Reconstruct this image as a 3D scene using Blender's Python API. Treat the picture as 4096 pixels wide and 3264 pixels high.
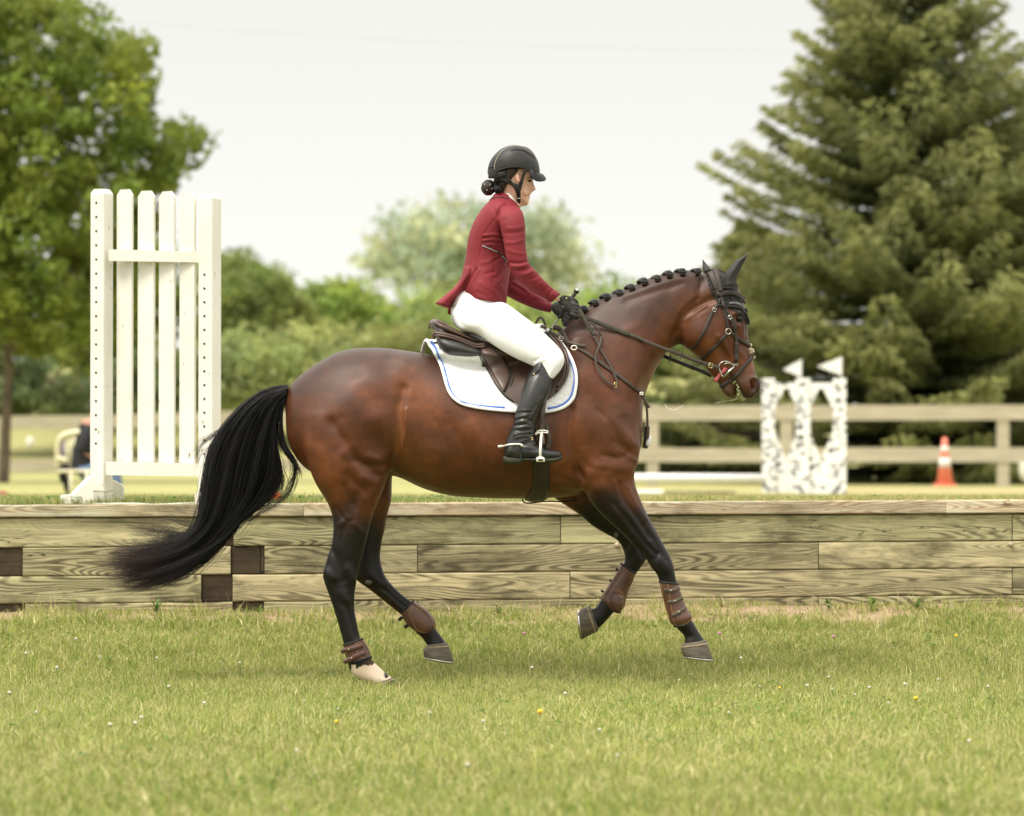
import bpy, bmesh, math, random
import numpy as np
from mathutils import Vector, Matrix
from mathutils.bvhtree import BVHTree
rnd = random.Random(7); rng = np.random.default_rng(11)
for o in list(bpy.data.objects): bpy.data.objects.remove(o)
scene = bpy.context.scene; COL = scene.collection
# ---------------------------------------------------------------- camera
FPX = 15492.0            # focal length in pixels of the 4096 wide photograph
CX, CY, HOR = 2048.0, 1632.0, 1871.0
CAMY, CAMZ = -18.0, 1.027
PITCH = math.atan((HOR - CY) / FPX)
cam = bpy.data.cameras.new('camera'); camo = bpy.data.objects.new('camera', cam); COL.objects.link(camo)
camo.location = (0, CAMY, CAMZ); camo.rotation_euler = (math.pi/2 + PITCH, 0, 0)
cam.sensor_width = 36; cam.lens = 36 * FPX / 4096; cam.clip_end = 3000; cam.clip_start = 0.1
cam.dof.use_dof = True; cam.dof.focus_distance = 17.85; cam.dof.aperture_fstop = 2.9; cam.dof.aperture_blades = 9
scene.camera = camo
scene.render.resolution_x = 1024; scene.render.resolution_y = 816
# ---------------------------------------------------------------- light
SUN_EL, SUN_AZ = math.radians(58), math.radians(-130)     # azimuth: from +Y towards +X
world = bpy.data.worlds.new('World'); scene.world = world; world.use_nodes = True
nt = world.node_tree; nt.nodes.clear()
out = nt.nodes.new('ShaderNodeOutputWorld'); bg = nt.nodes.new('ShaderNodeBackground')
sky = nt.nodes.new('ShaderNodeTexSky'); sky.sky_type = 'NISHITA'; sky.sun_disc = False
sky.sun_elevation = SUN_EL; sky.sun_rotation = SUN_AZ
tc = nt.nodes.new('ShaderNodeTexCoord'); sp = nt.nodes.new('ShaderNodeSeparateXYZ')
cr = nt.nodes.new('ShaderNodeValToRGB'); mx = nt.nodes.new('ShaderNodeMix'); mx.data_type = 'RGBA'
cr.color_ramp.elements[0].position = 0.0; cr.color_ramp.elements[0].color = (6.9, 6.85, 6.45, 1)
cr.color_ramp.elements[1].position = 1.0; cr.color_ramp.elements[1].color = (17, 16.6, 15.4, 1)
e = cr.color_ramp.elements.new(0.12); e.color = (5.7, 5.66, 5.36, 1)
e = cr.color_ramp.elements.new(0.35); e.color = (10, 9.8, 9.1, 1)
nt.links.new(tc.outputs['Generated'], sp.inputs[0]); nt.links.new(sp.outputs['Z'], cr.inputs[0])
nt.links.new(cr.outputs[0], mx.inputs['B']); nt.links.new(sky.outputs[0], mx.inputs['A']); mx.inputs['Factor'].default_value = 0.97
nt.links.new(mx.outputs['Result'], bg.inputs[0]); bg.inputs[1].default_value = 0.1
nt.links.new(bg.outputs[0], out.inputs[0])
sl = bpy.data.lights.new('sun', 'SUN'); sl.energy = 2.2; sl.angle = math.radians(20); sl.color = (1, .93, .82)
slo = bpy.data.objects.new('sun', sl); COL.objects.link(slo)
sd = Vector((math.sin(SUN_AZ)*math.cos(SUN_EL), math.cos(SUN_AZ)*math.cos(SUN_EL), math.sin(SUN_EL)))
slo.rotation_euler = sd.to_track_quat('Z', 'Y').to_euler(); slo.location = (0, 0, 12)
scene.view_settings.view_transform = 'Standard'; scene.view_settings.look = 'None'
scene.view_settings.exposure = 0.68; scene.view_settings.gamma = 1.0
# ---------------------------------------------------------------- photo measurements -> metres
CROP = {'S': (0,0,1), 'D': (0,0,1.9), 'C1': (1700,550,.46573), 'C2': (2200,950,.43647), 'C3': (1600,1200,.43644),
        'C4': (1100,1350,.46555), 'C5': (1900,1600,.6402), 'B1': (0,600,.87336), 'B2': (300,1450,.61131),
        'B3': (1150,1900,.5239), 'B4': (2500,1350,.74026), 'B5': (2200,1900,.46573), 'B6': (1650,550,.2783),
        'H': (2100,1100,.20377), 'G': (1950,1750,.18553), 'K': (2800,1200,.262), 'L': (0,1600,.29098), 'E': (2700,1050,.20377)}
def px(c, x, y): a = CROP[c]; return a[0] + x*a[2], a[1] + y*a[2]
sp_, cp_ = math.sin(PITCH), math.cos(PITCH)
CAM = Vector((0, CAMY, CAMZ))
def raydir(sx, sy):
    u = (sx - CX)/FPX; v = (CY - sy)/FPX
    return Vector((u, cp_ - v*sp_, sp_ + v*cp_))
def W(c, x, y, Y=0.0):
    d = raydir(*px(c, x, y)); t = (Y - CAMY)/d.y
    return CAM + d*t
def proj(v):        # N x 3 -> N x 2 source pixels
    r = v - np.array([0, CAMY, CAMZ]); f = r[:,1]*cp_ + r[:,2]*sp_; up = -r[:,1]*sp_ + r[:,2]*cp_
    return np.stack([CX + FPX*r[:,0]/f, CY - FPX*up/f], 1)
def catmull(a, k):
    a = np.asarray(a, float); n = len(a)
    if n < 3: t = np.linspace(0, 1, (n-1)*k+1)[:,None]; return a[0]*(1-t) + a[-1]*t
    p = np.vstack([2*a[0]-a[1], a, 2*a[-1]-a[-2]]); outp = []
    for i in range(1, n):
        p0, p1, p2, p3 = p[i-1], p[i], p[i+1], p[i+2]
        for t in np.arange(k)/k:
            outp.append(.5*((2*p1) + (p2-p0)*t + (2*p0-5*p1+4*p2-p3)*t*t + (-p0+3*p1-3*p2+p3)*t**3))
    outp.append(a[-1]); return np.array(outp)
def hash2(ix, iy, s=0):
    h = np.sin(ix*127.1 + iy*311.7 + s*74.7)*43758.5453; return h - np.floor(h)
def vnoise(x, y, s=0):
    x = np.asarray(x, float); y = np.asarray(y, float); ix = np.floor(x); iy = np.floor(y); fx = x-ix; fy = y-iy
    fx = fx*fx*(3-2*fx); fy = fy*fy*(3-2*fy)
    return (hash2(ix,iy,s)*(1-fx)+hash2(ix+1,iy,s)*fx)*(1-fy) + (hash2(ix,iy+1,s)*(1-fx)+hash2(ix+1,iy+1,s)*fx)*fy
def smooth01(t): t = np.clip(t, 0, 1); return t*t*(3-2*t)
# ---------------------------------------------------------------- object helpers
ORG = {}
def par(o, p):
    if p is not None: o.parent = p; o.matrix_parent_inverse = Matrix.Translation(-ORG[p.name])
    ORG[o.name] = Vector((0,0,0)) if p is None else ORG[p.name]
    # children of a mesh part: the part's own matrix is identity in world space
    if p is not None: ORG[o.name] = Vector((0,0,0))
def tag(o, label=None, cat=None, group=None, kind=None):
    if label: o['label'] = label
    if cat: o['category'] = cat
    if group: o['group'] = group
    if kind: o['kind'] = kind
    return o
def empty(name, loc, label, cat, group=None):
    o = bpy.data.objects.new(name, None); COL.objects.link(o); o.location = loc; o.empty_display_size = .1
    ORG[o.name] = Vector(loc); return tag(o, label, cat, group)
class MB:
    def __init__(s): s.v = []; s.f = []; s.n = 0
    def add(s, v, f):
        s.v.append(np.asarray(v, float).reshape(-1,3)); b = s.n; s.f += [tuple(i+b for i in q) for q in f]; s.n += len(s.v[-1]); return s
    def box(s, c, d, rz=0, bev=0.0, ry=0, taper=1):
        x, y, z = d[0]/2, d[1]/2, d[2]/2
        bm = bmesh.new(); bmesh.ops.create_cube(bm, size=1)
        for v in bm.verts:
            t = taper if v.co.z > 0 else 1; v.co = Vector((v.co.x*2*x*t, v.co.y*2*y*t, v.co.z*2*z))
        if bev: bmesh.ops.bevel(bm, geom=bm.edges[:], offset=bev, segments=2, affect='EDGES', profile=.6)
        M = Matrix.Translation(c) @ Matrix.Rotation(rz, 4, 'Z') @ Matrix.Rotation(ry, 4, 'Y')
        bmesh.ops.transform(bm, matrix=M, verts=bm.verts[:]); bm.verts.index_update()
        s.add([v.co[:] for v in bm.verts], [[v.index for v in f.verts] for f in bm.faces]); bm.free(); return s
    def sphere(s, c, r, nu=14, nv=10, R=None, wob=0):
        v = []; f = []
        for i in range(nv+1):
            ph = math.pi*i/nv
            for j in range(nu):
                th = 2*math.pi*j/nu; q = 1 + wob*math.sin(5*th+3*ph)*math.sin(4*ph)
                p = Vector((r[0]*math.sin(ph)*math.cos(th), r[1]*math.sin(ph)*math.sin(th), r[2]*math.cos(ph)))*q
                if R is not None: p = R @ p
                v.append(p + Vector(c))
        for i in range(nv):
            for j in range(nu): f.append((i*nu+j, (i+1)*nu+j, (i+1)*nu+(j+1)%nu, i*nu+(j+1)%nu))
        return s.add([p[:] for p in v], f)
    def tube(s, path, rad, n=8, closed=False, flat=1.0):
        P = [Vector(p) for p in path]; m = len(P); rad = [rad]*m if np.isscalar(rad) else rad; v = []; f = []; up = Vector((0,-1,0)); 
        for i in range(m):
            t = (P[(i+1)%m]-P[i-1]) if closed else (P[min(i+1,m-1)]-P[max(i-1,0)])
            t = t.normalized() if t.length > 1e-9 else Vector((1,0,0))
            a = t.cross(up)
            if a.length < .05: a = t.cross(Vector((0,0,1)))
            a.normalize(); b = a.cross(t).normalized()
            for j in range(n):
                th = 2*math.pi*j/n; v.append((P[i] + (a*math.cos(th) + b*math.sin(th)*flat)*rad[i])[:])
        for i in range(m if closed else m-1):
            for j in range(n): i2 = (i+1) % m; f.append((i*n+j, i*n+(j+1)%n, i2*n+(j+1)%n, i2*n+j))
        if not closed: f.append(tuple(range(n))[::-1]); f.append(tuple((m-1)*n+j for j in range(n)))
        return s.add(v, f)
    def lathe(s, c, prof, n=20):
        v = []; f = []; m = len(prof)
        for r, z in prof:
            for j in range(n): th = 2*math.pi*j/n; v.append((c[0]+r*math.cos(th), c[1]+r*math.sin(th), c[2]+z))
        for i in range(m-1):
            for j in range(n): f.append((i*n+j, i*n+(j+1)%n, (i+1)*n+(j+1)%n, (i+1)*n+j))
        f.append(tuple(range(n))[::-1]); f.append(tuple((m-1)*n+j for j in range(n)))
        return s.add(v, f)
    def build(s, name, mat, parent=None, smooth=True, col=None):
        return mkobj(name, np.concatenate(s.v), s.f, mat, parent, smooth)
def mkobj(name, V, F, mat, parent=None, smooth=True, fast=False):
    me = bpy.data.meshes.new(name)
    V = np.asarray(V, dtype=np.float32)
    if fast:      # F: (n,k) array
        k = F.shape[1]; me.vertices.add(len(V)); me.vertices.foreach_set('co', V.ravel())
        me.loops.add(F.size); me.loops.foreach_set('vertex_index', F.astype(np.int32).ravel())
        me.polygons.add(len(F)); me.polygons.foreach_set('loop_start', np.arange(0, F.size, k, dtype=np.int32))
        me.polygons.foreach_set('loop_total', np.full(len(F), k, dtype=np.int32)); me.update(calc_edges=True)
    else:
        me.from_pydata(V.tolist(), [], [tuple(int(i) for i in f) for f in F]); me.update()
        bm = bmesh.new(); bm.from_mesh(me); bmesh.ops.recalc_face_normals(bm, faces=bm.faces); bm.to_mesh(me); bm.free()
    me.polygons.foreach_set('use_smooth', np.full(len(me.polygons), smooth)); me.update()
    o = bpy.data.objects.new(name, me); COL.objects.link(o)
    if mat: me.materials.append(mat)
    par(o, parent); return o
def setcol(o, C):
    a = o.data.color_attributes.new('Col', 'FLOAT_COLOR', 'POINT'); C = np.asarray(C, np.float32)
    a.data.foreach_set('color', np.concatenate([C, np.ones((len(C),1), np.float32)], 1).ravel())
def mcopy(o): return o
def copy_tree(o, parent=None):
    c = o.copy(); COL.objects.link(c)
    if parent is not None: c.parent = parent; c.matrix_parent_inverse = o.matrix_parent_inverse.copy()
    for ch in [k for k in bpy.data.objects if k.parent == o]: copy_tree(ch, c)
    return c
def getco(me): a = np.empty(len(me.vertices)*3, np.float32); me.vertices.foreach_get('co', a); return a.reshape(-1,3).astype(float)
def getno(me): a = np.empty(len(me.vertices)*3, np.float32); me.vertex_normals.foreach_get('vector', a); return a.reshape(-1,3).astype(float)
def setco(me, V): me.vertices.foreach_set('co', V.astype(np.float32).ravel()); me.update()
def lap(me, V, it, f=.6):
    e = np.empty(len(me.edges)*2, np.int32); me.edges.foreach_get('vertices', e); e = e.reshape(-1,2); n = len(V)
    deg = np.maximum(np.bincount(e.ravel(), minlength=n), 1)
    for _ in range(it):
        S = np.stack([np.bincount(e[:,0], V[e[:,1],k], n) + np.bincount(e[:,1], V[e[:,0],k], n) for k in range(3)], 1)/deg[:,None]
        V = V + (S - V)*f
    return V
def fuse(name, mb, vox, mat, parent=None, it=4, f=.6):
    """one continuous skin round all shapes of mb"""
    t = mkobj('tmp', np.concatenate(mb.v), mb.f, None)
    m = t.modifiers.new('r', 'REMESH'); m.mode = 'VOXEL'; m.voxel_size = vox; m.adaptivity = 0
    dg = bpy.context.evaluated_depsgraph_get(); me = bpy.data.meshes.new_from_object(t.evaluated_get(dg)); bpy.data.objects.remove(t)
    V = lap(me, getco(me), it, f); setco(me, V); me.name = name
    me.polygons.foreach_set('use_smooth', np.full(len(me.polygons), True)); me.materials.clear(); me.materials.append(mat)
    o = bpy.data.objects.new(name, me); COL.objects.link(o); par(o, parent); return o
def pdist(P, poly):     # distance in px from points P to polyline
    poly = np.asarray(poly, float)
    if len(poly) == 1: return np.linalg.norm(P-poly[0], axis=1)
    d = np.full(len(P), 1e9)
    for a, b in zip(poly[:-1], poly[1:]):
        ab = b-a; t = np.clip(((P-a)@ab)/max(ab@ab, 1e-9), 0, 1); d = np.minimum(d, np.linalg.norm(P-(a+t[:,None]*ab), axis=1))
    return d
def sculpt(o, strokes, ymax=None, both=True, post=1, gain=1.0):
    """strokes: (crop, pts, radius in crop px, depth in mm)"""
    me = o.data; V = getco(me); N = getno(me); P = proj(V)
    wn = np.clip(np.abs(N[:,1]) if both else -N[:,1], 0, 1)**.6
    if ymax is not None: wn = wn*(V[:,1] < ymax)
    D = np.zeros(len(V))
    for c, pts, r, amp in strokes:
        pl = catmull([px(c, *p) for p in pts], 5) if len(pts) > 2 else np.array([px(c, *p) for p in pts])
        d = pdist(P, pl); D += gain*amp*.001*np.exp(-(d/(r*CROP[c][2]))**2)
    V = V + N*(D*wn)[:,None]; V = lap(me, V, post, .4); setco(me, V)
def paint(o, base, strokes):
    V = getco(o.data); P = proj(V); C = np.tile(np.array(base, float), (len(V),1))
    for s in strokes:
        c, pts, r, col, amt = s[:5]
        pl = catmull([px(c, *p) for p in pts], 5) if len(pts) > 2 else np.array([px(c, *p) for p in pts])
        m = amt*np.exp(-(pdist(P, pl)/(r*CROP[c][2]))**(s[5] if len(s) > 5 else 2))
        if len(s) > 6: m = m*s[6](V)
        C = C*(1-m[:,None]) + np.array(col)*m[:,None]
    setcol(o, C); return C
def rings(c, pairs, k=4, n=28, e=2.0, grow=0.0):
    A = np.array([list(p)+[0]*(8-len(p)) for p in pairs], float); A = catmull(A, k); R = []
    for ax, ay, bx, by, w, yc, egg, sk in A:
        a = W(c, ax, ay, yc); b = W(c, bx, by, yc); C = (a+b)/2; h = (a-b)/2
        if grow: h = h*(1+grow/max(h.length, 1e-6)); w = w+grow
        ring = []
        for j in range(n):
            th = 2*math.pi*j/n; cc, ss = math.cos(th), math.sin(th)
            c2 = math.copysign(abs(cc)**(2/e), cc); s2 = math.copysign(abs(ss)**(2/e), ss)
            ring.append((C + h*c2 + Vector((sk, 1, 0))*(w*s2*(1-egg*cc)))[:])
        R.append(ring)
    return np.array(R)
def skin_rings(mb, R, dome=True, cap=True):
    if dome:
        def ext(r0, r1):
            c0 = r0.mean(0); t = c0 - r1.mean(0); t /= max(np.linalg.norm(t), 1e-9); s = np.linalg.norm(r0-c0, axis=1).min()
            return [c0+(r0-c0)*.8+t*s*.22, c0+(r0-c0)*.42+t*s*.4]
        a = ext(R[0], R[1]); b = ext(R[-1], R[-2]); R = np.array([a[1], a[0]] + list(R) + b)
    m, n = R.shape[:2]; f = []
    for i in range(m-1):
        for j in range(n): f.append((i*n+j, i*n+(j+1)%n, (i+1)*n+(j+1)%n, (i+1)*n+j))
    if cap: f.append(tuple(range(n))[::-1]); f.append(tuple((m-1)*n+j for j in range(n)))
    mb.add(R.reshape(-1,3), f); return mb
def loft(mb, c, pairs, k=4, n=28, e=2.0, dome=True, grow=0.0): return skin_rings(mb, rings(c, pairs, k, n, e, grow), dome)
def bvh(*objs):
    V = []; F = []; b = 0
    for o in objs:
        v = getco(o.data); V += v.tolist(); F += [[i+b for i in p.vertices] for p in o.data.polygons]; b += len(v)
    return BVHTree.FromPolygons(V, F)
def hit(tree, c, x, y):
    d = raydir(*px(c, x, y)).normalized(); h = tree.ray_cast(CAM, d)
    return (h[0], h[1]) if h[0] is not None else (None, None)
def mirror_far(V): V = V.copy(); V[:,1] *= -1; return V
def ribbon(mb, P, N, width, thick):
    P = [Vector(p) for p in P]; m = len(P); v = []; f = []; width = [width]*m if np.isscalar(width) else width
    for i in range(m):
        t = (P[min(i+1,m-1)]-P[max(i-1,0)]).normalized(); n = Vector(N[i]).normalized(); s = t.cross(n).normalized(); n = s.cross(t).normalized(); w = width[i]/2
        for a, b in ((-1,0),(-.8,1),(.8,1),(1,0),(.8,-1),(-.8,-1)): v.append((P[i] + s*(w*a) + n*(thick/2*b))[:])
    for i in range(m-1):
        for j in range(6): f.append((i*6+j, i*6+(j+1)%6, (i+1)*6+(j+1)%6, (i+1)*6+j))
    f.append(tuple(range(6))[::-1]); f.append(tuple((m-1)*6+j for j in range(6)))
    mb.add(v, f); return mb
def strap(mb, c, pts, width, thick, tree=None, y=None, off=.004, k=6, both=False, wid=None, sm=2):
    """y: value / list (y of each point); with a tree the strap lies on the surface (never inside it)"""
    n0 = len(pts); Q = catmull(pts, k); ys = None
    if y is not None: ys = np.full(len(Q), y, float) if np.isscalar(y) else catmull(np.array(y, float)[:,None], k)[:,0]
    P = []; N = []
    for i, (x, yy) in enumerate(Q):
        h, nn = hit(tree, c, x, yy) if tree else (None, None)
        if h is not None and (ys is None or h.y - off < ys[i] ): p = h + nn*(off) if nn.y < -.2 else h + Vector((0,-off,0)); N.append(nn[:])
        else:
            Y = ys[i] if ys is not None else (P[-1][1] if P else -.1); p = W(c, x, yy, Y); N.append((0,-1,0))
        P.append(p[:])
    P = np.array(P); N = np.array(N)
    for _ in range(sm):
        if len(P) > 2: P[1:-1,1] = (P[:-2,1]+P[1:-1,1]*2+P[2:,1])/4; N[1:-1] = (N[:-2]+N[1:-1]+N[2:])/3
    for i in range(len(N)):
        if N[i][1] > -.15: N[i] = (N[i][0]*.3, -1, N[i][2]*.3)
    ww = width if wid is None else catmull(np.array(wid, float)[:,None], k)[:,0]
    ribbon(mb, P, N, ww, thick)
    if both: ribbon(mb, mirror_far(P), mirror_far(N), ww, thick)
    return P, N
def drape(mb, c, rows, tree, off, thick, nx=24, k=4, fb=None, sm=3, both=True, puff=0):
    """rows: (ax,ay,bx,by[,fallback y]) ; a sheet hung on the body"""
    A = catmull(np.array([list(r)+[-.1]*(5-len(r)) for r in rows], float), k); m = len(A); G = np.zeros((m, nx, 3)); NN = np.zeros((m, nx, 3))
    for i in range(m):
        ax, ay, bx, by, fy = A[i]; last = None
        for j in range(nx):
            t = j/(nx-1); x = ax+(bx-ax)*t; y = ay+(by-ay)*t; h, nn = hit(tree, c, x, y)
            if h is None or (fb is not None and h.y > fb): G[i,j] = W(c, x, y, fy)[:]; NN[i,j] = (0,-1,.2)
            else: G[i,j] = W(c, x, y, h.y - off)[:]; NN[i,j] = nn[:]
    for _ in range(sm):
        Y = G[:,:,1].copy(); Y[1:-1] = (G[:-2,:,1]+2*Y[1:-1]+G[2:,:,1])/4; G[:,:,1] = Y
        Y = G[:,:,1].copy(); Y[:,1:-1] = (G[:,:-2,1]+2*Y[:,1:-1]+G[:,2:,1])/4; G[:,:,1] = Y
    if puff:
        ii = np.sin(np.linspace(0, math.pi, m))**.5; jj = np.sin(np.linspace(0, math.pi, nx))**.5; G[:,:,1] -= puff*ii[:,None]*jj[None,:]
    B = G.copy(); B[:,:,1] += thick; V = np.concatenate([G.reshape(-1,3), B.reshape(-1,3)]); F = []; q = m*nx
    for i in range(m-1):
        for j in range(nx-1):
            a = i*nx+j; F.append((a, a+1, a+nx+1, a+nx)); F.append((q+a, q+a+nx, q+a+nx+1, q+a+1))
    bd = [(0,j) for j in range(nx)] + [(i,nx-1) for i in range(1,m)] + [(m-1,j) for j in range(nx-2,-1,-1)] + [(i,0) for i in range(m-2,0,-1)]
    for a, b in zip(bd, bd[1:]+bd[:1]): p = a[0]*nx+a[1]; r = b[0]*nx+b[1]; F.append((p, q+p, q+r, r))
    mb.add(V, F)
    if both: mb.add(mirror_far(V), F)
    return G
# ---------------------------------------------------------------- materials
def new_mat(name):
    m = bpy.data.materials.new(name); m.use_nodes = True; t = m.node_tree; b = t.nodes['Principled BSDF']; return m, t, b
def N_(t, kind, **kw):
    n = t.nodes.new(kind)
    for k, v in kw.items():
        if k in n.inputs: n.inputs[k].default_value = v
        else: setattr(n, k, v)
    return n
def coords(t, scale=(1,1,1), obj=True):
    tc = N_(t, 'ShaderNodeTexCoord'); mp = N_(t, 'ShaderNodeMapping'); mp.inputs['Scale'].default_value = scale
    t.links.new(tc.outputs['Object'], mp.inputs['Vector']); return mp
def mixc(t, fac, a, b, mode='MIX'):
    m = N_(t, 'ShaderNodeMix', data_type='RGBA', blend_type=mode)
    for s, k in ((fac, 'Factor'), (a, 'A'), (b, 'B')):
        if hasattr(s, 'is_output'): t.links.new(s, m.inputs[k])
        else: m.inputs[k].default_value = s if np.isscalar(s) else (*s, 1)
    return m.outputs['Result']
def ramp(t, src, lo, hi):
    r = N_(t, 'ShaderNodeMapRange'); r.inputs['From Min'].default_value = lo; r.inputs['From Max'].default_value = hi; t.links.new(src, r.inputs['Value']); return r.outputs[0]
def bump(t, b, h, strength, dist=.002, prev=None):
    n = N_(t, 'ShaderNodeBump'); n.inputs['Strength'].default_value = strength; n.inputs['Distance'].default_value = dist
    t.links.new(h, n.inputs['Height']); 
    if prev is not None: t.links.new(prev, n.inputs['Normal'])
    t.links.new(n.outputs[0], b.inputs['Normal']); return n.outputs[0]
def mat(name, col, rough=.6, col2=None, scale=20, bmp=0, bscale=60, metal=0, dist=.002, stretch=(1,1,1), spec=.5, sheen=0, coat=0, detail=6):
    m, t, b = new_mat(name); b.inputs['Roughness'].default_value = rough; b.inputs['Metallic'].default_value = metal
    b.inputs['Specular IOR Level'].default_value = spec; b.inputs['Sheen Weight'].default_value = sheen; b.inputs['Coat Weight'].default_value = coat
    mp = coords(t, stretch); n = N_(t, 'ShaderNodeTexNoise', Scale=scale, Detail=detail, Roughness=.6); t.links.new(mp.outputs[0], n.inputs['Vector'])
    c2 = col2 if col2 is not None else tuple(c*.75 for c in col)
    t.links.new(mixc(t, ramp(t, n.outputs['Fac'], .35, .65), col, c2), b.inputs['Base Color'])
    if bmp:
        n2 = N_(t, 'ShaderNodeTexNoise', Scale=bscale, Detail=4, Roughness=.6); t.links.new(mp.outputs[0], n2.inputs['Vector']); bump(t, b, n2.outputs['Fac'], bmp, dist)
    return m
def attr_mat(name, rough, nscale=80, amt=.25, bmp=.2, dist=.001, stretch=(1,1,1), spec=.4, sheen=0, trans=0, coat=0):
    m, t, b = new_mat(name); a = N_(t, 'ShaderNodeAttribute', attribute_name='Col'); mp = coords(t, stretch)
    n = N_(t, 'ShaderNodeTexNoise', Scale=nscale, Detail=5, Roughness=.65); t.links.new(mp.outputs[0], n.inputs['Vector'])
    n3 = N_(t, 'ShaderNodeTexNoise', Scale=nscale/14, Detail=4); t.links.new(mp.outputs[0], n3.inputs['Vector'])
    f = N_(t, 'ShaderNodeMath', operation='ADD'); t.links.new(n.outputs['Fac'], f.inputs[0]); t.links.new(n3.outputs['Fac'], f.inputs[1])
    r = N_(t, 'ShaderNodeMapRange'); r.inputs['From Min'].default_value = .6; r.inputs['From Max'].default_value = 1.4
    r.inputs['To Min'].default_value = 1-amt; r.inputs['To Max'].default_value = 1+amt; t.links.new(f.outputs[0], r.inputs['Value'])
    sc = N_(t, 'ShaderNodeVectorMath', operation='SCALE'); t.links.new(a.outputs['Color'], sc.inputs[0]); t.links.new(r.outputs[0], sc.inputs['Scale'])
    t.links.new(sc.outputs[0], b.inputs['Base Color']); b.inputs['Roughness'].default_value = rough; b.inputs['Specular IOR Level'].default_value = spec
    b.inputs['Sheen Weight'].default_value = sheen; b.inputs['Sheen Roughness'].default_value = .4; b.inputs['Coat Weight'].default_value = coat
    if bmp: bump(t, b, n.outputs['Fac'], bmp, dist)
    if trans:
        tr = N_(t, 'ShaderNodeBsdfTranslucent'); t.links.new(sc.outputs[0], tr.inputs[0]); ms = N_(t, 'ShaderNodeMixShader'); ms.inputs[0].default_value = trans
        t.links.new(b.outputs[0], ms.inputs[1]); t.links.new(tr.outputs[0], ms.inputs[2]); t.links.new(ms.outputs[0], t.nodes['Material Output'].inputs[0])
    return m
def wood_mat(name, cols, knots=True, dark=(.05,.04,.02), gscale=1.0, rough=.8, greenish=None):
    m, t, b = new_mat(name); b.inputs['Roughness'].default_value = rough; b.inputs['Specular IOR Level'].default_value = .25
    tc = N_(t, 'ShaderNodeTexCoord'); oi = N_(t, 'ShaderNodeObjectInfo'); ad = N_(t, 'ShaderNodeVectorMath', operation='MULTIPLY_ADD')
    ad.inputs[1].default_value = (1,1,1); cmb = N_(t, 'ShaderNodeCombineXYZ'); mu = N_(t, 'ShaderNodeMath', operation='MULTIPLY'); mu.inputs[1].default_value = 37
    t.links.new(oi.outputs['Random'], mu.inputs[0]); 
    for k in range(3): t.links.new(mu.outputs[0], cmb.inputs[k])
    t.links.new(tc.outputs['Object'], ad.inputs[0]); t.links.new(cmb.outputs[0], ad.inputs[2])
    def mapped(s): mp = N_(t, 'ShaderNodeMapping'); mp.inputs['Scale'].default_value = s; t.links.new(ad.outputs[0], mp.inputs['Vector']); return mp.outputs[0]
    # cathedral figure: iso-lines of a stretched smooth noise
    n1 = N_(t, 'ShaderNodeTexNoise', Scale=1.0, Detail=1.5, Roughness=.45, Distortion=.25); t.links.new(mapped((.8*gscale, 2, 7.5*gscale)), n1.inputs['Vector'])
    ml = N_(t, 'ShaderNodeMath', operation='MULTIPLY'); ml.inputs[1].default_value = 185; t.links.new(n1.outputs['Fac'], ml.inputs[0])
    sn = N_(t, 'ShaderNodeMath', operation='SINE'); t.links.new(ml.outputs[0], sn.inputs[0]); rings_ = ramp(t, sn.outputs[0], -.5, .8)
    n2 = N_(t, 'ShaderNodeTexNoise', Scale=1.0, Detail=8, Roughness=.7); t.links.new(mapped((2.5, 5, 90)), n2.inputs['Vector'])
    n4 = N_(t, 'ShaderNodeTexNoise', Scale=1.0, Detail=4, Roughness=.6); t.links.new(mapped((1.6, 2, 6)), n4.inputs['Vector'])
    saw = N_(t, 'ShaderNodeTexNoise', Scale=1.0, Detail=2); t.links.new(mapped((160, 5, 6)), saw.inputs['Vector'])
    c = mixc(t, ramp(t, n4.outputs['Fac'], .3, .7), cols[0], cols[1])
    c = mixc(t, ramp(t, n2.outputs['Fac'], .42, .72), c, cols[2])
    fr = N_(t, 'ShaderNodeMath', operation='MULTIPLY'); t.links.new(rings_, fr.inputs[0]); n5 = N_(t, 'ShaderNodeTexNoise', Scale=1.0, Detail=3); t.links.new(mapped((1.2,2,5)), n5.inputs['Vector'])
    t.links.new(ramp(t, n5.outputs['Fac'], .30, .55), fr.inputs[1]); fr2 = N_(t, 'ShaderNodeMath', operation='MULTIPLY'); fr2.inputs[1].default_value = .8; t.links.new(fr.outputs[0], fr2.inputs[0])
    c = mixc(t, fr2.outputs[0], c, cols[3])
    if knots:
        vo = N_(t, 'ShaderNodeTexVoronoi', Scale=1.0); t.links.new(mapped((1.5, 1, 4.0)), vo.inputs['Vector'])
        k = ramp(t, vo.outputs['Distance'], .13, .04); c = mixc(t, k, c, dark)
    blz = N_(t, 'ShaderNodeTexNoise', Scale=1.0, Detail=5, Roughness=.6, Distortion=.4); t.links.new(mapped((1.1, 3, 16)), blz.inputs['Vector'])
    bl = N_(t, 'ShaderNodeMath', operation='MULTIPLY'); bl.inputs[1].default_value = .6; t.links.new(ramp(t, blz.outputs['Fac'], .5, .72), bl.inputs[0]); c = mixc(t, bl.outputs[0], c, tuple(min(.75, q*1.45) for q in cols[0]))
    ckn = N_(t, 'ShaderNodeTexNoise', Scale=1.0, Detail=3, Roughness=.5, Distortion=.6); t.links.new(mapped((1.5, 4, 22)), ckn.inputs['Vector'])
    cka = N_(t, 'ShaderNodeMath', operation='SUBTRACT'); cka.inputs[1].default_value = .5; t.links.new(ckn.outputs['Fac'], cka.inputs[0]); ckb = N_(t, 'ShaderNodeMath', operation='ABSOLUTE'); t.links.new(cka.outputs[0], ckb.inputs[0])
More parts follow.
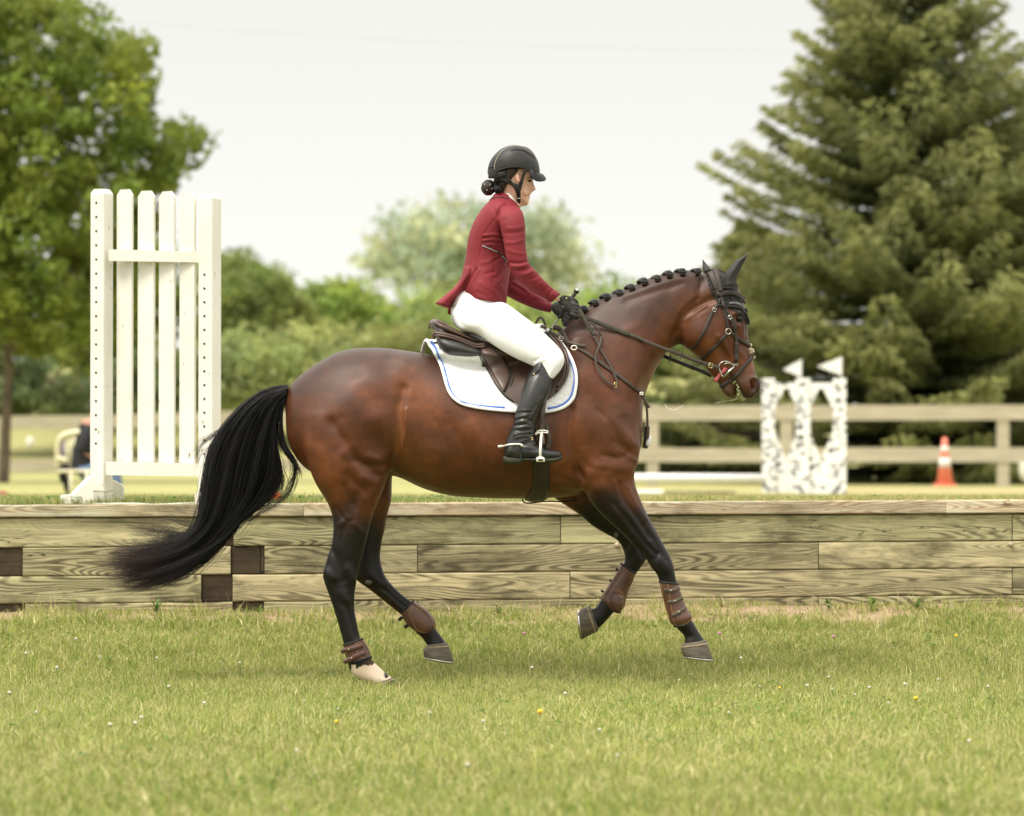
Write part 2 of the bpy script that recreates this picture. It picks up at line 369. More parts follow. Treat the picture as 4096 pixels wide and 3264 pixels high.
    ckc = N_(t, 'ShaderNodeMath', operation='MULTIPLY'); t.links.new(ramp(t, ckb.outputs[0], .008, .001), ckc.inputs[0]); t.links.new(ramp(t, n4.outputs['Fac'], .48, .58), ckc.inputs[1]); c = mixc(t, ckc.outputs[0], c, dark)
    # weathering stains
    n6 = N_(t, 'ShaderNodeTexNoise', Scale=1.0, Detail=6, Roughness=.7); t.links.new(mapped((2.0, 3, 5)), n6.inputs['Vector'])
    st = N_(t, 'ShaderNodeMath', operation='MULTIPLY'); st.inputs[1].default_value = .72; t.links.new(ramp(t, n6.outputs['Fac'], .50, .68), st.inputs[0])
    c = mixc(t, st.outputs[0], c, dark)
    rv = N_(t, 'ShaderNodeMapRange'); rv.inputs['To Min'].default_value = .72; rv.inputs['To Max'].default_value = 1.18; t.links.new(oi.outputs['Random'], rv.inputs['Value'])
    fr7 = N_(t, 'ShaderNodeMath', operation='FRACT'); m7 = N_(t, 'ShaderNodeMath', operation='MULTIPLY'); m7.inputs[1].default_value = 7.3; t.links.new(oi.outputs['Random'], m7.inputs[0]); t.links.new(m7.outputs[0], fr7.inputs[0])
    if knots: c = mixc(t, fr7.outputs[0], c, mixc(t, 1.0, c, (.93,1.0,.95), 'MULTIPLY'))
    sc = N_(t, 'ShaderNodeVectorMath', operation='SCALE'); t.links.new(c, sc.inputs[0]); t.links.new(rv.outputs[0], sc.inputs['Scale']); t.links.new(sc.outputs[0], b.inputs['Base Color'])
    p = bump(t, b, n2.outputs['Fac'], .5, .004); bump(t, b, saw.outputs['Fac'], .15, .002, p)
    return m
M = {}
M['coat'] = attr_mat('bay_coat', .40, 170, .26, .5, .0022, (1,1,2.0), spec=.30, sheen=0)
M['skinattr'] = attr_mat('skin', .5, 120, .06, .05, .0005)
M['tail'] = attr_mat('black_hair', .42, 90, .3, 0, spec=.3)
M['mane'] = mat('braided_mane', (.006,.005,.005), .5, (.014,.012,.012), 120, .8, 260, dist=.004)
M['hoof'] = mat('hoof_horn', (.12,.095,.062), .6, (.045,.036,.026), 18, .5, 50, stretch=(1,1,6))
M['sole'] = mat('hoof_sole', (.05,.035,.02), .9, (.10,.07,.04), 40, .8, 50)
M['steel'] = mat('polished_steel', (.55,.54,.50), .25, (.40,.38,.34), 40, 0, metal=1)
M['brass'] = mat('brass', (.75,.62,.30), .3, (.6,.5,.22), 40, 0, metal=1)
M['white_metal'] = mat('pale_metal', (.8,.78,.72), .3, (.7,.68,.6), 40, 0, metal=.3)
M['tan_leather'] = mat('boot_leather', (.115,.047,.028), .38, (.07,.03,.018), 14, .4, 220, dist=.001)
M['tan_leather2'] = mat('boot_leather_worn', (.085,.058,.036), .4, (.06,.038,.022), 14, .4, 220, dist=.001)
M['strap_leather'] = mat('strap_leather', (.036,.024,.016), .55, (.055,.038,.026), 30, .3, 200)
M['stitch'] = mat('stitching', (.35,.2,.08), .7)
M['neoprene'] = mat('black_neoprene', (.008,.008,.009), .7)
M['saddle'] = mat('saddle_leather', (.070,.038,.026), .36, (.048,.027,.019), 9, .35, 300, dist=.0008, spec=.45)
M['saddle_pale'] = mat('saddle_block_leather', (.075,.045,.032), .42, (.06,.034,.024), 9, .35, 300, dist=.0008)  # slightly paler brown leather for thigh blocks and inner knee rolls
M['panel'] = mat('saddle_panel', (.018,.016,.015), .42, (.025,.022,.02), 12, .3, 200)
M['bridle'] = mat('bridle_leather', (.020,.012,.009), .55, (.032,.02,.015), 25, .25, 260)
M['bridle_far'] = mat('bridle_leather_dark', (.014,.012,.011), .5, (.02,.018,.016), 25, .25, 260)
M['rein'] = mat('rubber_rein', (.022,.020,.012), .75, (.05,.045,.028), 420, 1.0, 420, dist=.003)
M['white_cloth'] = mat('white_cloth', (.78,.78,.77), .8, (.74,.74,.74), 6, .1, 500)
M['breeches'] = mat('breeches_cloth', (.80,.80,.80), .75, (.76,.76,.77), 8, .15, 500, sheen=.1)
M['jacket'] = mat('jacket_cloth', (.205,.020,.029), .65, (.17,.016,.023), 6, .25, 700, dist=.0008, spec=.25)
M['navy'] = mat('navy_trim', (.02,.022,.035), .6)
M['blackleather'] = mat('black_leather', (.012,.012,.012), .34, (.018,.018,.017), 20, .35, 160, dist=.0015, spec=.5)
M['sole_rubber'] = mat('boot_sole', (.012,.013,.010), .7, (.03,.035,.015), 30, .4, 90)
M['glove'] = mat('glove_leather', (.014,.015,.012), .6, (.024,.025,.02), 60, .5, 240)
M['helmet'] = mat('helmet_shell', (.016,.016,.016), .5, (.019,.019,.018), 30, .15, 900, spec=.4)
M['helmet_dark'] = mat('helmet_harness', (.007,.007,.007), .65)
M['gold_pipe'] = mat('pale_piping', (.42,.36,.27), .4)
M['hairbrown'] = mat('brown_hair', (.035,.017,.010), .5, (.012,.007,.005), 60, .6, 200, stretch=(1,1,5))
M['hairnet'] = mat('hair_net', (.02,.012,.009), .55, (.004,.004,.004), 160, .9, 200, dist=.004)
M['grip'] = mat('whip_grip', (.01,.01,.01), .6, None, 100, .5, 400)
M['rubberwhite'] = mat('white_paint_gloss', (.75,.72,.66), .4)
M['blue'] = mat('blue_cord', (.05,.13,.50), .6, (.10,.22,.6), 300)
M['fleece'] = mat('sheepskin', (.75,.64,.44), .95, (.42,.34,.2), 90, 1, 130, dist=.01, sheen=.3)
M['pink'] = mat('pink_wrap', (.55,.13,.14), .8, (.4,.08,.09), 90, .5, 300)
M['foam'] = mat('grass_foam', (.42,.44,.24), .4, (.12,.13,.03), 80, .6, 120)
M['eye'] = mat('eye', (.004,.003,.002), .06, None, 20)
M['eyelid'] = mat('eyelid', (.010,.007,.006), .4)
M['teeth'] = mat('teeth', (.7,.66,.55), .3)
def knit():
    m, t, b = new_mat('black_crochet'); mp = coords(t, (1,1,1)); v = N_(t, 'ShaderNodeTexVoronoi', Scale=130); t.links.new(mp.outputs[0], v.inputs['Vector'])
    t.links.new(mixc(t, ramp(t, v.outputs['Distance'], .2, .7), (.035,.033,.034), (.006,.005,.005)), b.inputs['Base Color']); b.inputs['Roughness'].default_value = .75
    bump(t, b, v.outputs['Distance'], 1, .006); return m
M['knit'] = knit()
M['lycra'] = mat('ear_cover_cloth', (.022,.018,.017), .65, (.014,.012,.011), 20)
def quilt():
    m, t, b = new_mat('quilted_white_pad'); b.inputs['Base Color'].default_value = (.8,.8,.79,1); b.inputs['Roughness'].default_value = .8
    mp = coords(t, (1,1,1)); v = N_(t, 'ShaderNodeTexVoronoi', Scale=24, Randomness=.35); v.feature = 'DISTANCE_TO_EDGE'; t.links.new(mp.outputs[0], v.inputs['Vector'])
    r = ramp(t, v.outputs['Distance'], 0, .22); pw = N_(t, 'ShaderNodeMath', operation='POWER'); pw.inputs[1].default_value = .5; t.links.new(r, pw.inputs[0])
    bump(t, b, pw.outputs[0], .38, .007); return m
M['quilt'] = quilt()
M['paintwhite'] = mat('weathered_white_paint', (.76,.74,.66), .55, (.68,.66,.58), 5, .5, 60, dist=.003, stretch=(6,6,.8))
def chipped():
    m, t, b = new_mat('chipped_white_paint'); mp = coords(t, (1,1,1)); n = N_(t, 'ShaderNodeTexNoise', Scale=38, Detail=8, Roughness=.7); mp2 = coords(t, (1.2,1.2,.35))
    t.links.new(mp2.outputs[0], n.inputs['Vector']); n2 = N_(t, 'ShaderNodeTexNoise', Scale=3, Detail=5); t.links.new(mp.outputs[0], n2.inputs['Vector'])
    c = mixc(t, ramp(t, n2.outputs['Fac'], .3, .7), (.77,.755,.69), (.68,.66,.59)); c = mixc(t, ramp(t, n.outputs['Fac'], .63, .67), c, (.22,.15,.09)); t.links.new(c, b.inputs['Base Color'])
    n3 = N_(t, 'ShaderNodeTexNoise', Scale=1, Detail=5); mp3 = coords(t, (30,30,260)); mp3.inputs['Rotation'].default_value = (0,.5,0); t.links.new(mp3.outputs[0], n3.inputs['Vector'])
    p = bump(t, b, n3.outputs['Fac'], .25, .003); bump(t, b, n.outputs['Fac'], .2, .003, p); b.inputs['Roughness'].default_value = .6; return m
M['chipped'] = chipped()
M['timber'] = wood_mat('retaining_timber', [(.50,.43,.26),(.40,.35,.20),(.27,.23,.13),(.07,.056,.03)], True, (.05,.042,.022))
M['cap'] = wood_mat('cap_timber', [(.72,.60,.43),(.62,.50,.34),(.46,.34,.22),(.30,.21,.13)], True, (.14,.10,.06))
M['endgrain'] = wood_mat('timber_end_grain', [(.07,.05,.028),(.05,.036,.02),(.10,.075,.045),(.03,.02,.012)], False, (.02,.014,.008), 3)
M['fencewood'] = mat('grey_fence_wood', (.47,.42,.31), .85, (.33,.29,.21), 3, .2, 30, stretch=(.6,1,8))
M['bark'] = mat('bark', (.20,.16,.11), .95, (.07,.05,.035), 12, 1, 30, dist=.02, stretch=(1,1,.25))
M['hole'] = mat('dark_hole', (.006,.005,.004), .9)
M['leaf'] = attr_mat('leaves', .55, 3, .25, 0, trans=.4, spec=.25)
M['blade'] = attr_mat('grass_blades', .55, 3, .15, 0, trans=.38, spec=.3)
M['conered'] = mat('orange_plastic', (.80,.23,.15), .5, (.72,.19,.12), 8)
M['orange'] = mat('bright_orange_plastic', (.85,.16,.03), .5, (.65,.1,.02), 60, .4, 80)
M['reflect'] = mat('white_reflective_band', (.75,.72,.66), .4)
M['chairplastic'] = mat('cream_plastic', (.68,.64,.46), .45, (.62,.58,.4), 8)
M['blackcloth'] = mat('black_cloth', (.012,.012,.015), .9)
M['denim'] = mat('blue_denim', (.12,.19,.32), .85, (.09,.14,.25), 30)
M['skin'] = mat('bare_skin', (.48,.25,.18), .5, (.42,.2,.14), 20)
M['pole'] = mat('white_painted_pole', (.85,.85,.84), .5)
M['red'] = mat('dull_red_cloth', (.25,.04,.03), .8)
def birch():
    m, t, b = new_mat('birch_bark_paint'); mp = coords(t, (9,9,17)); v = N_(t, 'ShaderNodeTexVoronoi', Scale=1.0, Randomness=.9); t.links.new(mp.outputs[0], v.inputs['Vector'])
    n = N_(t, 'ShaderNodeTexNoise', Scale=3, Detail=3); t.links.new(mp.outputs[0], n.inputs['Vector'])
    ad = N_(t, 'ShaderNodeMath', operation='MULTIPLY_ADD'); ad.inputs[1].default_value = .35; t.links.new(n.outputs['Fac'], ad.inputs[0]); t.links.new(v.outputs['Distance'], ad.inputs[2])
    k = ramp(t, ad.outputs[0], .60, .51); v2 = N_(t, 'ShaderNodeMix', data_type='RGBA'); t.links.new(ramp(t, v.outputs['Color'], .3, .7), v2.inputs['Factor']); v2.inputs['A'].default_value = (.03,.03,.035,1); v2.inputs['B'].default_value = (.09,.10,.14,1)
    t.links.new(mixc(t, k, (.80,.80,.78), v2.outputs['Result']), b.inputs['Base Color']); b.inputs['Roughness'].default_value = .5; return m
M['birch'] = birch()
def ground_mat(name, cols, patch=None, far=False):
    m, t, b = new_mat(name); b.inputs['Roughness'].default_value = .95; b.inputs['Specular IOR Level'].default_value = .1
    mp = coords(t); n = N_(t, 'ShaderNodeTexNoise', Scale=.35 if far else 2.5, Detail=8, Roughness=.6); t.links.new(mp.outputs[0], n.inputs['Vector'])
    n2 = N_(t, 'ShaderNodeTexNoise', Scale=6 if far else 45, Detail=6, Roughness=.7); t.links.new(mp.outputs[0], n2.inputs['Vector'])
    c = mixc(t, ramp(t, n.outputs['Fac'], .35, .65), cols[0], cols[1]); c = mixc(t, ramp(t, n2.outputs['Fac'], .4, .75), c, cols[2])
    a = N_(t, 'ShaderNodeAttribute', attribute_name='Col'); s = N_(t, 'ShaderNodeSeparateColor'); t.links.new(a.outputs['Color'], s.inputs[0])
    if patch: c = mixc(t, s.outputs[0], c, mixc(t, ramp(t, n2.outputs['Fac'], .3, .7), patch[0], patch[1]))
    t.links.new(c, b.inputs['Base Color']); bump(t, b, n2.outputs['Fac'], .8, .02); return m
M['lawn'] = ground_mat('lawn_soil', [(.17,.19,.05),(.23,.23,.07),(.26,.22,.10)], [(.46,.33,.22),(.31,.22,.14)])
M['field'] = ground_mat('far_field', [(.31,.30,.12),(.37,.34,.15),(.25,.26,.10)], [(.45,.32,.20),(.36,.25,.16)], True)
M['hoofband'] = mat('coronet_horn', (.30,.23,.14), .7, (.2,.15,.09), 60, .6, 90)
M['boot_strap'] = mat('boot_strap', (.115,.095,.07), .65, (.08,.065,.045), 30, .2, 200, spec=.3)
# ---------------------------------------------------------------- ground
def gz(x, y):
    x = np.asarray(x, float); y = np.asarray(y, float)
    return .235*smooth01((y+.35)/2.45)**1.15 + (.035+.04*smooth01((x+.3)/1.2))*smooth01((y-1.55)/.7)**1.2 + .018*(vnoise(x*1.3+5, y*1.3)-.5)*np.clip((2.5-y), .2, 1) + .012*(vnoise(x*4, y*4, 3)-.5)
def lz(x, y):
    yy = np.interp(y, [2.3,5,24,28,40,50,57,63,76,90,400], [.832,.825,.70,.70,.745,.80,.90,1.35,3.6,4.0,4.6])
    right = smooth01((np.asarray(x)-4)/8); flat = np.interp(y, [2.3,5,24,28,40,50,60,90,400], [.832,.825,.70,.70,.745,.79,.82,.95,1.5])
    return yy*(1-right)+flat*right + .012*(vnoise(np.asarray(x)*2, np.asarray(y)*2, 9)-.5)
def sheet(name, xs, ys, zf, mat_, colf=None):
    X_, Y_ = np.meshgrid(xs, ys); Z_ = zf(X_, Y_); V = np.stack([X_.ravel(), Y_.ravel(), Z_.ravel()], 1); nx, ny = len(xs), len(ys)
    a = (np.arange(ny-1)[:,None]*nx + np.arange(nx-1)[None,:]).ravel(); F = np.stack([a, a+1, a+nx+1, a+nx], 1)
    o = mkobj(name, V, F, mat_, None, True, fast=True); tag(o, kind='structure')
    if colf is not None: c = colf(V[:,0], V[:,1]); setcol(o, np.stack([c, c, c], 1))
    return o
def dirt(x, y):
    n = vnoise(x*2.2, y*5, 4)*.6+vnoise(x*9, y*14, 5)*.4; edge = smooth01((y-1.45-.75*n)/.2); side = 1.0
    return np.clip(edge*side, 0, 1)*(y < 2.6)
lawn = sheet('lawn', np.linspace(-14, 14, 260), np.concatenate([np.linspace(-26,-8,40), np.linspace(-7.9,2.42,150)]), gz, M['lawn'], dirt)
def arena(x, y): return np.clip(smooth01((x+.9)/1.2)*(1-smooth01((y-4.5)/2.5)) + .9*smooth01((y-24)/3)*(1-smooth01((y-36)/4))*smooth01((x-1)/4)*.35 + .75*(np.abs(x+13.5)<1.3)*smooth01((y-64)/3)*vnoise(x,y/3,2), 0, 1)
field = sheet('field', np.concatenate([np.linspace(-420,-26,30), np.linspace(-25,30,160), np.linspace(31,420,30)]), np.concatenate([np.linspace(2.42,8,50), np.linspace(8.3,95,150), np.linspace(100,900,30)]), lz, M['field'], arena)
# ---------------------------------------------------------------- grass
def blades(name, X_, Y_, Z_, hgt, wid, cols, lean=.6, label=None):
    n = len(X_); ang = rng.random(n)*math.tau; bend = rng.random(n)*lean; dirx, diry = np.cos(ang), np.sin(ang); fa = rng.random(n)*math.pi; wx, wy = np.cos(fa)*wid/2, np.sin(fa)*wid/2
    def pt(t, s, b): 
        off = bend*hgt*(.45*t+.75*t**1.8); z = hgt*t*(1-.28*bend*t)
        return np.stack([X_+dirx*off+wx*s, Y_+diry*off+wy*s, Z_+z-(.01 if t == 0 else 0)], 1)
    V = np.stack([pt(0,-1,0), pt(0,1,0), pt(.5,-.85,0), pt(.5,.85,0), pt(1,-.12,0), pt(1,.12,0)], 1).reshape(-1,3)
    b = np.arange(n)[:,None]*6; F = np.concatenate([b+np.array([[0,1,3,2]]), b+np.array([[2,3,5,4]])])
    o = mkobj(name, V, F, M['blade'], None, True, fast=True); tag(o, label, 'grass', None, 'stuff')
    k = rng.random(n); pal = np.array(cols); i0 = np.clip((k*(len(pal)-1)).astype(int), 0, len(pal)-2); f = (k*(len(pal)-1)-i0)[:,None]; C = pal[i0]*(1-f)+pal[i0+1]*f
    C = C*(rng.uniform(.65,1.3,n))[:,None]; big = vnoise(X_*1.7, Y_*.9, 7)[:,None]; dry = np.array([.52,.47,.20]); C = C*(1-.22*big)+dry*.22*big
    setcol(o, np.repeat(C, 6, axis=0)); return o
PAL = [(.12,.185,.028),(.20,.285,.05),(.285,.355,.07),(.37,.40,.10),(.51,.47,.19),(.76,.67,.40)]
def scatter(n, y0, y1, margin=1.08, dens=None):
    y = y0+(y1-y0)*rng.random(n); hw = (y-CAMY)*2048/FPX*margin+.55; x = (rng.random(n)*2-1)*hw
    if dens is not None: k = rng.random(n) < dens(x, y); x, y = x[k], y[k]
    w = hw.max(); return x, y
gx, gy = [], []
for y0, y1, n in ((-9.4,-6.5,28000),(-6.5,-3,72000),(-3,-1,74000),(-1,.6,78000),(.6,1.5,50000)):
    a, b = scatter(n, y0, y1); gx.append(a); gy.append(b)
a, b = scatter(52000, 1.5, 2.24, dens=lambda x, y: .10+.25*(vnoise(x*4, y*6, 55) > .55)+.65*(1-dirt(x, y))*(vnoise(x*5, y*5, 6) > .3*smooth01((y-1.7)/.4))); gx.append(a); gy.append(b)
gx = np.concatenate(gx); gy = np.concatenate(gy); n = len(gx); tuft = vnoise(gx*6, gy*6, 8)
hh = (.022+.034*rng.random(n)+.026*tuft*rng.random(n))*(1+.35*(rng.random(n) < .04)) ; tall = (gy > 1.5)&(rng.random(n) < .06); hh[tall] *= 1.9; hh *= 1-.45*smooth01((gy-1.0)/.5)*(~tall); pt_ = vnoise(gx*1.1+3, gy*.8, 31); hh *= .75+.6*pt_
blades('lawn_grass', gx, gy, gz(gx, gy), hh, rng.uniform(.0022,.0052,n)*(1+(gy < -3)*.3), PAL, 1.5, 'mown green and straw coloured grass in front of the timber wall')
tx = rng.uniform(-3.2, 3.2, 520); ty = -7.5+9.2*rng.random(520); a = np.repeat(tx, 30)+rng.normal(size=520*30)*.035; b = np.repeat(ty, 30)+rng.normal(size=520*30)*.035; n = len(a)
blades('lawn_tufts', a, b, gz(a, b), np.repeat(rng.uniform(.045,.085,520), 30)*rng.uniform(.5,1.1,n), rng.uniform(.0025,.005,n), PAL[:4], 1.2, 'longer greener grass tufts scattered through the lawn')
tx = rng.uniform(-3, 3, 90); ty = 1.5+.7*rng.random(90); a = np.repeat(tx, 34)+rng.normal(size=90*34)*.045; b = np.repeat(ty, 34)+rng.normal(size=90*34)*.04; b = np.minimum(b, 2.27); n = len(a); T90 = np.repeat(rng.uniform(.03,.10,90), 34)
blades('wall_foot_grass', a, b, gz(a, b), T90*rng.uniform(.5,1.1,n), rng.uniform(.003,.006,n), PAL, 1.0, 'ragged grass tufts growing along the foot of the wall')
tx = rng.uniform(-3, 3, 46); ty = 1.55+.68*rng.random(46); a = np.repeat(tx, 34)+rng.normal(size=46*34)*.035; b = np.repeat(ty, 34)+rng.normal(size=46*34)*.03; b = np.minimum(b, 2.27); n = len(a)
blades('tall_grass_tufts', a, b, gz(a, b), np.repeat(rng.uniform(.03,.10,46), 34)*rng.uniform(.5,1.1,n), rng.uniform(.003,.006,n), PAL, .9, 'taller grass tufts along the foot of the wall')
a, b = scatter(42000, 2.43, 4.2, dens=lambda x, y: np.clip(1-.90*smooth01((x+.7)/.9)*(vnoise(x*3, y*3, 12) < .72), 0, 1)); n = len(a)
blades('ledge_grass', a, b, lz(a, b), (.016+.03*rng.random(n))*(1+.6*(rng.random(n)<.05)), rng.uniform(.003,.006,n), [(.10,.17,.03),(.17,.25,.05),(.30,.30,.11),(.5,.44,.24)], .9, 'short grass on top of the retaining wall')
a, b = scatter(60000, 4.2, 26, dens=lambda x, y: 1-.7*arena(x, y)); n = len(a)
blades('field_grass', a, b, lz(a, b), .02+.03*rng.random(n), rng.uniform(.006,.014,n), [(.22,.25,.08),(.31,.30,.12),(.42,.38,.18)], .9, 'yellow green grass of the riding field behind the wall')
# broad clover leaves
def clover(name, n, ys, zf, label, dens=None, sz=.011):
    x, y = scatter(n, *ys, dens=dens); mb = MB(); V = []; F = []; b = 0
    for X, Y in zip(x, y):
        z = float(zf(X, Y)) + rnd.uniform(.012,.045); a0 = rnd.uniform(0, 6.28); s = sz*rnd.uniform(.6,1.2)
        for k in range(3):
            a = a0+k*2.094; c = np.array([X+math.cos(a)*s, Y+math.sin(a)*s, z]); u = np.array([math.cos(a), math.sin(a), rnd.uniform(-.2,.5)])*s; w = np.array([-math.sin(a), math.cos(a), 0])*s*.8
            V += [c-u, c+w, c+u, c-w]; F.append((b,b+1,b+2,b+3)); b += 4
    o = mkobj(name, np.array(V), np.array(F), M['blade'], None, True, fast=True); tag(o, label, 'clover', None, 'stuff')
    setcol(o, np.repeat(np.array([[.08,.17,.03]])*rng.uniform(.7,1.5,(len(V)//4,1)), 4, axis=0))
clover('clover_leaves', 2600, (-6,2.1), gz, 'dark green clover leaves among the lawn grass', lambda x, y: (vnoise(x*2.1, y*2.1, 20) > .55)*1.0)
clover('clover_leaves', 1500, (2.44,3.6), lz, 'clover leaves along the top edge of the wall', lambda x, y: np.where(x < 0, .9, .15), .013)
# weeds and tufts against the wall
def weed(xp, yp, h, nleaf, label, grp='broad leaved weeds at the foot of the wall', Y=2.05):
    p = W('D', xp, yp, Y); p.z = float(gz(p.x, p.y)); mb = MB(); V = []; F = []; b = 0
    for i in range(nleaf):
        a = rnd.uniform(0, 6.28); L = h*rnd.uniform(.5,1); w = L*rnd.uniform(.04,.09); z0 = rnd.uniform(0,h*.4); d = Vector((math.cos(a), math.sin(a), 0)); s = Vector((-d.y, d.x, 0)); e = rnd.uniform(.5,1.2)
        q = [p+Vector((0,0,z0)), p+d*L*.35+s*w+Vector((0,0,z0+L*.5*e)), p+d*L*.7+Vector((0,0,z0+L*.45*e)), p+d*L*.35-s*w+Vector((0,0,z0+L*.5*e))]
        V += [v[:] for v in q]; F.append((b,b+1,b+2,b+3)); b += 4
    o = mkobj('weed', np.array(V), np.array(F), M['blade'], None, True, fast=True); setcol(o, np.repeat(np.array([[.10,.19,.035]])*rng.uniform(.7,1.4,(nleaf,1)), 4, axis=0)); tag(o, label, 'weed', grp)
for xp, h, k, t in ((330,.09,40,'leafy weed at the wall foot under the tail tip of the horse'),(545,.07,30,'low weed in front of the dark timber end'),(1050,.07,26,'upright weed by the wall under the rider'),(1835,.085,36,'tall weed at the wall foot below the right timber joint'),(1745,.08,26,'small weed left of the tall one by the wall'),(1930,.08,30,'weed at the wall foot near the right frame edge')): weed(xp, 1290, h, k, t)
# flowers
def flower(xd, yd, col, r, label, grp):
    d = raydir(*px('D', xd, yd)); t = 14.0
    for _ in range(60):
        p = CAM+d*t; g = float(gz(p.x, p.y))+.05; t += (p.z-g)/max(-d.z, .01)*.9
    p = CAM+d*t; mb = MB(); mb.sphere(p, (r, r, r*.85), 12, 8, wob=.12); e = empty('flower', (p.x, p.y, p.z-.045), label, 'flower', grp)
    mb.build('flower_head', M[col], e); mb = MB(); mb.tube([p, p+Vector((.004,0,-.05))], .0012, 5); mb.build('stem', M['stemgreen'], e)
M['clw'] = mat('clover_white', (.55,.54,.45), .8, (.5,.46,.36), 200, .6, 300); M['clp'] = mat('clover_pink', (.55,.22,.36), .8, (.4,.16,.24), 200, .6, 300)
M['dand'] = mat('dandelion_yellow', (.75,.55,.03), .8, (.6,.38,.02), 200, .6, 300); M['stemgreen'] = mat('stem_green', (.10,.18,.04), .7)
wf = [(298,1510),(232,1525),(285,1522),(330,1385),(210,1382),(640,1475),(712,1492),(355,1445),(1290,1422),(1430,1432),(1455,1420),(1700,1443),(1752,1450),(1830,1447),(1905,1440),(1800,1462),(1535,1500),(1262,1536),(1300,1590),(985,1610),(625,1580),(1870,1480),(1745,1425),(1600,1445),(1120,1405),(1560,1385),(20,1458),(120,1405),(75,1500),(430,1480),(2040,1560),(1975,1430),(2080,1445),(1470,1415),(905,1500),(1018,1518),(1190,1460),(505,1395),(55,1375),(160,1345)]
for x, y in wf: flower(x, y, 'clw', rnd.uniform(.0045,.0085), 'small white clover flower head in the mown grass', 'white clover flowers in the lawn')
for x, y, r_, t_ in ((1137,1498,.012,'yellow dandelion in the foreground below the belly of the horse'),(1928,1470,.010,'yellow dandelion in the lawn toward the right frame edge'),(708,1519,.008,'faint yellow dandelion below the standing hind hoof'),(1641,1448,.007,'small yellow dandelion right of the leading fore hoof'),(2013,1338,.007,'yellow dandelion near the wall at the far right')): flower(x, y, 'dand', r_, t_, 'yellow dandelions in the lawn')
for x, y, t_ in ((1103,1333,'pink clover flower in the grass below the horse belly'),(1515,1333,'pink clover flower just right of the front leg boot'),(1755,1340,'pink clover flower below the right end of the wall')): flower(x, y, 'clp', .007, t_, 'pink clover flowers in the lawn')
for c_, lab in (((905,1335,1010,1350),'dry bent straw stalk lying in the grass beneath the belly'),((470,1325,560,1345),'dry stalk lying in the grass near the standing hind leg'),((1650,1235,1770,1290),'pale dry stalk leaning in front of the wall at the right')):
    a = W('D', c_[0], c_[1], 1.6); b = W('D', c_[2], c_[3], 1.5); MBt = MB().tube(catmull([a, (a+b)/2+Vector((0,0,.02)), b], 4), .0018, 5).build('dry_stalk', mat('straw', (.45,.38,.22), .8), None); tag(MBt, lab, 'stalk')
# ---------------------------------------------------------------- retaining wall
YW = 2.3
wall = empty('retaining_wall', (0, YW, .28), 'weathered timber retaining wall with stacked beams and dark beam ends', 'retaining wall')
def timber(name, x0, x1, yt0, yt1, yb0, yb1, matk, dy=0.0, depth=.14):
    """photo edge heights at x0 and x1 (D coordinates)"""
    n = max(2, int((x1-x0)/40)); R = []
    for i in range(n+1):
        t = i/n; x = x0+(x1-x0)*t; a = W('D', x, yt0+(yt1-yt0)*t, YW); b = W('D', x, yb0+(yb1-yb0)*t, YW); y = YW+dy; k = .006; j = .0016*(vnoise(x*.07, yt0*.5)-.5)*2; a.z += j; b.z -= j*.6
        R.append([(a.x,y,a.z-k),(a.x,y+k*.8,a.z),(a.x,y+depth,a.z),(a.x,y+depth,b.z),(a.x,y+k*.8,b.z),(a.x,y,b.z+k)])
    V = np.array(R).reshape(-1,3); F = []
    for i in range(n):
        for j in range(6): F.append((i*6+j, i*6+(j+1)%6, (i+1)*6+(j+1)%6, (i+1)*6+j))
    F += [tuple(range(6)), tuple(n*6+j for j in range(6))]
    return mkobj(name, V, F, M[matk], wall, False)
def yl(y0, y1): return lambda x: y0+(y1-y0)*x/2156.0
L0 = yl(1063,1052); L1 = yl(1090,1081); L2 = yl(1153,1138); L3 = yl(1213,1195); L4 = yl(1271,1252); L5 = yl(1330,1320)
def seg(x0, x1, Ta, Tb, matk='timber', dy=0, gap=1.1, name='timber'): timber(name, x0+gap*.8, x1-gap*.8, Ta(x0)+gap, Ta(x1)+gap, Tb(x0)-gap*.3, Tb(x1)-gap*.3, matk, dy)
for a, b in ((-1100,640),(640,1230),(1230,1990),(1990,3300)): 
    o = None; x0, x1 = a, b; timber('cap_timber', x0+.3, x1-.3, L0(x0), L0(x1), L1(x0)-1, L1(x1)-1, 'cap', -.022, .17)
for a, b, k in ((-1100,456,'timber'),(456,491,'endgrain'),(491,1180,'timber'),(1180,2131,'timber'),(2131,3300,'timber')): seg(a, b, L1, L2, k, .012 if k == 'endgrain' else 0, name='timber_end' if k == 'endgrain' else 'timber')
for a, b, k in ((-1100,-20,'timber'),(-20,47,'endgrain'),(47,486,'timber'),(486,548,'endgrain'),(548,556,'endgrain'),(556,879,'timber'),(879,1723,'timber'),(1723,3300,'timber')): seg(a, b, L2, L3, k, .012 if k == 'endgrain' else 0, name='timber_end' if k == 'endgrain' else 'timber')
for a, b, k in ((-1100,424,'timber'),(424,489,'endgrain'),(489,1200,'timber'),(1200,2131,'timber'),(2131,3300,'timber')): seg(a, b, L3, L4, k, .012 if k == 'endgrain' else 0, name='timber_end' if k == 'endgrain' else 'timber')
for a, b, k in ((-1100,-20,'timber'),(-20,52,'endgrain'),(52,490,'timber'),(490,555,'endgrain'),(555,879,'timber'),(879,1723,'timber'),(1723,3300,'timber')): seg(a, b, L4, L5, k, .012 if k == 'endgrain' else 0, name='timber_end' if k == 'endgrain' else 'timber')
for x, y in ((1299,1147),(2128,1146)):
    mb = MB(); p = W('D', x, y, YW-.008); mb.sphere(p, (.013,.012,.013), 14, 10); mb.lathe(p+Vector((0,.006,0)), [(.018,-.001),(.018,.001)], 16) if False else None; mb.build('bolt_head', M['fencewood'], wall)
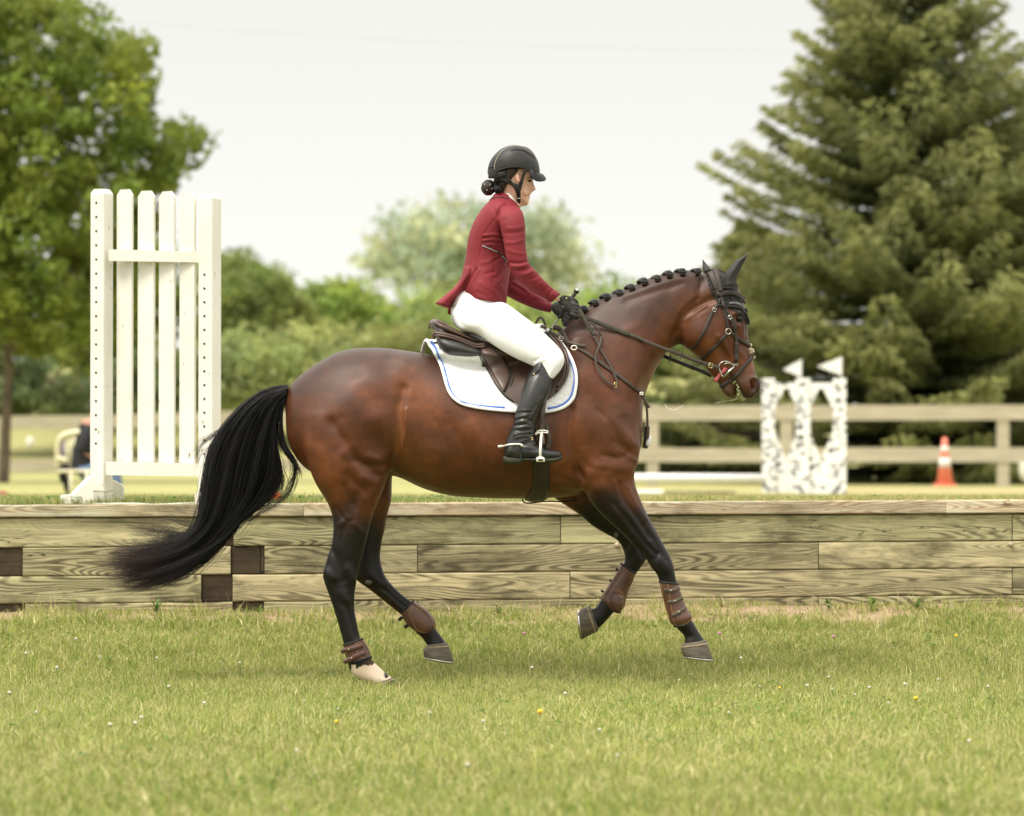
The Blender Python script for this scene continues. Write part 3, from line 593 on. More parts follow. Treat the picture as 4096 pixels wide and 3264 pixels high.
# backing so no gap shows daylight
MB().box((0, YW+.30, .50), (24,.30,.62)).build('earth_backing', M['hole'], wall, False)
# ---------------------------------------------------------------- white jump wing on the ledge
wing = empty('jump_wing', W('D', 215, 1062, 2.62), 'tall white picket jump wing with drilled posts standing on the ledge', 'jump wing')
ang = math.radians(-27)
def wpost(xl, xr, ytop, ybot, Y0, hole0, nh, step):
    # square post turned so the holed face and the narrow right face both show
    w = .089; a = W('D', xl, ybot, Y0); b = W('D', xr, ybot, Y0); cx_ = (a.x+b.x)/2; z0 = a.z; z1 = W('D', xl, ytop, Y0).z; h = z1-z0
    mb = MB(); bm = bmesh.new(); bmesh.ops.create_cube(bm, size=1)
    for v in bm.verts: v.co = Vector((v.co.x*w, v.co.y*w, (v.co.z+.5)*(h-.028)))
    top = [f for f in bm.faces if f.normal.z > .9]; r = bmesh.ops.inset_region(bm, faces=top, thickness=.020, depth=0); 
    for f in top:
        for v in f.verts: v.co.z += .026
    bmesh.ops.bevel(bm, geom=[e for e in bm.edges if abs(e.verts[0].co.x-e.verts[1].co.x)+abs(e.verts[0].co.y-e.verts[1].co.y) < 1e-4], offset=.004, segments=2, affect='EDGES')
    bmesh.ops.transform(bm, matrix=Matrix.Translation((cx_, Y0, z0)) @ Matrix.Rotation(ang, 4, 'Z'), verts=bm.verts[:]); bm.verts.index_update()
    mb.add([v.co[:] for v in bm.verts], [[v.index for v in f.verts] for f in bm.faces]); bm.free(); nf = len(mb.f); Rz = Matrix.Rotation(ang, 3, 'Z')
    for i in range(nh):
        zz = W('D', xl, hole0+i*step, Y0).z; c = Vector((cx_, Y0, zz)) + Rz @ Vector((-.006, -w/2-.0015, 0)); v = []
        for k in range(12): t = k/12*math.tau; v.append((c + Rz @ Vector((math.cos(t)*.0068, 0, math.sin(t)*.0068)))[:])
        mb.add(v, [tuple(range(12))])
    po_ = mb.build('post', M['chipped'], wing, False); po_.data.materials.append(M['hole'])
    for k in range(nf, len(po_.data.polygons)): po_.data.polygons[k].material_index = 1
    return cx_, Rz
c1, Rz = wpost(191.5, 235.5, 398, 1062, 2.62, 428, 18, 29.75)
c2, _ = wpost(419.5, 463, 408, 1062, 2.34+.12, 579, 14, 29.0)
for i, (xl, xr, yt) in enumerate(((244.5,281,399),(289,327,402),(333.5,370,403),(377,413,406))):
    Y0 = 2.60-.03*i; mb = MB(); a = W('D', xl, 985, Y0); b = W('D', xr, 985, Y0); zt = W('D', xl, yt, Y0).z; w = (b.x-a.x)/math.cos(ang)-.010; cx_ = (a.x+b.x)/2
    pts = [(-w/2,a.z),(-w/2,zt-.030),(-w/2+.022,zt),(w/2-.022,zt),(w/2,zt-.030),(w/2,a.z)]; T = .019; v = []
    for s in (-1, 1):
        for x, z in pts: q = Rz @ Vector((x, s*T/2, 0)); v.append((cx_+q.x, Y0+q.y, z))
    mb.add(v, [tuple(range(6)), tuple(range(11,5,-1))]+[(k,(k+1)%6,6+(k+1)%6,6+k) for k in range(6)]); mb.build('picket', M['chipped'], wing, False)
def rail(y0, y1, yb0, yb1, xl, xr, Ya, Yb_, name):
    a = W('D', xl, y0, Ya); a2 = W('D', xl, yb0, Ya); b = W('D', xr, y1, Yb_); b2 = W('D', xr, yb1, Yb_); T = .034; v = []
    for p in (a, a2, b2, b): v.append(p[:])
    for p in (a, a2, b2, b): v.append((p.x+.012, p.y+T, p.z))
    MB().add(v, [(0,1,2,3),(7,6,5,4),(0,3,7,4),(1,5,6,2),(0,4,5,1),(3,2,6,7)]).build(name, M['chipped'], wing, False)
rail(525,529.5,549,552.5,229,419.5,2.545,2.47,'upper_rail'); rail(972,976,1000,1003,223,418.5,2.53,2.455,'lower_rail')
def foot_(pts, Y0, T, name, skew=.05):
    v = []
    for s in (0, 1):
        for x, y in pts: p = W('D', x, y, Y0); v.append((p.x+s*-skew*.9, p.y+s*T, p.z))
    n = len(pts); MB().add(v, [tuple(range(n)), tuple(range(2*n-1,n-1,-1))]+[(k,(k+1)%n,n+(k+1)%n,n+k) for k in range(n)]).build(name, M['chipped'], wing, False)
foot_([(137,1064),(137,1043),(158,1041),(194,1004),(196,1002),(196,1064)], 2.50, .045, 'foot', .035)
foot_([(237,1010),(256,1020),(260,1026),(260,1064),(237,1064)], 2.72, .04, 'foot', -.0)
foot_([(410,1064),(410,1040),(424,1028),(432,1028),(432,1064)], 2.42, .045, 'foot', .0)
mb = MB(); a = W('D', 196, 1034, 2.54); b = W('D', 222, 1035, 2.55); c = W('D', 238, 1032, 2.60); mb.tube([a,b,c], .0035, 6); mb.build('wire_tie', M['fencewood'], wing)
o = MB().tube(catmull([W('D', 195,1061,2.44), W('D',280,1060,2.43), W('D',330,1062,2.43), W('D',420,1058,2.46)], 5), .004, 6).build('thin_rod', M['paintwhite'], None); tag(o, 'thin white rod lying on the ledge beside the foot of the jump wing', 'rod')
# ---------------------------------------------------------------- fences
def ctree(src, dx, dy=0, label=None): c = copy_tree(src); c.location = src.location + Vector((dx, dy, 0)); return c
def fence(name, label, Y, rails, posts, ground, xr, pw=.14, tilt=0):
    e = empty('rail_fence', W('D', posts[0], ground, Y), label, 'fence')
    for (x0, x1, y0, y1, h) in rails:
        a = W('D', x0, y0, Y-.06); b = W('D', x1, y1, Y-.06); hh_ = W('D', x0, y0, Y).z-W('D', x0, y0+h, Y).z; v = []
        for p in (a, b): v += [(p.x,p.y,p.z),(p.x,p.y,p.z-hh_),(p.x,p.y+.04,p.z-hh_),(p.x,p.y+.04,p.z)]
        MB().add(v, [(0,1,5,4),(3,7,6,2),(0,4,7,3),(1,2,6,5),(0,3,2,1),(4,5,6,7)]).build('rail', M['fencewood'], e, False)
    for x in posts:
        a = W('D', x, ground, Y); t = W('D', x, rails[0][2]-4, Y); MB().box((a.x, Y+.02, (a.z+t.z)/2-.1), (pw,.13,t.z-a.z+.2), 0, .01).build('post', M['fencewood'], e, False)
    return e
fence('f', 'weathered grey wooden rail fence at the right behind the birch patterned jump', 40, [(1180,1656,856,853,31),(1656,2110,853,852,32),(2110,3000,852,858,32),(1180,1656,942,944,30),(1656,2110,942,942,31),(2110,3000,942,950,31)], [1374,1656,2112,2560,3000], 1028, 0, .18)
fence('f2', 'pale rail fence at the left behind the seated person', 57, [(-900,205,884,874,28),(205,470,874,866,28),(470,900,866,862,28),(-900,120,972,968,26),(120,470,968,966,26),(470,900,966,964,26)], [8,470,800,-450], 1000, 0, .2)
# ---------------------------------------------------------------- jump standards with flags
def standard(xs, label, Y, flag):
    e = empty('birch_jump_standard', W('D', (xs[0]+xs[1])/2, 1047, Y), label, 'jump standard', 'birch patterned jump standards'); zb = W('D', 0, 1052, Y).z
    for k, (xa, xb) in enumerate(((xs[0], xs[0]+27), (xs[1]-27, xs[1]))):
        a = W('D', xa, 797, Y); b = W('D', xb, 797, Y); MB().box(((a.x+b.x)/2, Y, (a.z+zb)/2), (b.x-a.x,.10,a.z-zb), 0, .008).build('post', M['birch'], e, False)
    xi, xj = xs[0]+27, xs[1]-27; v = []; prof = [(xi,806),(xj,806),(xj,846),(xj-2,848),((xi+xj)/2+4,812+26),(xi+2,850),(xi,846)]
    def panel(pts, nm):
        v = [W('D', x, y, Y-.01)[:] for x, y in pts]+[W('D', x, y, Y+.02)[:] for x, y in pts]; n = len(pts)
        MB().add(v, [tuple(range(n)), tuple(range(2*n-1,n-1,-1))]+[(k,(k+1)%n,n+(k+1)%n,n+k) for k in range(n)]).build(nm, M['birch'], e, False)
    w = xj-xi
    panel([(xi,806),(xj,806),(xj,818),(xi,818)], 'top_rail'); panel([(xi,818),(xi+w*.42,818),(xi,862)], 'brace'); panel([(xj,818),(xj,862),(xj-w*.42,818)], 'brace')
    panel([(xi,905),(xi+w*.5,968),(xi+w*.5,1047),(xi,1047)], 'panel'); panel([(xj,905),(xj,1047),(xi+w*.5,1047),(xi+w*.5,968)], 'panel')
    if flag:
        p = [W('D', x, y, Y-.02) for x, y in flag]; v = [q[:] for q in p]+[(q+Vector((0,.012,0)))[:] for q in p]; MB().add(v, [(0,1,2),(5,4,3),(0,3,4,1),(1,4,5,2),(2,5,3,0)]).build('flag', M['pole'], e, False)
        t = W('D', flag[1][0], flag[1][1], Y); t2 = W('D', flag[1][0], 800, Y); MB().tube([t, t2], .012, 6).build('flag_pole', M['pole'], e)
    return e
standard((1604,1706), 'birch patterned jump standard with small white flag, nearer the horse head', 31, [(1648,778),(1686,757),(1686,793)])
standard((1676,1781), 'birch patterned jump standard with large white flag, right one of the pair', 30, [(1720,771),(1771,752),(1772,790)])
o = MB().tube([W('D', 1180, 1006, 30.5), W('D', 1612, 1007, 30.5)], .055, 14).build('jump_pole', M['pole'], None); tag(o, 'long white jump pole held by the birch patterned standards', 'jump pole')
o = MB().box(W('D', 1455, 1040, 30), (1.1,.14,.07), 0, .01).build('ground_rail', M['bark'], None); tag(o, 'dark ground rail lying under the white jump pole', 'rail')
o = MB().box(W('D', 1365, 1042, 26), (.35,.2,.12), 0, .02).build('white_block', M['paintwhite'], None); tag(o, 'low white block on the ground in front of the horse chest', 'block')
# ---------------------------------------------------------------- cone and small far things
def cone(xd, ytop, ybot, Y, label, matk='conered'):
    b = W('D', xd, ybot, Y); t = W('D', xd, ytop, Y); h = t.z-b.z; e = empty('traffic_cone', b, label, 'traffic cone'); r = h*.17
    MB().lathe(b, [(r*1.0,.03),(r*.30,h*.98),(r*.22,h)], 24).build('cone_body', M[matk], e); MB().box(b+Vector((0,0,.015)), (r*2.3,r*2.3,.03), .3, .008).build('base', M[matk], e, False)
    mb = MB(); mb.lathe(b, [(r*.79,h*.38),(r*.63,h*.58)], 24); mb.build('white_band', M['reflect'], e); mb = MB(); mb.lathe(b, [(r*.53,h*.70),(r*.44,h*.82)], 24); mb.build('white_band', M['reflect'], e)
    return e
cone(1989, 921, 1023, 34, 'orange traffic cone with white bands in front of the right fence')
b = W('D', 575, 1054, 2.9); e = empty('marker_cone', b, 'small bright orange marker on the ledge behind the horse tail', 'marker cone'); MB().lathe(b+Vector((0,0,-.04)), [(.075,0),(.07,.012),(.045,.05),(.03,.085),(.02,.09)], 24).build('disc', M['orange'], e)
mb = MB()
for i in range(10): a = i/10*math.tau; mb.tube([b+Vector((math.cos(a)*.07,math.sin(a)*.07,-.025)), b+Vector((math.cos(a)*.028,math.sin(a)*.028,.045))], .004, 5)
mb.build('ribs', M['orange'], e)
mb = MB(); p = W('D', -6, 1054, 20); mb.sphere(p, (.16,.3,.09), 16, 10, wob=.15); o = mb.build('red_bundle', M['red'], None); tag(o, 'dull red bundle lying on the field at the left frame edge', 'bundle')
mb = MB(); p = W('D', 905, 1052, 12); mb.sphere(p, (.17,.1,.022), 16, 10, wob=.1); o = mb.build('red_mat', M['conered'], None); tag(o, 'low red ground marker seen under the horse belly', 'marker')
mb = MB(); p = W('D', 63, 932, 52); mb.sphere(p, (.07,.06,.10), 14, 10, wob=.2); o = mb.build('white_bag', M['paintwhite'], None); tag(o, 'small white bag hanging behind the left fence', 'bag')
mb = MB(); p = W('D', 130, 945, 52); mb.box(p, (.1,.05,.42), 0, .01, .2); o = mb.build('purple_banner', mat('purple_cloth', (.20,.15,.32), .8), None); tag(o, 'small purple pennant between the fence rails at the left', 'pennant')
mb = MB(); p = W('D', 2158, 985, 42); mb.sphere(p, (.10,.1,.22), 14, 10); o = mb.build('white_bucket', M['paintwhite'], None); tag(o, 'white bucket by the fence at the right frame edge', 'bucket')
# chair and seated spectator behind the jump wing
YC = 27
PX = 0
def PW(x, y, dy=0): return W('D', x+PX, y, YC+dy)
ch = empty('plastic_chair', PW(160,1050), 'cream plastic garden chair with slatted back behind the jump wing', 'chair')
mb = MB(); mb.tube(catmull([PW(124,985,.1), PW(122,945,.05), PW(130,920,0), PW(155,911,-.05), PW(185,912,-.1), PW(200,925,-.15)], 5), .035, 10); mb.build('back_frame', M['chairplastic'], ch)
mb = MB()
for i in range(5): mb.tube([PW(137+i*10,918,.0-.03*i), PW(143+i*8,985,.0-.03*i)], .018, 8, flat=.5)
mb.build('back_slats', M['chairplastic'], ch); MB().box(PW(160,992,-.15), (.36,.4,.04), .3, .015).build('seat', M['chairplastic'], ch)
for x, dy in ((146,.05),(150,-.35),(180,.0),(184,-.35)): MB().tube([PW(x,990,dy), PW(x-2,1056,dy)], .020, 8).build('leg', M['chairplastic'], ch)
MB().tube(catmull([PW(126,978,-.0), PW(122,965,-.2), PW(140,968,-.4)], 4), .022, 8).build('arm_rest', M['chairplastic'], ch)
mb = MB()
for a in ((133,1000,.05,.07),(140,1020,.04,.05),(136,985,.06,.04),(142,1032,.03,.04)): p = PW(a[0],a[1],-.1); mb.sphere(p, (a[2],.05,a[3]*1.3), 12, 8, wob=.2)
o = mb.build('black_jacket', M['blackcloth'], None); tag(o, 'black jacket hanging from the cream plastic chair', 'jacket')
PX = -22
sp2 = empty('person', PW(215,1050), 'seated spectator in black shirt and blue jeans behind the jump wing', 'person')
SB = MB(); SB.tube(catmull([PW(205,990), PW(208,950), PW(214,912), PW(218,885)], 4), list(np.linspace(.15,.13,13)), 14); SB.sphere(PW(226,862), (.085,.095,.11)); SB.tube([PW(218,885),PW(224,868)], .05, 10)
for dy in (-.12,.12):
    SB.tube(catmull([PW(214,905,dy*1.4), PW(196,940,dy*1.5), PW(222,968,dy), PW(240,975,dy)], 4), list(np.linspace(.05,.03,13)), 10)
    SB.tube(catmull([PW(196,992,dy*.7), PW(225,990,dy), PW(262,992,dy)], 4), list(np.linspace(.085,.065,9)), 12); SB.tube(catmull([PW(262,992,dy), PW(264,1020,dy), PW(262,1055,dy)], 4), list(np.linspace(.065,.045,9)), 12)
    SB.sphere(PW(243,976,dy), (.03,.02,.03)); 
    for k in range(4): SB.tube([PW(243,972+k*3,dy), PW(250,975+k*3,dy)], .008, 6)
fuse('body', SB, .02, M['skin'], sp2, it=3)
mb = MB(); mb.tube(catmull([PW(204,1000), PW(206,950), PW(213,915), PW(217,895)], 4), list(np.linspace(.19,.15,13)), 16)
for dy in (-.12,.12): mb.tube(catmull([PW(214,905,dy*1.3), PW(203,930,dy*1.6), PW(196,950,dy*1.6)], 4), .075, 10)
fuse('shirt', mb, .02, M['blackcloth'], sp2, it=3); mb = MB()
for dy in (-.12,.12):
    mb.tube(catmull([PW(190,992,dy*.7), PW(225,989,dy), PW(264,992,dy)], 4), list(np.linspace(.105,.082,9)), 12); mb.tube(catmull([PW(262,990,dy), PW(266,1020,dy), PW(262,1054,dy)], 4), list(np.linspace(.082,.07,9)), 12)
fuse('jeans', mb, .02, M['denim'], sp2, it=3); mb = MB(); mb.sphere(PW(224,857), (.098,.105,.105)); mb.build('hair', M['hairbrown'], sp2)
for dy in (-.12,.12): MB().sphere(PW(272,1056,dy), (.12,.045,.045)).build('shoe', M['blackcloth'], sp2)
# ---------------------------------------------------------------- trees
def leafcloud(C, N_per, spread, size, col, cvar=.35, seed=1, flat=.7):
    C = np.asarray(C); n = len(C)*N_per; base = np.repeat(C[:,:3], N_per, axis=0); sp_l = np.repeat(C[:,3], N_per) if C.shape[1] > 3 else np.full(n, spread)
    d = rng.normal(size=(n,3)); d /= np.linalg.norm(d, axis=1)[:,None]; r = rng.random(n)**.45; p = base + d*(r*sp_l)[:,None]*np.array([1,1,flat])
    u = rng.normal(size=(n,3)); u /= np.linalg.norm(u, axis=1)[:,None]; w = np.cross(u, rng.normal(size=(n,3))); w /= np.linalg.norm(w, axis=1)[:,None]; s = size*rng.uniform(.6,1.3,n)[:,None]
    V = np.stack([p-u*s, p+w*s*.55, p+u*s, p-w*s*.55], 1).reshape(-1,3); F = np.arange(n*4).reshape(-1,4)
    clump = np.repeat(rng.uniform(1-cvar,1+cvar,len(C)), N_per)*rng.uniform(.8,1.2,n); K_ = np.array(col)[None,:]*clump[:,None]
    yel = np.repeat(rng.random(len(C)), N_per)[:,None]; K_ = K_*(1+np.array([[.35,.12,-.1]])*(yel-.5))
    return V, F, np.repeat(K_, 4, axis=0)
def poly_in(poly, x, y):
    c = False; n = len(poly); j = n-1
    for i in range(n):
        if (poly[i][1] > y) != (poly[j][1] > y) and x < (poly[j][0]-poly[i][0])*(y-poly[i][1])/(poly[j][1]-poly[i][1])+poly[i][0]: c = not c
        j = i
    return c
def broadleaf(name, outline, Y, depth, nclump, nleaf, spread, size, col, label, trunk=None, cat='tree', group=None, holes=(), cvar=.35):
    """crown built at its own distance; outline gives its measured silhouette, depth its thickness"""
    xs = [p[0] for p in outline]; ys = [p[1] for p in outline]; C = []; cx_, cy_ = (min(xs)+max(xs))/2, (min(ys)+max(ys))/2; tries = 0
    while len(C) < nclump and tries < nclump*40:
        tries += 1; x = rnd.uniform(min(xs), max(xs)); y = rnd.uniform(min(ys), max(ys))
        if not poly_in(outline, x, y): continue
        if any(((x-h[0])/h[2])**2+((y-h[1])/h[3])**2 < 1 for h in holes) : continue
        e_ = math.sqrt(max(0, 1-((x-cx_)/(max(xs)-min(xs))*2)**2*.85)); yy = Y+rnd.uniform(-1,1)*depth*max(.15, e_); p = W('D', x, y, yy); C.append((p.x, p.y, p.z, spread*rnd.uniform(.6,1.3)))
    V, F, K_ = leafcloud(C, nleaf, spread, size, col, cvar)
    gx_ = trunk[0] if trunk else cx_; gyb = trunk[1] if trunk else max(ys); base = W('D', gx_, gyb, Y); base.z = min(base.z, float(lz(base.x, Y))); r = empty(name, base, label, cat, group)
    o = mkobj('crown', V, F, M['leaf'], r, False, fast=True); setcol(o, K_)
    mb = MB(); tw = trunk[2] if trunk else spread*.35; top = W('D', cx_ if not trunk else gx_+(cx_-gx_)*.25, cy_, Y)
    mb.tube(catmull([base-Vector((0,0,.3)), base+(top-base)*.4+Vector((tw*.3,0,0)), top], 5), list(np.linspace(tw, tw*.45, 11)), 10)
    for c in rnd.sample(C, min(len(C), 16)): 
        p = Vector(c[:3]); s0 = base+(top-base)*rnd.uniform(.35,.95); mb.tube(catmull([s0[:], ((s0+p)/2+Vector((0,0,.12)))[:], p[:]], 3), list(np.linspace(tw*.35, tw*.07, 7)), 6)
    mb.build('trunk', M['bark'], r); return r
LG_ = (.085,.135,.022)
broadleaf('maple_tree', [(-260,-80),(20,-10),(130,-5),(190,20),(235,75),(300,90),(325,150),(310,190),(325,260),(355,268),(405,262),(430,310),(405,355),(370,375),(350,400),(320,420),(330,520),(300,620),(250,700),(150,760),(60,735),(-60,700),(-260,640)],
   46, 2.4, 800, 72, .35, .075, (.19,.24,.04), 'large leafy green tree at the left with drooping crown above the fence', (6,1000,.10), holes=((195,250,9,14),(150,520,7,14)), cvar=.3)
FB = 'trees and bushes beyond the field'
broadleaf('leafy_tree', [(120,560),(200,500),(330,520),(370,620),(360,740),(240,800),(120,790)], 66, 2, 130, 80, .55, .09, (.19,.23,.05), 'green bush behind the jump wing pickets', None, 'bush', FB)
broadleaf('leafy_tree', [(430,560),(500,548),(560,572),(600,590),(640,640),(660,700),(640,770),(430,790)], 70, 2, 190, 80, .55, .09, (.24,.29,.08), 'dark green tree right beside the tall jump wing', None, 'tree', FB)
broadleaf('leafy_tree', [(620,660),(660,610),(720,600),(770,615),(810,680),(820,760),(620,790)], 72, 2, 150, 80, .5, .09, (.26,.34,.075), 'bright green rounded tree above the horse croup', None, 'tree', FB)
broadleaf('leafy_bush', [(440,730),(560,700),(700,710),(860,690),(960,700),(960,870),(440,870)], 64, 1.6, 170, 70, .5, .09, (.31,.35,.13), 'low pale green bushes behind the horse croup', None, 'bush', FB)
broadleaf('leafy_tree', [(800,660),(880,630),(980,620),(1080,640),(1180,655),(1260,640),(1290,700),(1260,780),(820,790)], 78, 2, 220, 80, .6, .10, (.31,.37,.11), 'light green trees low behind the rider', None, 'tree', FB)
broadleaf('tall_tree', [(785,540),(800,500),(850,455),(910,435),(960,430),(1010,450),(1100,440),(1180,470),(1225,520),(1235,580),(1190,620),(1100,650),(980,640),(920,630),(880,600),(800,590)], 135, 4, 190, 36, 1.15, .20, (.40,.45,.29), 'pale far tree with thin crown behind the rider', (900,760,.35), 'tree', FB, holes=((880,600,40,25),(1190,600,26,20)), cvar=.25)
broadleaf('leafy_tree', [(1245,610),(1300,590),(1380,600),(1450,640),(1500,700),(1500,820),(1500,910),(1180,910)], 75, 2, 210, 80, .55, .09, (.24,.31,.085), 'light green tree seen under the horse neck', None, 'tree', FB)
broadleaf('leafy_bush', [(1180,860),(1500,840),(1700,880),(1700,1010),(1180,1010)], 47, .8, 170, 80, .3, .06, (.09,.115,.035), 'dark low bushes behind the fence under the horse head', None, 'bush', FB)
def spruce(xd, base_y, top_y, halfw, Y, label, nl=46, seedc=1, col=(.085,.12,.04), dens=1.0, low=.98):
    base = W('D', xd, base_y, Y); top = W('D', xd, top_y, Y); H_ = top.z-base.z; s_ = (Y-CAMY)/FPX*1.9; R_ = halfw*s_; r = empty('spruce_tree', base, label, 'spruce', 'spruce trees behind the right fence')
    mb = MB(); mb.tube([base-Vector((0,0,.3)), base+Vector((0,0,H_*.5)), top], [.13,.08,.01], 10); VV = []; KK = []
    for L in range(nl):
        t = L/(nl-1); z = base.z+H_*(.04+.95*t**.92); rad = R_*(1-t)**.80*(.86+.28*rnd.random()); nb_ = max(5, int((17-9*t)*dens))
        for k in range(nb_):
            a = rnd.uniform(0, math.tau); ln = rad*rnd.uniform(.66,1.05)+.08; droop = -.20*(1-t)+.35*t; tip = .22
            d = np.array([math.cos(a), math.sin(a), 0]); o0 = np.array([base.x, base.y, z]); m = max(6, int(ln/.085)); ph = rnd.uniform(-.08,.08); shade = rnd.uniform(.7,1.3)
            path = []
            for i in range(m+1):
                q = i/m; path.append(o0+d*ln*q+np.array([0,0,ln*(droop*q+tip*q**3)+ph*q]))
            if L % 2 == 0: mb.tube([Vector(path[0]), Vector(path[m//2]), Vector(path[-1])], [.02*(1-t)+.006,.012,.004], 5)
            for i in range(1, m+1):
                q = i/m; w_ = .13+.34*math.sin(math.pi*min(1, q*.8+.12))*min(1, ln/1.4); c = path[i]; side = np.array([-d[1], d[0], 0]); nn_ = 11 if ln > .5 else 7
                for j in range(nn_):
                    off = rnd.uniform(-1,1); p = c+side*off*w_+d*rnd.uniform(-.05,.05)+np.array([0,0,-abs(off)*.05+rnd.uniform(-.05,.04)])
                    u = d*rnd.uniform(.4,1)+side*off*.9+np.array([0,0,rnd.uniform(-.75,.25)]); u = u/np.linalg.norm(u)*rnd.uniform(.06,.12); w2 = np.cross(u, [rnd.gauss(0,1), rnd.gauss(0,1), rnd.gauss(0,1)]); w2 = w2/(np.linalg.norm(w2)+1e-6)*.024
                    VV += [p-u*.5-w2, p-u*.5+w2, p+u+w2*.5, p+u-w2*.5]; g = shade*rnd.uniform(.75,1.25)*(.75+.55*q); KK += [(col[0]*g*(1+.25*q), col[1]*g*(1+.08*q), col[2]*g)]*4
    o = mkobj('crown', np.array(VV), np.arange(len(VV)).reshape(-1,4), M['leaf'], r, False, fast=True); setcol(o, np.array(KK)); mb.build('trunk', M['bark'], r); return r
spruce(1915, 1018, -190, 600, 46, 'tallest dark green spruce rising out of the frame behind the cone', 46, col=(.155,.19,.072), dens=1.12)
spruce(2250, 1020, 90, 500, 50, 'spruce at the right frame edge half hidden by the tallest one', 38, col=(.13,.155,.055), dens=1.0)
spruce(1570, 1015, 470, 235, 49, 'small spruce behind the head of the horse, left of the tallest one', 22, col=(.15,.19,.065), dens=1.0)
broadleaf('leafy_bush', [(-80,740),(40,730),(90,770),(100,800),(190,800),(240,760),(300,740),(430,760),(430,875),(-80,880)], 62, 1.2, 190, 70, .4, .08, (.16,.20,.08), 'dull green bushes on the bank under the maple tree', None, 'bush', FB)
for dx_, o_ in (((1055,1530),(1068,1556),(1095,1572),(1125,1582),(1150,1578),(1190,1556),(1222,1543)), 0),:
    o = MB().tube(catmull([W('C2', a, b, -.1) for a, b in dx_], 4), .0016, 5).build('saliva_strand', M['paintwhite'], None); tag(o, 'thin white strand of saliva flying below the head of the horse', 'saliva')
fw = []
for i in range(420):
    x = rnd.choice((rnd.uniform(-60,-17), rnd.uniform(20,60))); y = rnd.uniform(82,96); fw.append((x, y, float(lz(x, y))+rnd.uniform(0, 3.0+1.5*math.sin(x*.4)), 1.3))
V, F, K_ = leafcloud(fw, 60, 1.2, .22, (.22,.27,.08)); o = mkobj('far_woodland', V, F, M['leaf'], None, False, fast=True); setcol(o, K_); tag(o, 'green woodland along the far edge of the field', 'woodland', None, 'stuff')
# power line
a, b = W('D', -60, 22, 62), W('D', 2230, 110, 62); pts = [a+(b-a)*t+Vector((0,0,-.28*math.sin(math.pi*t))) for t in np.linspace(0,1,25)]
o = MB().tube(pts, .0055, 6).build('power_line', mat('grey_cable', (.5,.5,.5), .6), None); tag(o, 'thin grey power line crossing the white sky', 'power line')
# ---------------------------------------------------------------- horse
horse = empty('horse', (0,0,0), 'bay horse with braided black mane cantering past the timber wall', 'horse')
HB = MB()
loft(HB, 'D', [(607,814,601,868,.05),(628,792,606,930,.135),(665,766,640,985,.20),(715,739,700,1012,.245),(770,731,765,1008,.268),
   (830,734,825,1001,.28),(895,744,890,1029,.295),(960,755,950,1044,.305),(1030,760,1025,1049,.305,0,.05),(1100,750,1105,1050,.295,0,.12),
   (1160,712,1168,1048,.272,0,.22),(1207,668,1232,1040,.25,0,.3),(1243,638,1292,1012,.232,0,.3),(1275,619,1328,975,.205,0,.3)], k=5, n=48)
loft(HB, 'D', [(1195,690,1240,1000,.20,0,.35),(1243,638,1300,985,.215,0,.3),(1275,619,1340,960,.20,0,.3),(1302,610,1353,925,.175,0,.22),(1338,596,1353,855,.145,0,.15),
   (1372,580,1368,808,.118,0,.1),(1405,573,1388,768,.10),(1440,568,1408,738,.092),(1474,570,1434,724,.088)], k=5, n=40)
# head (C2)
loft(HB, 'C2', [(1500,292,1330,470,.05),(1620,330,1230,640,.078),(1705,425,1180,800,.090),(1762,560,1180,915,.100),(1800,680,1205,985,.104),
   (1814,780,1265,1030,.098),(1816,880,1320,1070,.088),(1824,980,1375,1115,.076),(1846,1080,1425,1190,.066),(1868,1170,1480,1265,.058),
   (1888,1250,1580,1310,.055),(1912,1315,1660,1350,.056),(1922,1375,1715,1395,.052),(1900,1430,1745,1425,.045),(1862,1468,1785,1465,.036)], k=5, n=36, e=2.2)
loft(HB, 'C2', [(1600,1255,1500,1285,.045),(1660,1300,1545,1350,.045),(1692,1360,1564,1392,.043),(1705,1415,1580,1428,.040),(1706,1460,1625,1462,.030)], k=5, n=24)
# shoulder / haunch masses
for s in (-1, 1):
    loft(HB, 'D', [(1240,700,1190,720,.05,s*.15),(1290,790,1205,810,.075,s*.165),(1330,870,1215,890,.09,s*.165),(1350,930,1215,970,.095,s*.15),(1344,975,1222,1020,.08,s*.14)], n=24)
    loft(HB, 'D', [(830,800,690,800,.09,s*.15),(845,860,650,860,.115,s*.165),(838,920,636,925,.115,s*.168),(828,970,652,985,.105,s*.168),(815,1005,672,1025,.085,s*.162)], n=24)
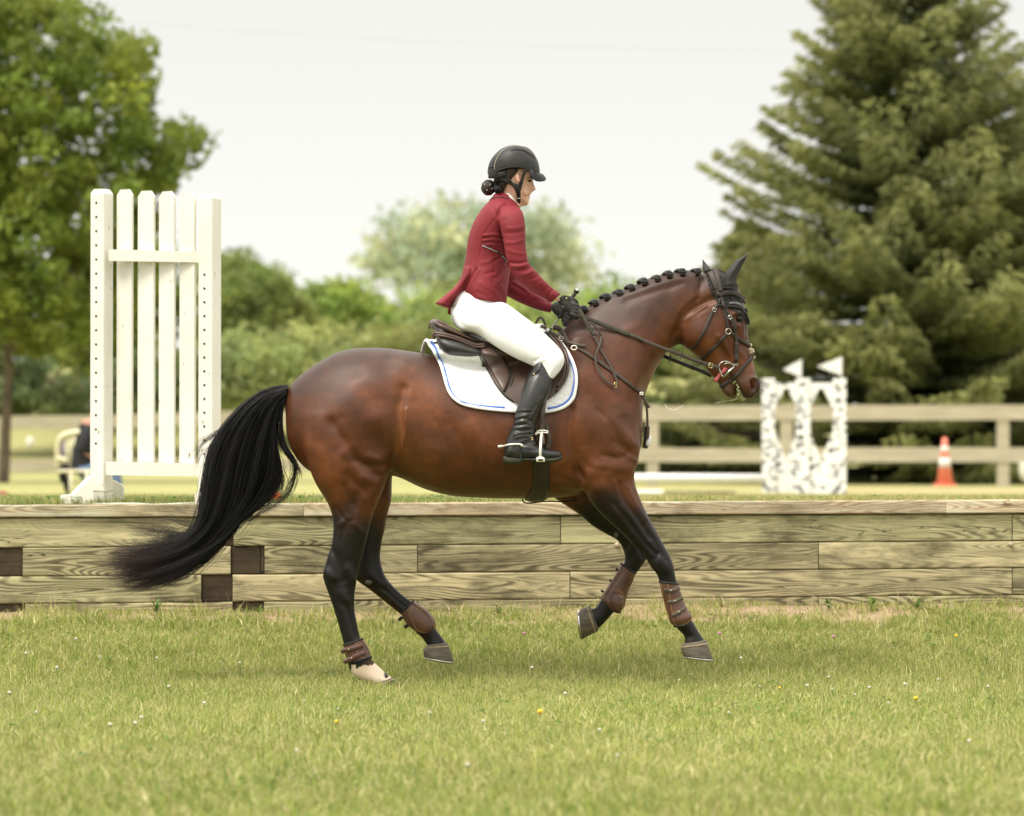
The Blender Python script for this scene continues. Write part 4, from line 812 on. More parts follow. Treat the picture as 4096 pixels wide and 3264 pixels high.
# hind legs
loft(HB, 'D', [(812,930,640,940,.09,-.155),(822,965,648,985,.10,-.165),(818,1002,664,1022,.094,-.165),(808,1032,687,1056,.084,-.155),(796,1058,698,1082,.072,-.15),
   (785,1086,701,1108,.062,-.15),(776,1120,699,1138,.053,-.15),(767,1156,691,1164,.046,-.15),(760,1180,684,1189,.041,-.15),(754,1205,679,1212,.040,-.15),
   (750,1232,684,1232,.037,-.15),(747,1256,693,1256,.032,-.15),(747,1283,702,1283,.028,-.15),(752,1310,711,1313,.026,-.15),(759,1342,720,1345,.027,-.15),
   (768,1366,726,1372,.031,-.15),(780,1385,732,1399,.035,-.15),(797,1402,741,1420,.032,-.15),(815,1418,765,1433,.031,-.15),(830,1430,788,1443,.034,-.15)], n=28)
loft(HB, 'D', [(828,960,700,960,.10,.15),(827,1010,718,1020,.09,.155),(825,1050,738,1055,.074,.15),(816,1083,744,1090,.06,.15),(811,1112,747,1120,.05,.15),
   (804,1143,745,1160,.045,.15),(801,1174,742,1192,.042,.15),(808,1204,748,1219,.040,.15),(820,1224,778,1242,.035,.15),(842,1247,808,1266,.029,.15),
   (867,1266,838,1290,.026,.15),(890,1285,862,1311,.028,.15),(909,1304,874,1331,.035,.15),(918,1324,885,1340,.032,.15),(931,1341,893,1350,.030,.15),(942,1357,899,1360,.036,.15)], n=28)
# fore legs
loft(HB, 'D', [(1345,935,1205,950,.085,-.145),(1345,968,1216,1008,.09,-.15),(1335,997,1232,1040,.09,-.145),(1341,1026,1248,1063,.08,-.14),(1352,1058,1270,1087,.07,-.14),
   (1365,1086,1294,1109,.06,-.14),(1381,1115,1318,1132,.052,-.14),(1397,1145,1340,1155,.045,-.14),(1411,1170,1360,1178,.041,-.14),(1419,1192,1371,1196,.040,-.14),
   (1422,1211,1382,1209,.034,-.14),(1427,1231,1389,1230,.029,-.14),(1434,1256,1398,1260,.027,-.14),(1442,1280,1407,1286,.028,-.14),(1455,1302,1416,1313,.034,-.14),
   (1465,1318,1429,1328,.032,-.14),(1475,1335,1441,1342,.030,-.14),(1487,1352,1438,1361,.038,-.14)], n=28)
loft(HB, 'D', [(1260,985,1150,1035,.085,.14),(1290,1020,1172,1053,.08,.14),(1310,1050,1216,1081,.068,.14),(1325,1080,1245,1106,.058,.14),(1340,1110,1275,1124,.05,.14),
   (1353,1138,1300,1138,.045,.14),(1364,1163,1311,1157,.041,.14),(1361,1178,1315,1174,.039,.14),(1351,1193,1313,1186,.035,.14),(1338,1211,1306,1196,.029,.14),
   (1328,1236,1295,1218,.027,.14),(1315,1259,1280,1241,.028,.14),(1303,1281,1267,1259,.035,.14),(1290,1292,1262,1266,.032,.14),(1273,1312,1252,1280,.030,.14),(1257,1327,1238,1279,.036,.14)], n=28)
# inner ears
loft(HB, 'C2', [(1690,400,1585,415,.035,-.05),(1715,340,1610,335,.03,-.052),(1755,265,1665,262,.018,-.06),(1795,180,1775,190,.008,-.065)], n=14)
loft(HB, 'C2', [(1510,330,1412,340,.03,.06),(1455,270,1402,270,.018,.07),(1420,225,1400,225,.008,.075)], n=14)
body = fuse('body', HB, .0075, M['coat'], horse, it=5, f=.6)
V0 = getco(body.data); V1 = lap(body.data, V0, 45, .6); Pq = proj(V0)/1.9; m_ = smooth01((1075-Pq[:,1])/70)*smooth01((1425-Pq[:,0])/40); m_ = m_*(1-np.exp(-(np.hypot(Pq[:,0]-1345, Pq[:,1]-985)/26)**2)); setco(body.data, V0+(V1-V0)*m_[:,None])
sculpt(body, [
  # croup, thigh, stifle
  ('C4', [(1080,240)], 90, 8), ('C4', [(980,180),(1150,240)], 45, -5), ('C4', [(1100,430),(1060,640),(1070,820),(1050,960),(1000,1080)], 45, -13), ('C4', [(1120,620),(1115,800),(1080,960)], 16, 7),
  ('C4', [(1200,560),(1260,700),(1320,860)], 150, -9), ('C4', [(1350,1000),(1500,1150)], 130, 6), ('C4', [(820,380),(760,520),(800,700)], 170, 8), ('C4', [(890,700),(960,900),(930,1080)], 100, 11),
  ('C4', [(480,720),(600,900),(720,1060),(860,1180)], 40, -8), ('C4', [(300,700),(400,950),(520,1180)], 90, 8), ('C4', [(700,1060),(830,1100),(940,1080)], 34, -7), ('C4', [(620,1180),(720,1290),(690,1420)], 42, -7),
  ('C4', [(760,1200),(880,1260),(820,1380)], 48, 7), ('C4', [(590,1270),(650,1400),(690,1480)], 22, -4), ('C4', [(820,1020),(900,1060)], 30, 5), ('C4', [(640,950),(560,1050),(600,1180)], 50, 5),
  ('C4', [(480,760),(560,700)], 40, -3), ('C4', [(300,760),(380,900)], 60, -4), ('C4', [(1400,1250),(1700,1330),(2100,1340)], 40, -3), ('C4', [(1680,760),(1780,900),(1850,1100)], 60, 4),('C4', [(1500,760),(1600,920),(1680,1100)], 60, -4),
  ('C4', [(1850,700),(1950,880)], 50, -3), ('C4', [(1050,1180),(1200,1270),(1400,1320)], 18, -4),
  # hind legs
  ('B3', [(400,380),(470,330),(560,430)], 18, 4), ('B3', [(370,250),(430,330),(500,350)], 16, -4), ('B3', [(330,560),(390,660),(430,800)], 26, -6), ('B3', [(300,740),(340,780)], 34, 6), ('B3', [(460,720),(500,800)], 34, 5), ('B3', [(420,820),(440,860)], 20, -4),
  ('B3', [(400,900),(450,960)], 26, 4), ('B3', [(440,980),(480,1100),(520,1240)], 12, -5), ('B3', [(410,1010),(450,1130),(480,1240)], 12, 3), ('B3', [(640,760),(740,830)], 26, 4), ('B3', [(720,860),(900,1010)], 12, -4), ('B3', [(560,480),(600,430)], 16, 2.5),
  # shoulder, girth, forearm
  ('C5', [(600,60),(590,200),(610,330),(640,460)], 32, -11), ('C5', [(700,120),(820,260),(760,400)], 120, 9), ('C5', [(850,130),(960,240),(1010,330)], 40, 5), ('C5', [(930,120),(1000,230)], 26, -4), ('C5', [(870,260),(960,330),(1030,340)], 22, -4),
  ('C5', [(700,520),(760,430),(900,420),(980,450)], 40, 6), ('C5', [(640,440),(700,520),(690,590)], 22, -8), ('C5', [(780,560),(850,640),(890,700)], 50, 6), ('C5', [(900,520),(930,620),(1010,730),(1090,860)], 14, -6), ('C5', [(950,540),(1000,640),(1060,740)], 12, 4),
  ('C5', [(860,640),(960,760),(1060,890),(1130,960)], 14, -5), ('C5', [(1060,780),(1130,900),(1190,1000)], 14, -4), ('C5', [(500,470),(580,500),(650,520)], 14, -5), ('C5', [(480,500),(580,540),(660,550)], 10, 3), ('C5', [(520,560),(620,580)], 14, -4), ('C5', [(1140,960),(1130,990)], 14, -5),
  ('C5', [(1170,1000),(1190,1060)], 24, 5), ('C5', [(1010,900),(1050,980)], 14, -3), ('C5', [(990,900),(960,960)], 20, 4), ('C5', [(490,420),(560,380)], 22, 3), ('C5', [(1300,1450),(1340,1480)], 14, -4),
  # neck
  ('C2', [(1060,1060),(960,1240),(820,1400),(760,1500)], 60, -7), ('C2', [(720,900),(860,1050),(900,1200)], 130, 6), ('C2', [(560,560),(800,500),(1100,400),(1380,350)], 40, 4), ('C2', [(700,580),(900,510),(1200,420)], 30, -3.5),
  ('C2', [(1190,1010),(1185,900),(1200,780),(1280,680),(1400,600),(1500,560)], 34, -12), ('C2', [(1110,960),(1150,860)], 36, -7), ('C2', [(1230,760),(1330,690),(1430,620)], 14, 4), ('C2', [(1190,720),(1260,630),(1360,560)], 16, -4), ('C2', [(1350,700),(1450,640)], 10, -3),
  ('C2', [(250,760),(330,980),(480,1180)], 80, -5), ('C2', [(300,1300),(500,1400),(620,1600)], 110, 6),
  # head
  ('C2', [(1380,880),(1430,980)], 120, 9), ('C2', [(1540,900),(1620,1010),(1690,1120)], 24, 6), ('C2', [(1560,1000),(1620,1110)], 40, -7), ('C2', [(1700,880),(1760,980)], 36, -4), ('C2', [(1790,700),(1796,860)], 16, -4), ('C2', [(1770,720),(1772,880),(1760,960)], 10, 4),
  ('C2', [(1680,700),(1740,690),(1790,720)], 16, 9), ('C2', [(1640,560),(1660,620)], 40, -4), ('C2', [(1690,800),(1740,810)], 12, 4), ('C2', [(1735,748)], 24, -12), ('C2', [(1720,1040),(1770,1080),(1820,1150)], 8, 3.5), ('C2', [(1600,1160),(1640,1230)], 30, -3),
  ('C4', [(700,300),(560,420),(460,600)], 60, -2.5), ('C4', [(1350,650),(1420,800),(1500,980),(1520,1100)], 22, -1.6), ('C4', [(1480,650),(1560,820),(1620,1000)], 22, -1.6), ('C4', [(1640,700),(1700,860),(1740,1040)], 22, -1.6), ('C4', [(1780,700),(1830,900),(1850,1080)], 22, -1.6),
  ('C5', [(760,60),(850,150),(900,260),(960,300)], 14, -3), ('C5', [(800,340),(900,360),(1000,300)], 16, -3.5), ('C5', [(930,330),(1000,380)], 12, 3), ('C5', [(640,330),(720,420),(820,440)], 18, -3), ('C5', [(830,460),(880,540),(890,620)], 10, 2.5), ('C5', [(1000,560),(1040,660),(1080,760),(1120,850)], 6, 2), ('C5', [(820,600),(900,730),(990,850)], 7, 1.8),
  ('B3', [(520,60),(600,140),(650,260)], 10, -3), ('B3', [(380,180),(420,280),(460,340)], 9, 2.5), ('B3', [(450,380),(400,520),(410,640)], 9, -2.5), ('B3', [(520,330),(500,480),(490,620)], 9, 2),
  ('C2', [(1640,900),(1680,1000),(1740,1060)], 8, 2.2), ('C2', [(1560,1130),(1620,1150)], 8, 2), ('C2', [(1100,480),(1050,640),(1000,800)], 50, -2), ('C2', [(900,640),(820,800),(700,860)], 40, 2),
  ('C2', [(1860,1320),(1870,1380)], 24, -24), ('C2', [(1850,1290),(1895,1300),(1915,1350),(1905,1400)], 13, 9), ('C2', [(1830,1310),(1835,1390)], 12, 5), ('C2', [(1740,1330),(1790,1440)], 30, 3), ('C2', [(1620,1390),(1640,1420)], 30, 5), ('C2', [(1640,1250),(1700,1330)], 12, -5),
], post=1, gain=1.5)
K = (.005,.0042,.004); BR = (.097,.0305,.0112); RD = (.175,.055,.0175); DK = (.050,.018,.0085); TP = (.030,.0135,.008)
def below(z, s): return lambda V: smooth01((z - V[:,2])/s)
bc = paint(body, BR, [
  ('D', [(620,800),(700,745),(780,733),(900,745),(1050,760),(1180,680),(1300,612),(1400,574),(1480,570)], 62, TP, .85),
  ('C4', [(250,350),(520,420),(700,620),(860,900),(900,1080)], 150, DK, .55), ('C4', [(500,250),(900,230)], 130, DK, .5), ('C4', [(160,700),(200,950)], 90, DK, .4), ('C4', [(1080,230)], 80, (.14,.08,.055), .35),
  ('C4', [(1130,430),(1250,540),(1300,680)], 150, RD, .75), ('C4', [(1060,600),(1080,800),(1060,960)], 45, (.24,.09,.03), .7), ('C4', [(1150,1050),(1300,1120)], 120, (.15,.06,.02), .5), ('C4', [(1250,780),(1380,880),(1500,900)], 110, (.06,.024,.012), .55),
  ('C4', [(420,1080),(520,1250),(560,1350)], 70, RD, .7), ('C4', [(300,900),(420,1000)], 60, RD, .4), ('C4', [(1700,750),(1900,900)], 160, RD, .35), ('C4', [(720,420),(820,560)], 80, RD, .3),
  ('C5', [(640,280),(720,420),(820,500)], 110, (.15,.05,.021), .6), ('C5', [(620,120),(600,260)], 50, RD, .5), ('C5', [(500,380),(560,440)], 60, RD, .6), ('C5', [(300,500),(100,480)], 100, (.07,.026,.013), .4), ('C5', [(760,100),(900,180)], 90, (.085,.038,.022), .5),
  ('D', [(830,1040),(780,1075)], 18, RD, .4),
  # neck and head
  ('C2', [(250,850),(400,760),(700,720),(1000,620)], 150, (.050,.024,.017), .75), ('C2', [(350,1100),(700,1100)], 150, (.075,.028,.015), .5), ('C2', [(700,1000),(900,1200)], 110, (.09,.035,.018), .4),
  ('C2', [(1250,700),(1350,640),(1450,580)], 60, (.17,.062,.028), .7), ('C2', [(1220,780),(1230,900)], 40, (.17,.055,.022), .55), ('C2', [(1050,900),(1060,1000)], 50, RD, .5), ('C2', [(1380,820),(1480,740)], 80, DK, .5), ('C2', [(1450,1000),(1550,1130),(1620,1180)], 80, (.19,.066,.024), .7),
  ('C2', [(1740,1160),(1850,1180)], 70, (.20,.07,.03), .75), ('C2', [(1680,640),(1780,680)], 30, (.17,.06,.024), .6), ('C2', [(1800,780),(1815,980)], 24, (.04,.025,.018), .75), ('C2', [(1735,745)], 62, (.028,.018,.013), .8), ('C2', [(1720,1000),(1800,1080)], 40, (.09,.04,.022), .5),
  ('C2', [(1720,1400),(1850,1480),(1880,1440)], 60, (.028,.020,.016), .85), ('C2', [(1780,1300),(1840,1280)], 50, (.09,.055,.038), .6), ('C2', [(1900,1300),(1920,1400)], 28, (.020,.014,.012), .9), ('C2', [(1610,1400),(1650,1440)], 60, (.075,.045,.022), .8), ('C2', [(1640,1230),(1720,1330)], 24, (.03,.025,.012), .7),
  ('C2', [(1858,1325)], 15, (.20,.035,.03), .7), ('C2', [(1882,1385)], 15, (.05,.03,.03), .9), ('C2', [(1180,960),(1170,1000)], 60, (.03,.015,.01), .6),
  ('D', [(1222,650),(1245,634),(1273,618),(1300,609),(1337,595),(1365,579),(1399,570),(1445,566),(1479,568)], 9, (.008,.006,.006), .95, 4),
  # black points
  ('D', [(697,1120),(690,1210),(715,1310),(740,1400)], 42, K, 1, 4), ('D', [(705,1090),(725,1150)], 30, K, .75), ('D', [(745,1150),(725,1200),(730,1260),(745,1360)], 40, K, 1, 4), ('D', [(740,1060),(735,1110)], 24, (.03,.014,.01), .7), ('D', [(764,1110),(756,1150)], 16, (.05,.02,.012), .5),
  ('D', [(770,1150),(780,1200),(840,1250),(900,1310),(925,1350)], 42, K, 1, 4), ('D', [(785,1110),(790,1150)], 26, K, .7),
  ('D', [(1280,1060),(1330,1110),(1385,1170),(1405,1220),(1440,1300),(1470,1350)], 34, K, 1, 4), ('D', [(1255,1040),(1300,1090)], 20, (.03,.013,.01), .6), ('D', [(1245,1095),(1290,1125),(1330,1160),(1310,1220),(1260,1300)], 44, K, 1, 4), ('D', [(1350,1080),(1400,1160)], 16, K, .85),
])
V = getco(body.data); P = proj(V); nz = vnoise(P[:,0]/14, P[:,1]/14)
sock = (V[:,1] < 0) & (P[:,0] < 1640) & (P[:,1] > 2668 + (nz-.5)*26 - (P[:,0]-1400)*.12) & (P[:,0] + (P[:,1]-2700)*.1 > 1402)
bc[sock] = (.62,.50,.38); blk = sock & (np.abs(P[:,0]-1545) < 9) & (P[:,1] > 2685) & (P[:,1] < 2712); bc[blk] = (.02,.02,.03)
mot = vnoise(P[:,0]/34, P[:,1]/34, 41)*.5+vnoise(P[:,0]/13, P[:,1]/13, 42)*.5; torso_m = smooth01((V[:,2]-.75)/.3); bc *= (1+(mot-.5)[:,None]*np.array([[.5,.4,.3]])*torso_m[:,None])
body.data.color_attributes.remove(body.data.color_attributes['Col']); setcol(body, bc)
BT = bvh(body)
# chestnuts (horny patches), eye, mouth
m_ = MB()
for c, x, y, r in (('B3',622,818,(.018,.006,.012)),('B5',568,512,(.012,.006,.016))):
    p = W(c, x, y, .12); h, n = hit(BT, c, x, y); p = h if h else p
    MB().sphere(p, r, 10, 8, wob=.15).build('chestnut', M['hoof'], horse)
for s in (-1, 1):
    h, n = hit(BT, 'C2', 1733, 742); c = Vector((h.x, s*abs(h.y)*.86, h.z))
    e = MB().sphere(c + Vector((0, s*.004, 0)), (.021,.018,.019), 18, 14).build('eye', M['eye'], horse)
    lid = MB()
    up = [W('C2', x, y, s*(abs(h.y)+.004)) for x, y in ((1688,735),(1700,716),(1725,706),(1755,712),(1772,735))]
    lo = [W('C2', x, y, s*(abs(h.y)+.003)) for x, y in ((1692,748),(1705,768),(1730,778),(1755,772),(1768,752))]
    lid.tube(catmull(up, 5), .0065, 8); lid.tube(catmull(lo, 5), .005, 8); lid.build('eyelid', M['eyelid'], horse)
fm = MB()
loft(fm, 'C2', [(1705,1290,1668,1300,.03),(1735,1350,1700,1360,.036),(1760,1420,1705,1425,.034),(1790,1488,1715,1480,.026)], n=20)
for i in range(26):
    t = rnd.random(); q = W('C2', 1680+70*t+rnd.uniform(-22,18), 1270+190*t+rnd.uniform(-10,10), -.035-rnd.random()*.015); fm.sphere(q, (rnd.uniform(.002,.006),.004,rnd.uniform(.002,.006)), 7, 5)
fm.tube(catmull([W('C2', x, y, -.03) for x, y in ((1720,1475),(1680,1490),(1610,1500),(1560,1508),(1525,1518),(1515,1505))], 4), .0016, 5)
fm.build('chewed_grass_foam', M['foam'], horse)
# hooves with shoes
def hoof(c, pr, yc, parent=horse):
    mb = MB(); R = rings(c, [tuple(p[:5])+(yc,0)+((p[5],) if len(p) > 5 else (0,)) for p in pr], 4, 26); c0_ = R[0].mean(0); ax_ = c0_-R[-1].mean(0); ax_ /= np.linalg.norm(ax_); skin_rings(mb, np.concatenate([[c0_+(R[0]-c0_)*.55+ax_*.016, c0_+(R[0]-c0_)*.88+ax_*.008], R]), dome=False)
    h = mb.build('hoof', M['hoof'], parent)
    last = R[-1]; cen = last.mean(0); dn = (last.mean(0)-R[0].mean(0)); dn /= np.linalg.norm(dn)
    s = MB(); s.tube([(cen+(p-cen)*.93+dn*.004) for p in last], .0065, 8, closed=True, flat=.7)
    s.build('horseshoe', M['steel'], h)
    s = MB(); v = [cen+(p-cen)*.86+dn*.0015 for p in last]; s.add(v+[cen+dn*-.004], [(i, (i+1)%26, 26) for i in range(26)]); s.build('sole', M['sole'], h)
    cb = MB(); cb.tube([R[1].mean(0)+(p-R[1].mean(0))*.97 for p in R[1]], .0045, 8, closed=True); cb.build('coronet', M['hoofband'], h)

hoof('D', [(826,1427,784,1444,.034),(840,1440,790,1450,.044),(856,1452,798,1456,.050)], -.15)
hoof('D', [(943,1356,896,1361,.037),(950,1375,891,1371,.047),(955,1394,893,1383,.054)], .15)
hoof('D', [(1488,1350,1434,1360,.040),(1495,1371,1434,1371,.049),(1501,1389,1438,1381,.056)], -.14)
hoof('D', [(1258,1329,1238,1276,.036,.0),(1240,1338,1230,1279,.046,.08),(1226,1345,1221,1283,.052,.14)], .14)
# mane: braid buttons
kn = [(140,790,30),(315,655,33),(415,600,34),(520,545,37),(638,510,38),(748,460,36),(865,405,38),(985,378,36),(1093,338,37),(1215,315,38),(1357,312,36)]
for i, (x, y, r) in enumerate(kn):
    c = W('C2', x, y, -.052 if i else -.11); s = r*.88*.43647/861; mb = MB()
    mb.sphere(c, (s*.95, s*.9, s*1.0), 14, 10, wob=.06)
    for k in range(7):
        a = k*math.tau/6; rr = s*.62 if k < 6 else 0; mb.sphere(c + Vector((math.cos(a)*rr, -s*.55 - (0 if k < 6 else s*.25), math.sin(a)*rr)), (s*.5, s*.4, s*.45), 9, 7, Matrix.Rotation(a, 3, 'Y'))
    if i:
        # hair drawn over the crest into the knot
        x0, y0 = x-42, y-8; a = W('C2', x0-20, y0+22, .0); b = W('C2', x-6, y-18, -.03)
        R = Matrix.Rotation(-.45 if i < 9 else -.1, 3, 'Y')
        mb.sphere(W('C2', x-30, y-12, -.012), (s*1.5, .022, s*.62), 16, 10, R, wob=.05)
    mb.build('mane_braid', M['mane'], horse)
# wispy hairs on the crest and loose strands
# tail
G = [[(1383,158),(1280,170),(1180,215),(1080,300),(1000,385),(940,470),(885,570),(855,690),(835,820),(822,950),(808,1050),(770,1110),(690,1150),(560,1180),(400,1190),(240,1185)],
     [(1384,168),(1270,200),(1160,280),(1070,385),(1000,510),(955,650),(925,800),(905,930),(880,1040),(820,1130),(720,1200),(600,1240),(480,1265),(360,1275),(260,1275),(180,1290)],
     [(1385,178),(1290,220),(1200,320),(1130,450),(1085,600),(1055,760),(1030,880),(990,1000),(920,1100),(830,1190),(720,1250),(600,1290),(480,1320),(360,1330),(260,1345),(160,1360)],
     [(1386,192),(1310,250),(1250,360),(1200,500),(1160,650),(1120,800),(1080,920),(1020,1030),(940,1130),(850,1220),(740,1290),(620,1340),(500,1370),(390,1390),(290,1405),(180,1425)],
     [(1386,215),(1335,280),(1290,400),(1260,530),(1225,680),(1180,810),(1120,930),(1050,1040),(970,1140),(880,1230),(780,1310),(670,1370),(570,1410),(470,1440),(380,1460),(280,1480)],
     [(1375,240),(1330,330),(1305,450),(1320,560),(1345,660),(1345,770),(1290,870),(1190,940),(1100,1010),(1010,1110),(930,1200),(840,1290),(740,1370),(620,1430),(500,1470),(330,1515)]]
G = [catmull(np.array(g, float), 2) for g in G]; NP = len(G[0])
def strand(path, r, depth, amp, seed, seg=15, col=None, L=1.0, mb=None):
    n = len(path); t = np.linspace(0, L*(n-1), seg); i = np.minimum(t.astype(int), n-2); f = (t-i)[:,None]; p = path[i]*(1-f)+path[i+1]*f
    u = np.linspace(0, 1, seg); ph = rng.random(4)*6.28; w = amp*(u**1.3)
    p[:,0] += w*(np.sin(u*5+ph[0])+.5*np.sin(u*11+ph[1])); p[:,1] += w*(np.sin(u*4+ph[2])+.5*np.sin(u*13+ph[3]))
    yy = depth[0] + (depth[1]-depth[0])*u + .012*np.sin(u*6+ph[0])
    return [W('B2', a, b, y)[:] for (a, b), y in zip(p, yy)]
TV = []; TF = []; TC = []; tb = 0
def addstrand(P, r):
    global tb
    P = np.array(P); m = len(P); T = np.gradient(P, axis=0); T /= np.linalg.norm(T, axis=1)[:,None]+1e-9; a = np.cross(T, [0,-1,0]); a /= np.linalg.norm(a, axis=1)[:,None]+1e-9; b = np.cross(a, T)
    u = np.linspace(0, 1, m); rr = (r*(1-u**3*.75))[:,None]
    V = np.stack([P+a*rr, P+(-a*.5+b*.87)*rr, P+(-a*.5-b*.87)*rr], 1).reshape(-1,3); TV.append(V)
    f = [];
    for i in range(m-1):
        for j in range(3): f.append((tb+i*3+j, tb+i*3+(j+1)%3, tb+(i+1)*3+(j+1)%3, tb+(i+1)*3+j))
    TF.extend(f); tb += m*3
    c0 = np.array([.0055,.005,.005]); c1 = np.array([.022,.0095,.008]); k = smooth01((np.interp(P[:,0], [-1.9,-1.35], [1,0])-.15)/.8)[:,None]; g = rng.random()*.5+.75
    TC.append(np.repeat((c0*(1-k)+c1*k)*g, 3, axis=0))
for k in range(150):
    s0 = rng.random()*5; d0 = rng.uniform(-.04,.04); d1 = rng.uniform(-.11,.11); ph = rng.random(6)*6.28; am = rng.uniform(6,30); L = rng.uniform(.70,1.0) if rng.random() < .45 else rng.uniform(.9,1.0); tone = rng.uniform(.6,1.5); fq = rng.uniform(.7,1.5)
    for i in range(22):
        s_ = np.clip(s0+rng.normal()*.17, 0, 4.999); q = int(s_); f = s_-q; path = G[q]*(1-f)+G[q+1]*f; n = len(path); Ls = L*rng.uniform(.86,1.02); Ls = min(Ls, 1); t = np.linspace(0, Ls*(n-1), 18); ii = np.minimum(t.astype(int), n-2); ff = (t-ii)[:,None]; p = path[ii]*(1-ff)+path[ii+1]*ff
        u = np.linspace(0, 1, 18); w = am*(u**1.2); own = rng.normal(size=2)*(2+10*u[:,None]**2)*(1 if rng.random() < .85 else 3.5)
        p[:,0] += w*(np.sin(u*6*fq+ph[0])+.5*np.sin(u*13+ph[1])); p[:,1] += w*(np.sin(u*5*fq+ph[2])+.45*np.sin(u*15+ph[3])); p += own
        yy = d0+(d1-d0)*u+.014*np.sin(u*7+ph[4])+rng.normal()*.008
        addstrand([W('B2', a, b, y)[:] for (a, b), y in zip(p, yy)], rng.uniform(.0007,.0013)); TC[-1] = TC[-1]*tone
def wisp(g, n, spread, amp, r=.0009, L0=.6):
    g = catmull(np.array(g, float), 4)
    for i in range(n):
        p = g.copy(); u = np.linspace(0,1,len(p)); p[:,0] += rng.normal()*spread*(.4+u); p[:,1] += rng.normal()*spread*(.4+u)
        addstrand(strand(p, 0, (rng.uniform(-.05,.05), rng.uniform(-.08,.08)), amp, 0, 14, L=rng.uniform(L0,1)), r)
wisp([(1370,240),(1325,340),(1320,450),(1360,560),(1425,640),(1440,720),(1405,830),(1340,900),(1250,950),(1150,1000),(1060,1060)], 70, 12, 14)
wisp([(1300,450),(1290,600),(1330,700),(1345,800),(1290,880),(1200,930)], 90, 20, 14)
wisp([(1376,250),(1350,330),(1345,430),(1365,540),(1410,620),(1470,700),(1485,760)], 60, 5, 8, .0012)
wisp([(1376,240),(1352,330),(1350,430),(1372,540),(1420,625),(1450,660)], 120, 6, 4, .0016, .85)
wisp([(1000,430),(930,460),(870,500),(820,540),(795,600),(790,660)], 34, 14, 14, .0006)
wisp([(880,560),(830,600),(800,680),(790,760)], 8, 12, 8, .0005)
wisp([(830,1100),(760,1130),(680,1140),(600,1110),(500,1100),(400,1085),(350,1060)], 80, 22, 20, .0008)
wisp([(850,960),(800,980),(700,960),(600,950),(520,960)], 8, 16, 20, .0005)
wisp([(840,1060),(740,1060),(640,1020),(560,1040),(440,1020),(410,940)], 26, 26, 24, .0006)
wisp([(700,1250),(560,1330),(420,1400),(300,1450),(170,1440)], 60, 26, 24, .0008)
wisp([(760,1180),(600,1230),(440,1240),(300,1250),(160,1290)], 60, 26, 22, .0008)
wisp([(1000,1000),(1100,960),(1220,940),(1300,890),(1330,830)], 40, 14, 10, .001)
wisp([(1130,1040),(1220,980),(1320,920),(1390,850),(1430,760),(1490,720)], 12, 10, 10, .0006)
tl = mkobj('tail', np.concatenate(TV), np.array(TF), M['tail'], horse, True, fast=True); setcol(tl, np.concatenate(TC))
dk = MB(); dk.tube(catmull([W('B2', 1440,200,0), W('B2', 1390,205,0), W('B2', 1330,240,0), W('B2', 1270,310,0), W('B2',1220,400,0)], 5), list(np.linspace(.020,.014,21)), 14); dk.build('tail_dock', M['mane'], horse)
# ---------------------------------------------------------------- leg boots
def legboot(name, label, c, pairs, yc, matk, straps, seams, grp, strapmat='strap_leather', bulge=None, ext=()):
    e_ = empty(name, W(c, (pairs[0][0]+pairs[0][2])/2, (pairs[0][1]+pairs[0][3])/2, yc), label, 'leg boot', grp)
    mb = MB(); loft(mb, c, [tuple(p[:5])+(yc,) for p in pairs], k=5, n=30, e=2.2, dome=False)
    if bulge: loft(mb, c, [tuple(p[:5])+(yc-(.012 if yc else 0),) for p in bulge], k=5, n=24)
    sh = mb.build('shell', M[matk], e_); T = bvh(sh)
    top = rings(c, [tuple(pairs[0][:5])+(yc,), tuple(pairs[1][:5])+(yc,)], 2, 30)[0]; mb = MB(); mb.tube(top, .005, 8, closed=True)
    bot = rings(c, [tuple(pairs[-2][:5])+(yc,), tuple(pairs[-1][:5])+(yc,)], 2, 30)[-1]; mb.tube(bot, .005, 8, closed=True); mb.build('edge_binding', M['neoprene'], e_)
    if seams:
        mb = MB()
        for s in seams: strap(mb, c, s, .0022, .002, T, off=.0008, y=yc)
        mb.build('stitched_seam', M['stitch'], sh)
    for pts, w in straps:
        mb = MB(); P_, N_2 = strap(mb, c, pts, w, .004, T, off=.004, y=yc-.04); so = mb.build('strap', M['boot_strap'] if strapmat == 'strap_leather' else M[strapmat], e_)
        mb = MB(); a = Vector(P_[len(P_)//2]); mb.sphere(a+Vector((0,-.004,0)), (.004,.003,.004), 10, 8); mb.build('stud', M['steel'], so)
        mb = MB()
        for q in (.3, .15): a = Vector(P_[int(len(P_)*q)]); mb.sphere(a+Vector((0,-.0025,0)), (.0035,.001,.0028), 8, 6)
        mb.build('strap_hole', M['hole'], so)
    for pts, w in ext:
        mb = MB(); strap(mb, c, pts, w, .006, None, y=yc); mb.build('strap_end', M['neoprene'], e_)
    return e_
LG = 'boots on the legs of the horse'
legboot('tendon_boot', 'brown tendon boot with three pinned straps on the leading foreleg', 'C5',
  [(1268,1150,1152,1134,.041),(1286,1200,1163,1196,.041),(1306,1260,1182,1268,.041),(1332,1312,1200,1335,.044),(1357,1352,1218,1388,.050),(1340,1402,1246,1414,.040)], -.14, 'tan_leather',
  [([(1180,1188),(1225,1190),(1280,1174)], .016), ([(1203,1266),(1250,1256),(1300,1236)], .016), ([(1235,1350),(1275,1325),(1318,1296)], .016)],
  [[(1165,1150),(1185,1270),(1225,1390)], [(1205,1150),(1225,1280),(1250,1400),(1300,1412)], [(1230,1330),(1290,1310),(1345,1330),(1350,1370),(1290,1410)]], LG)
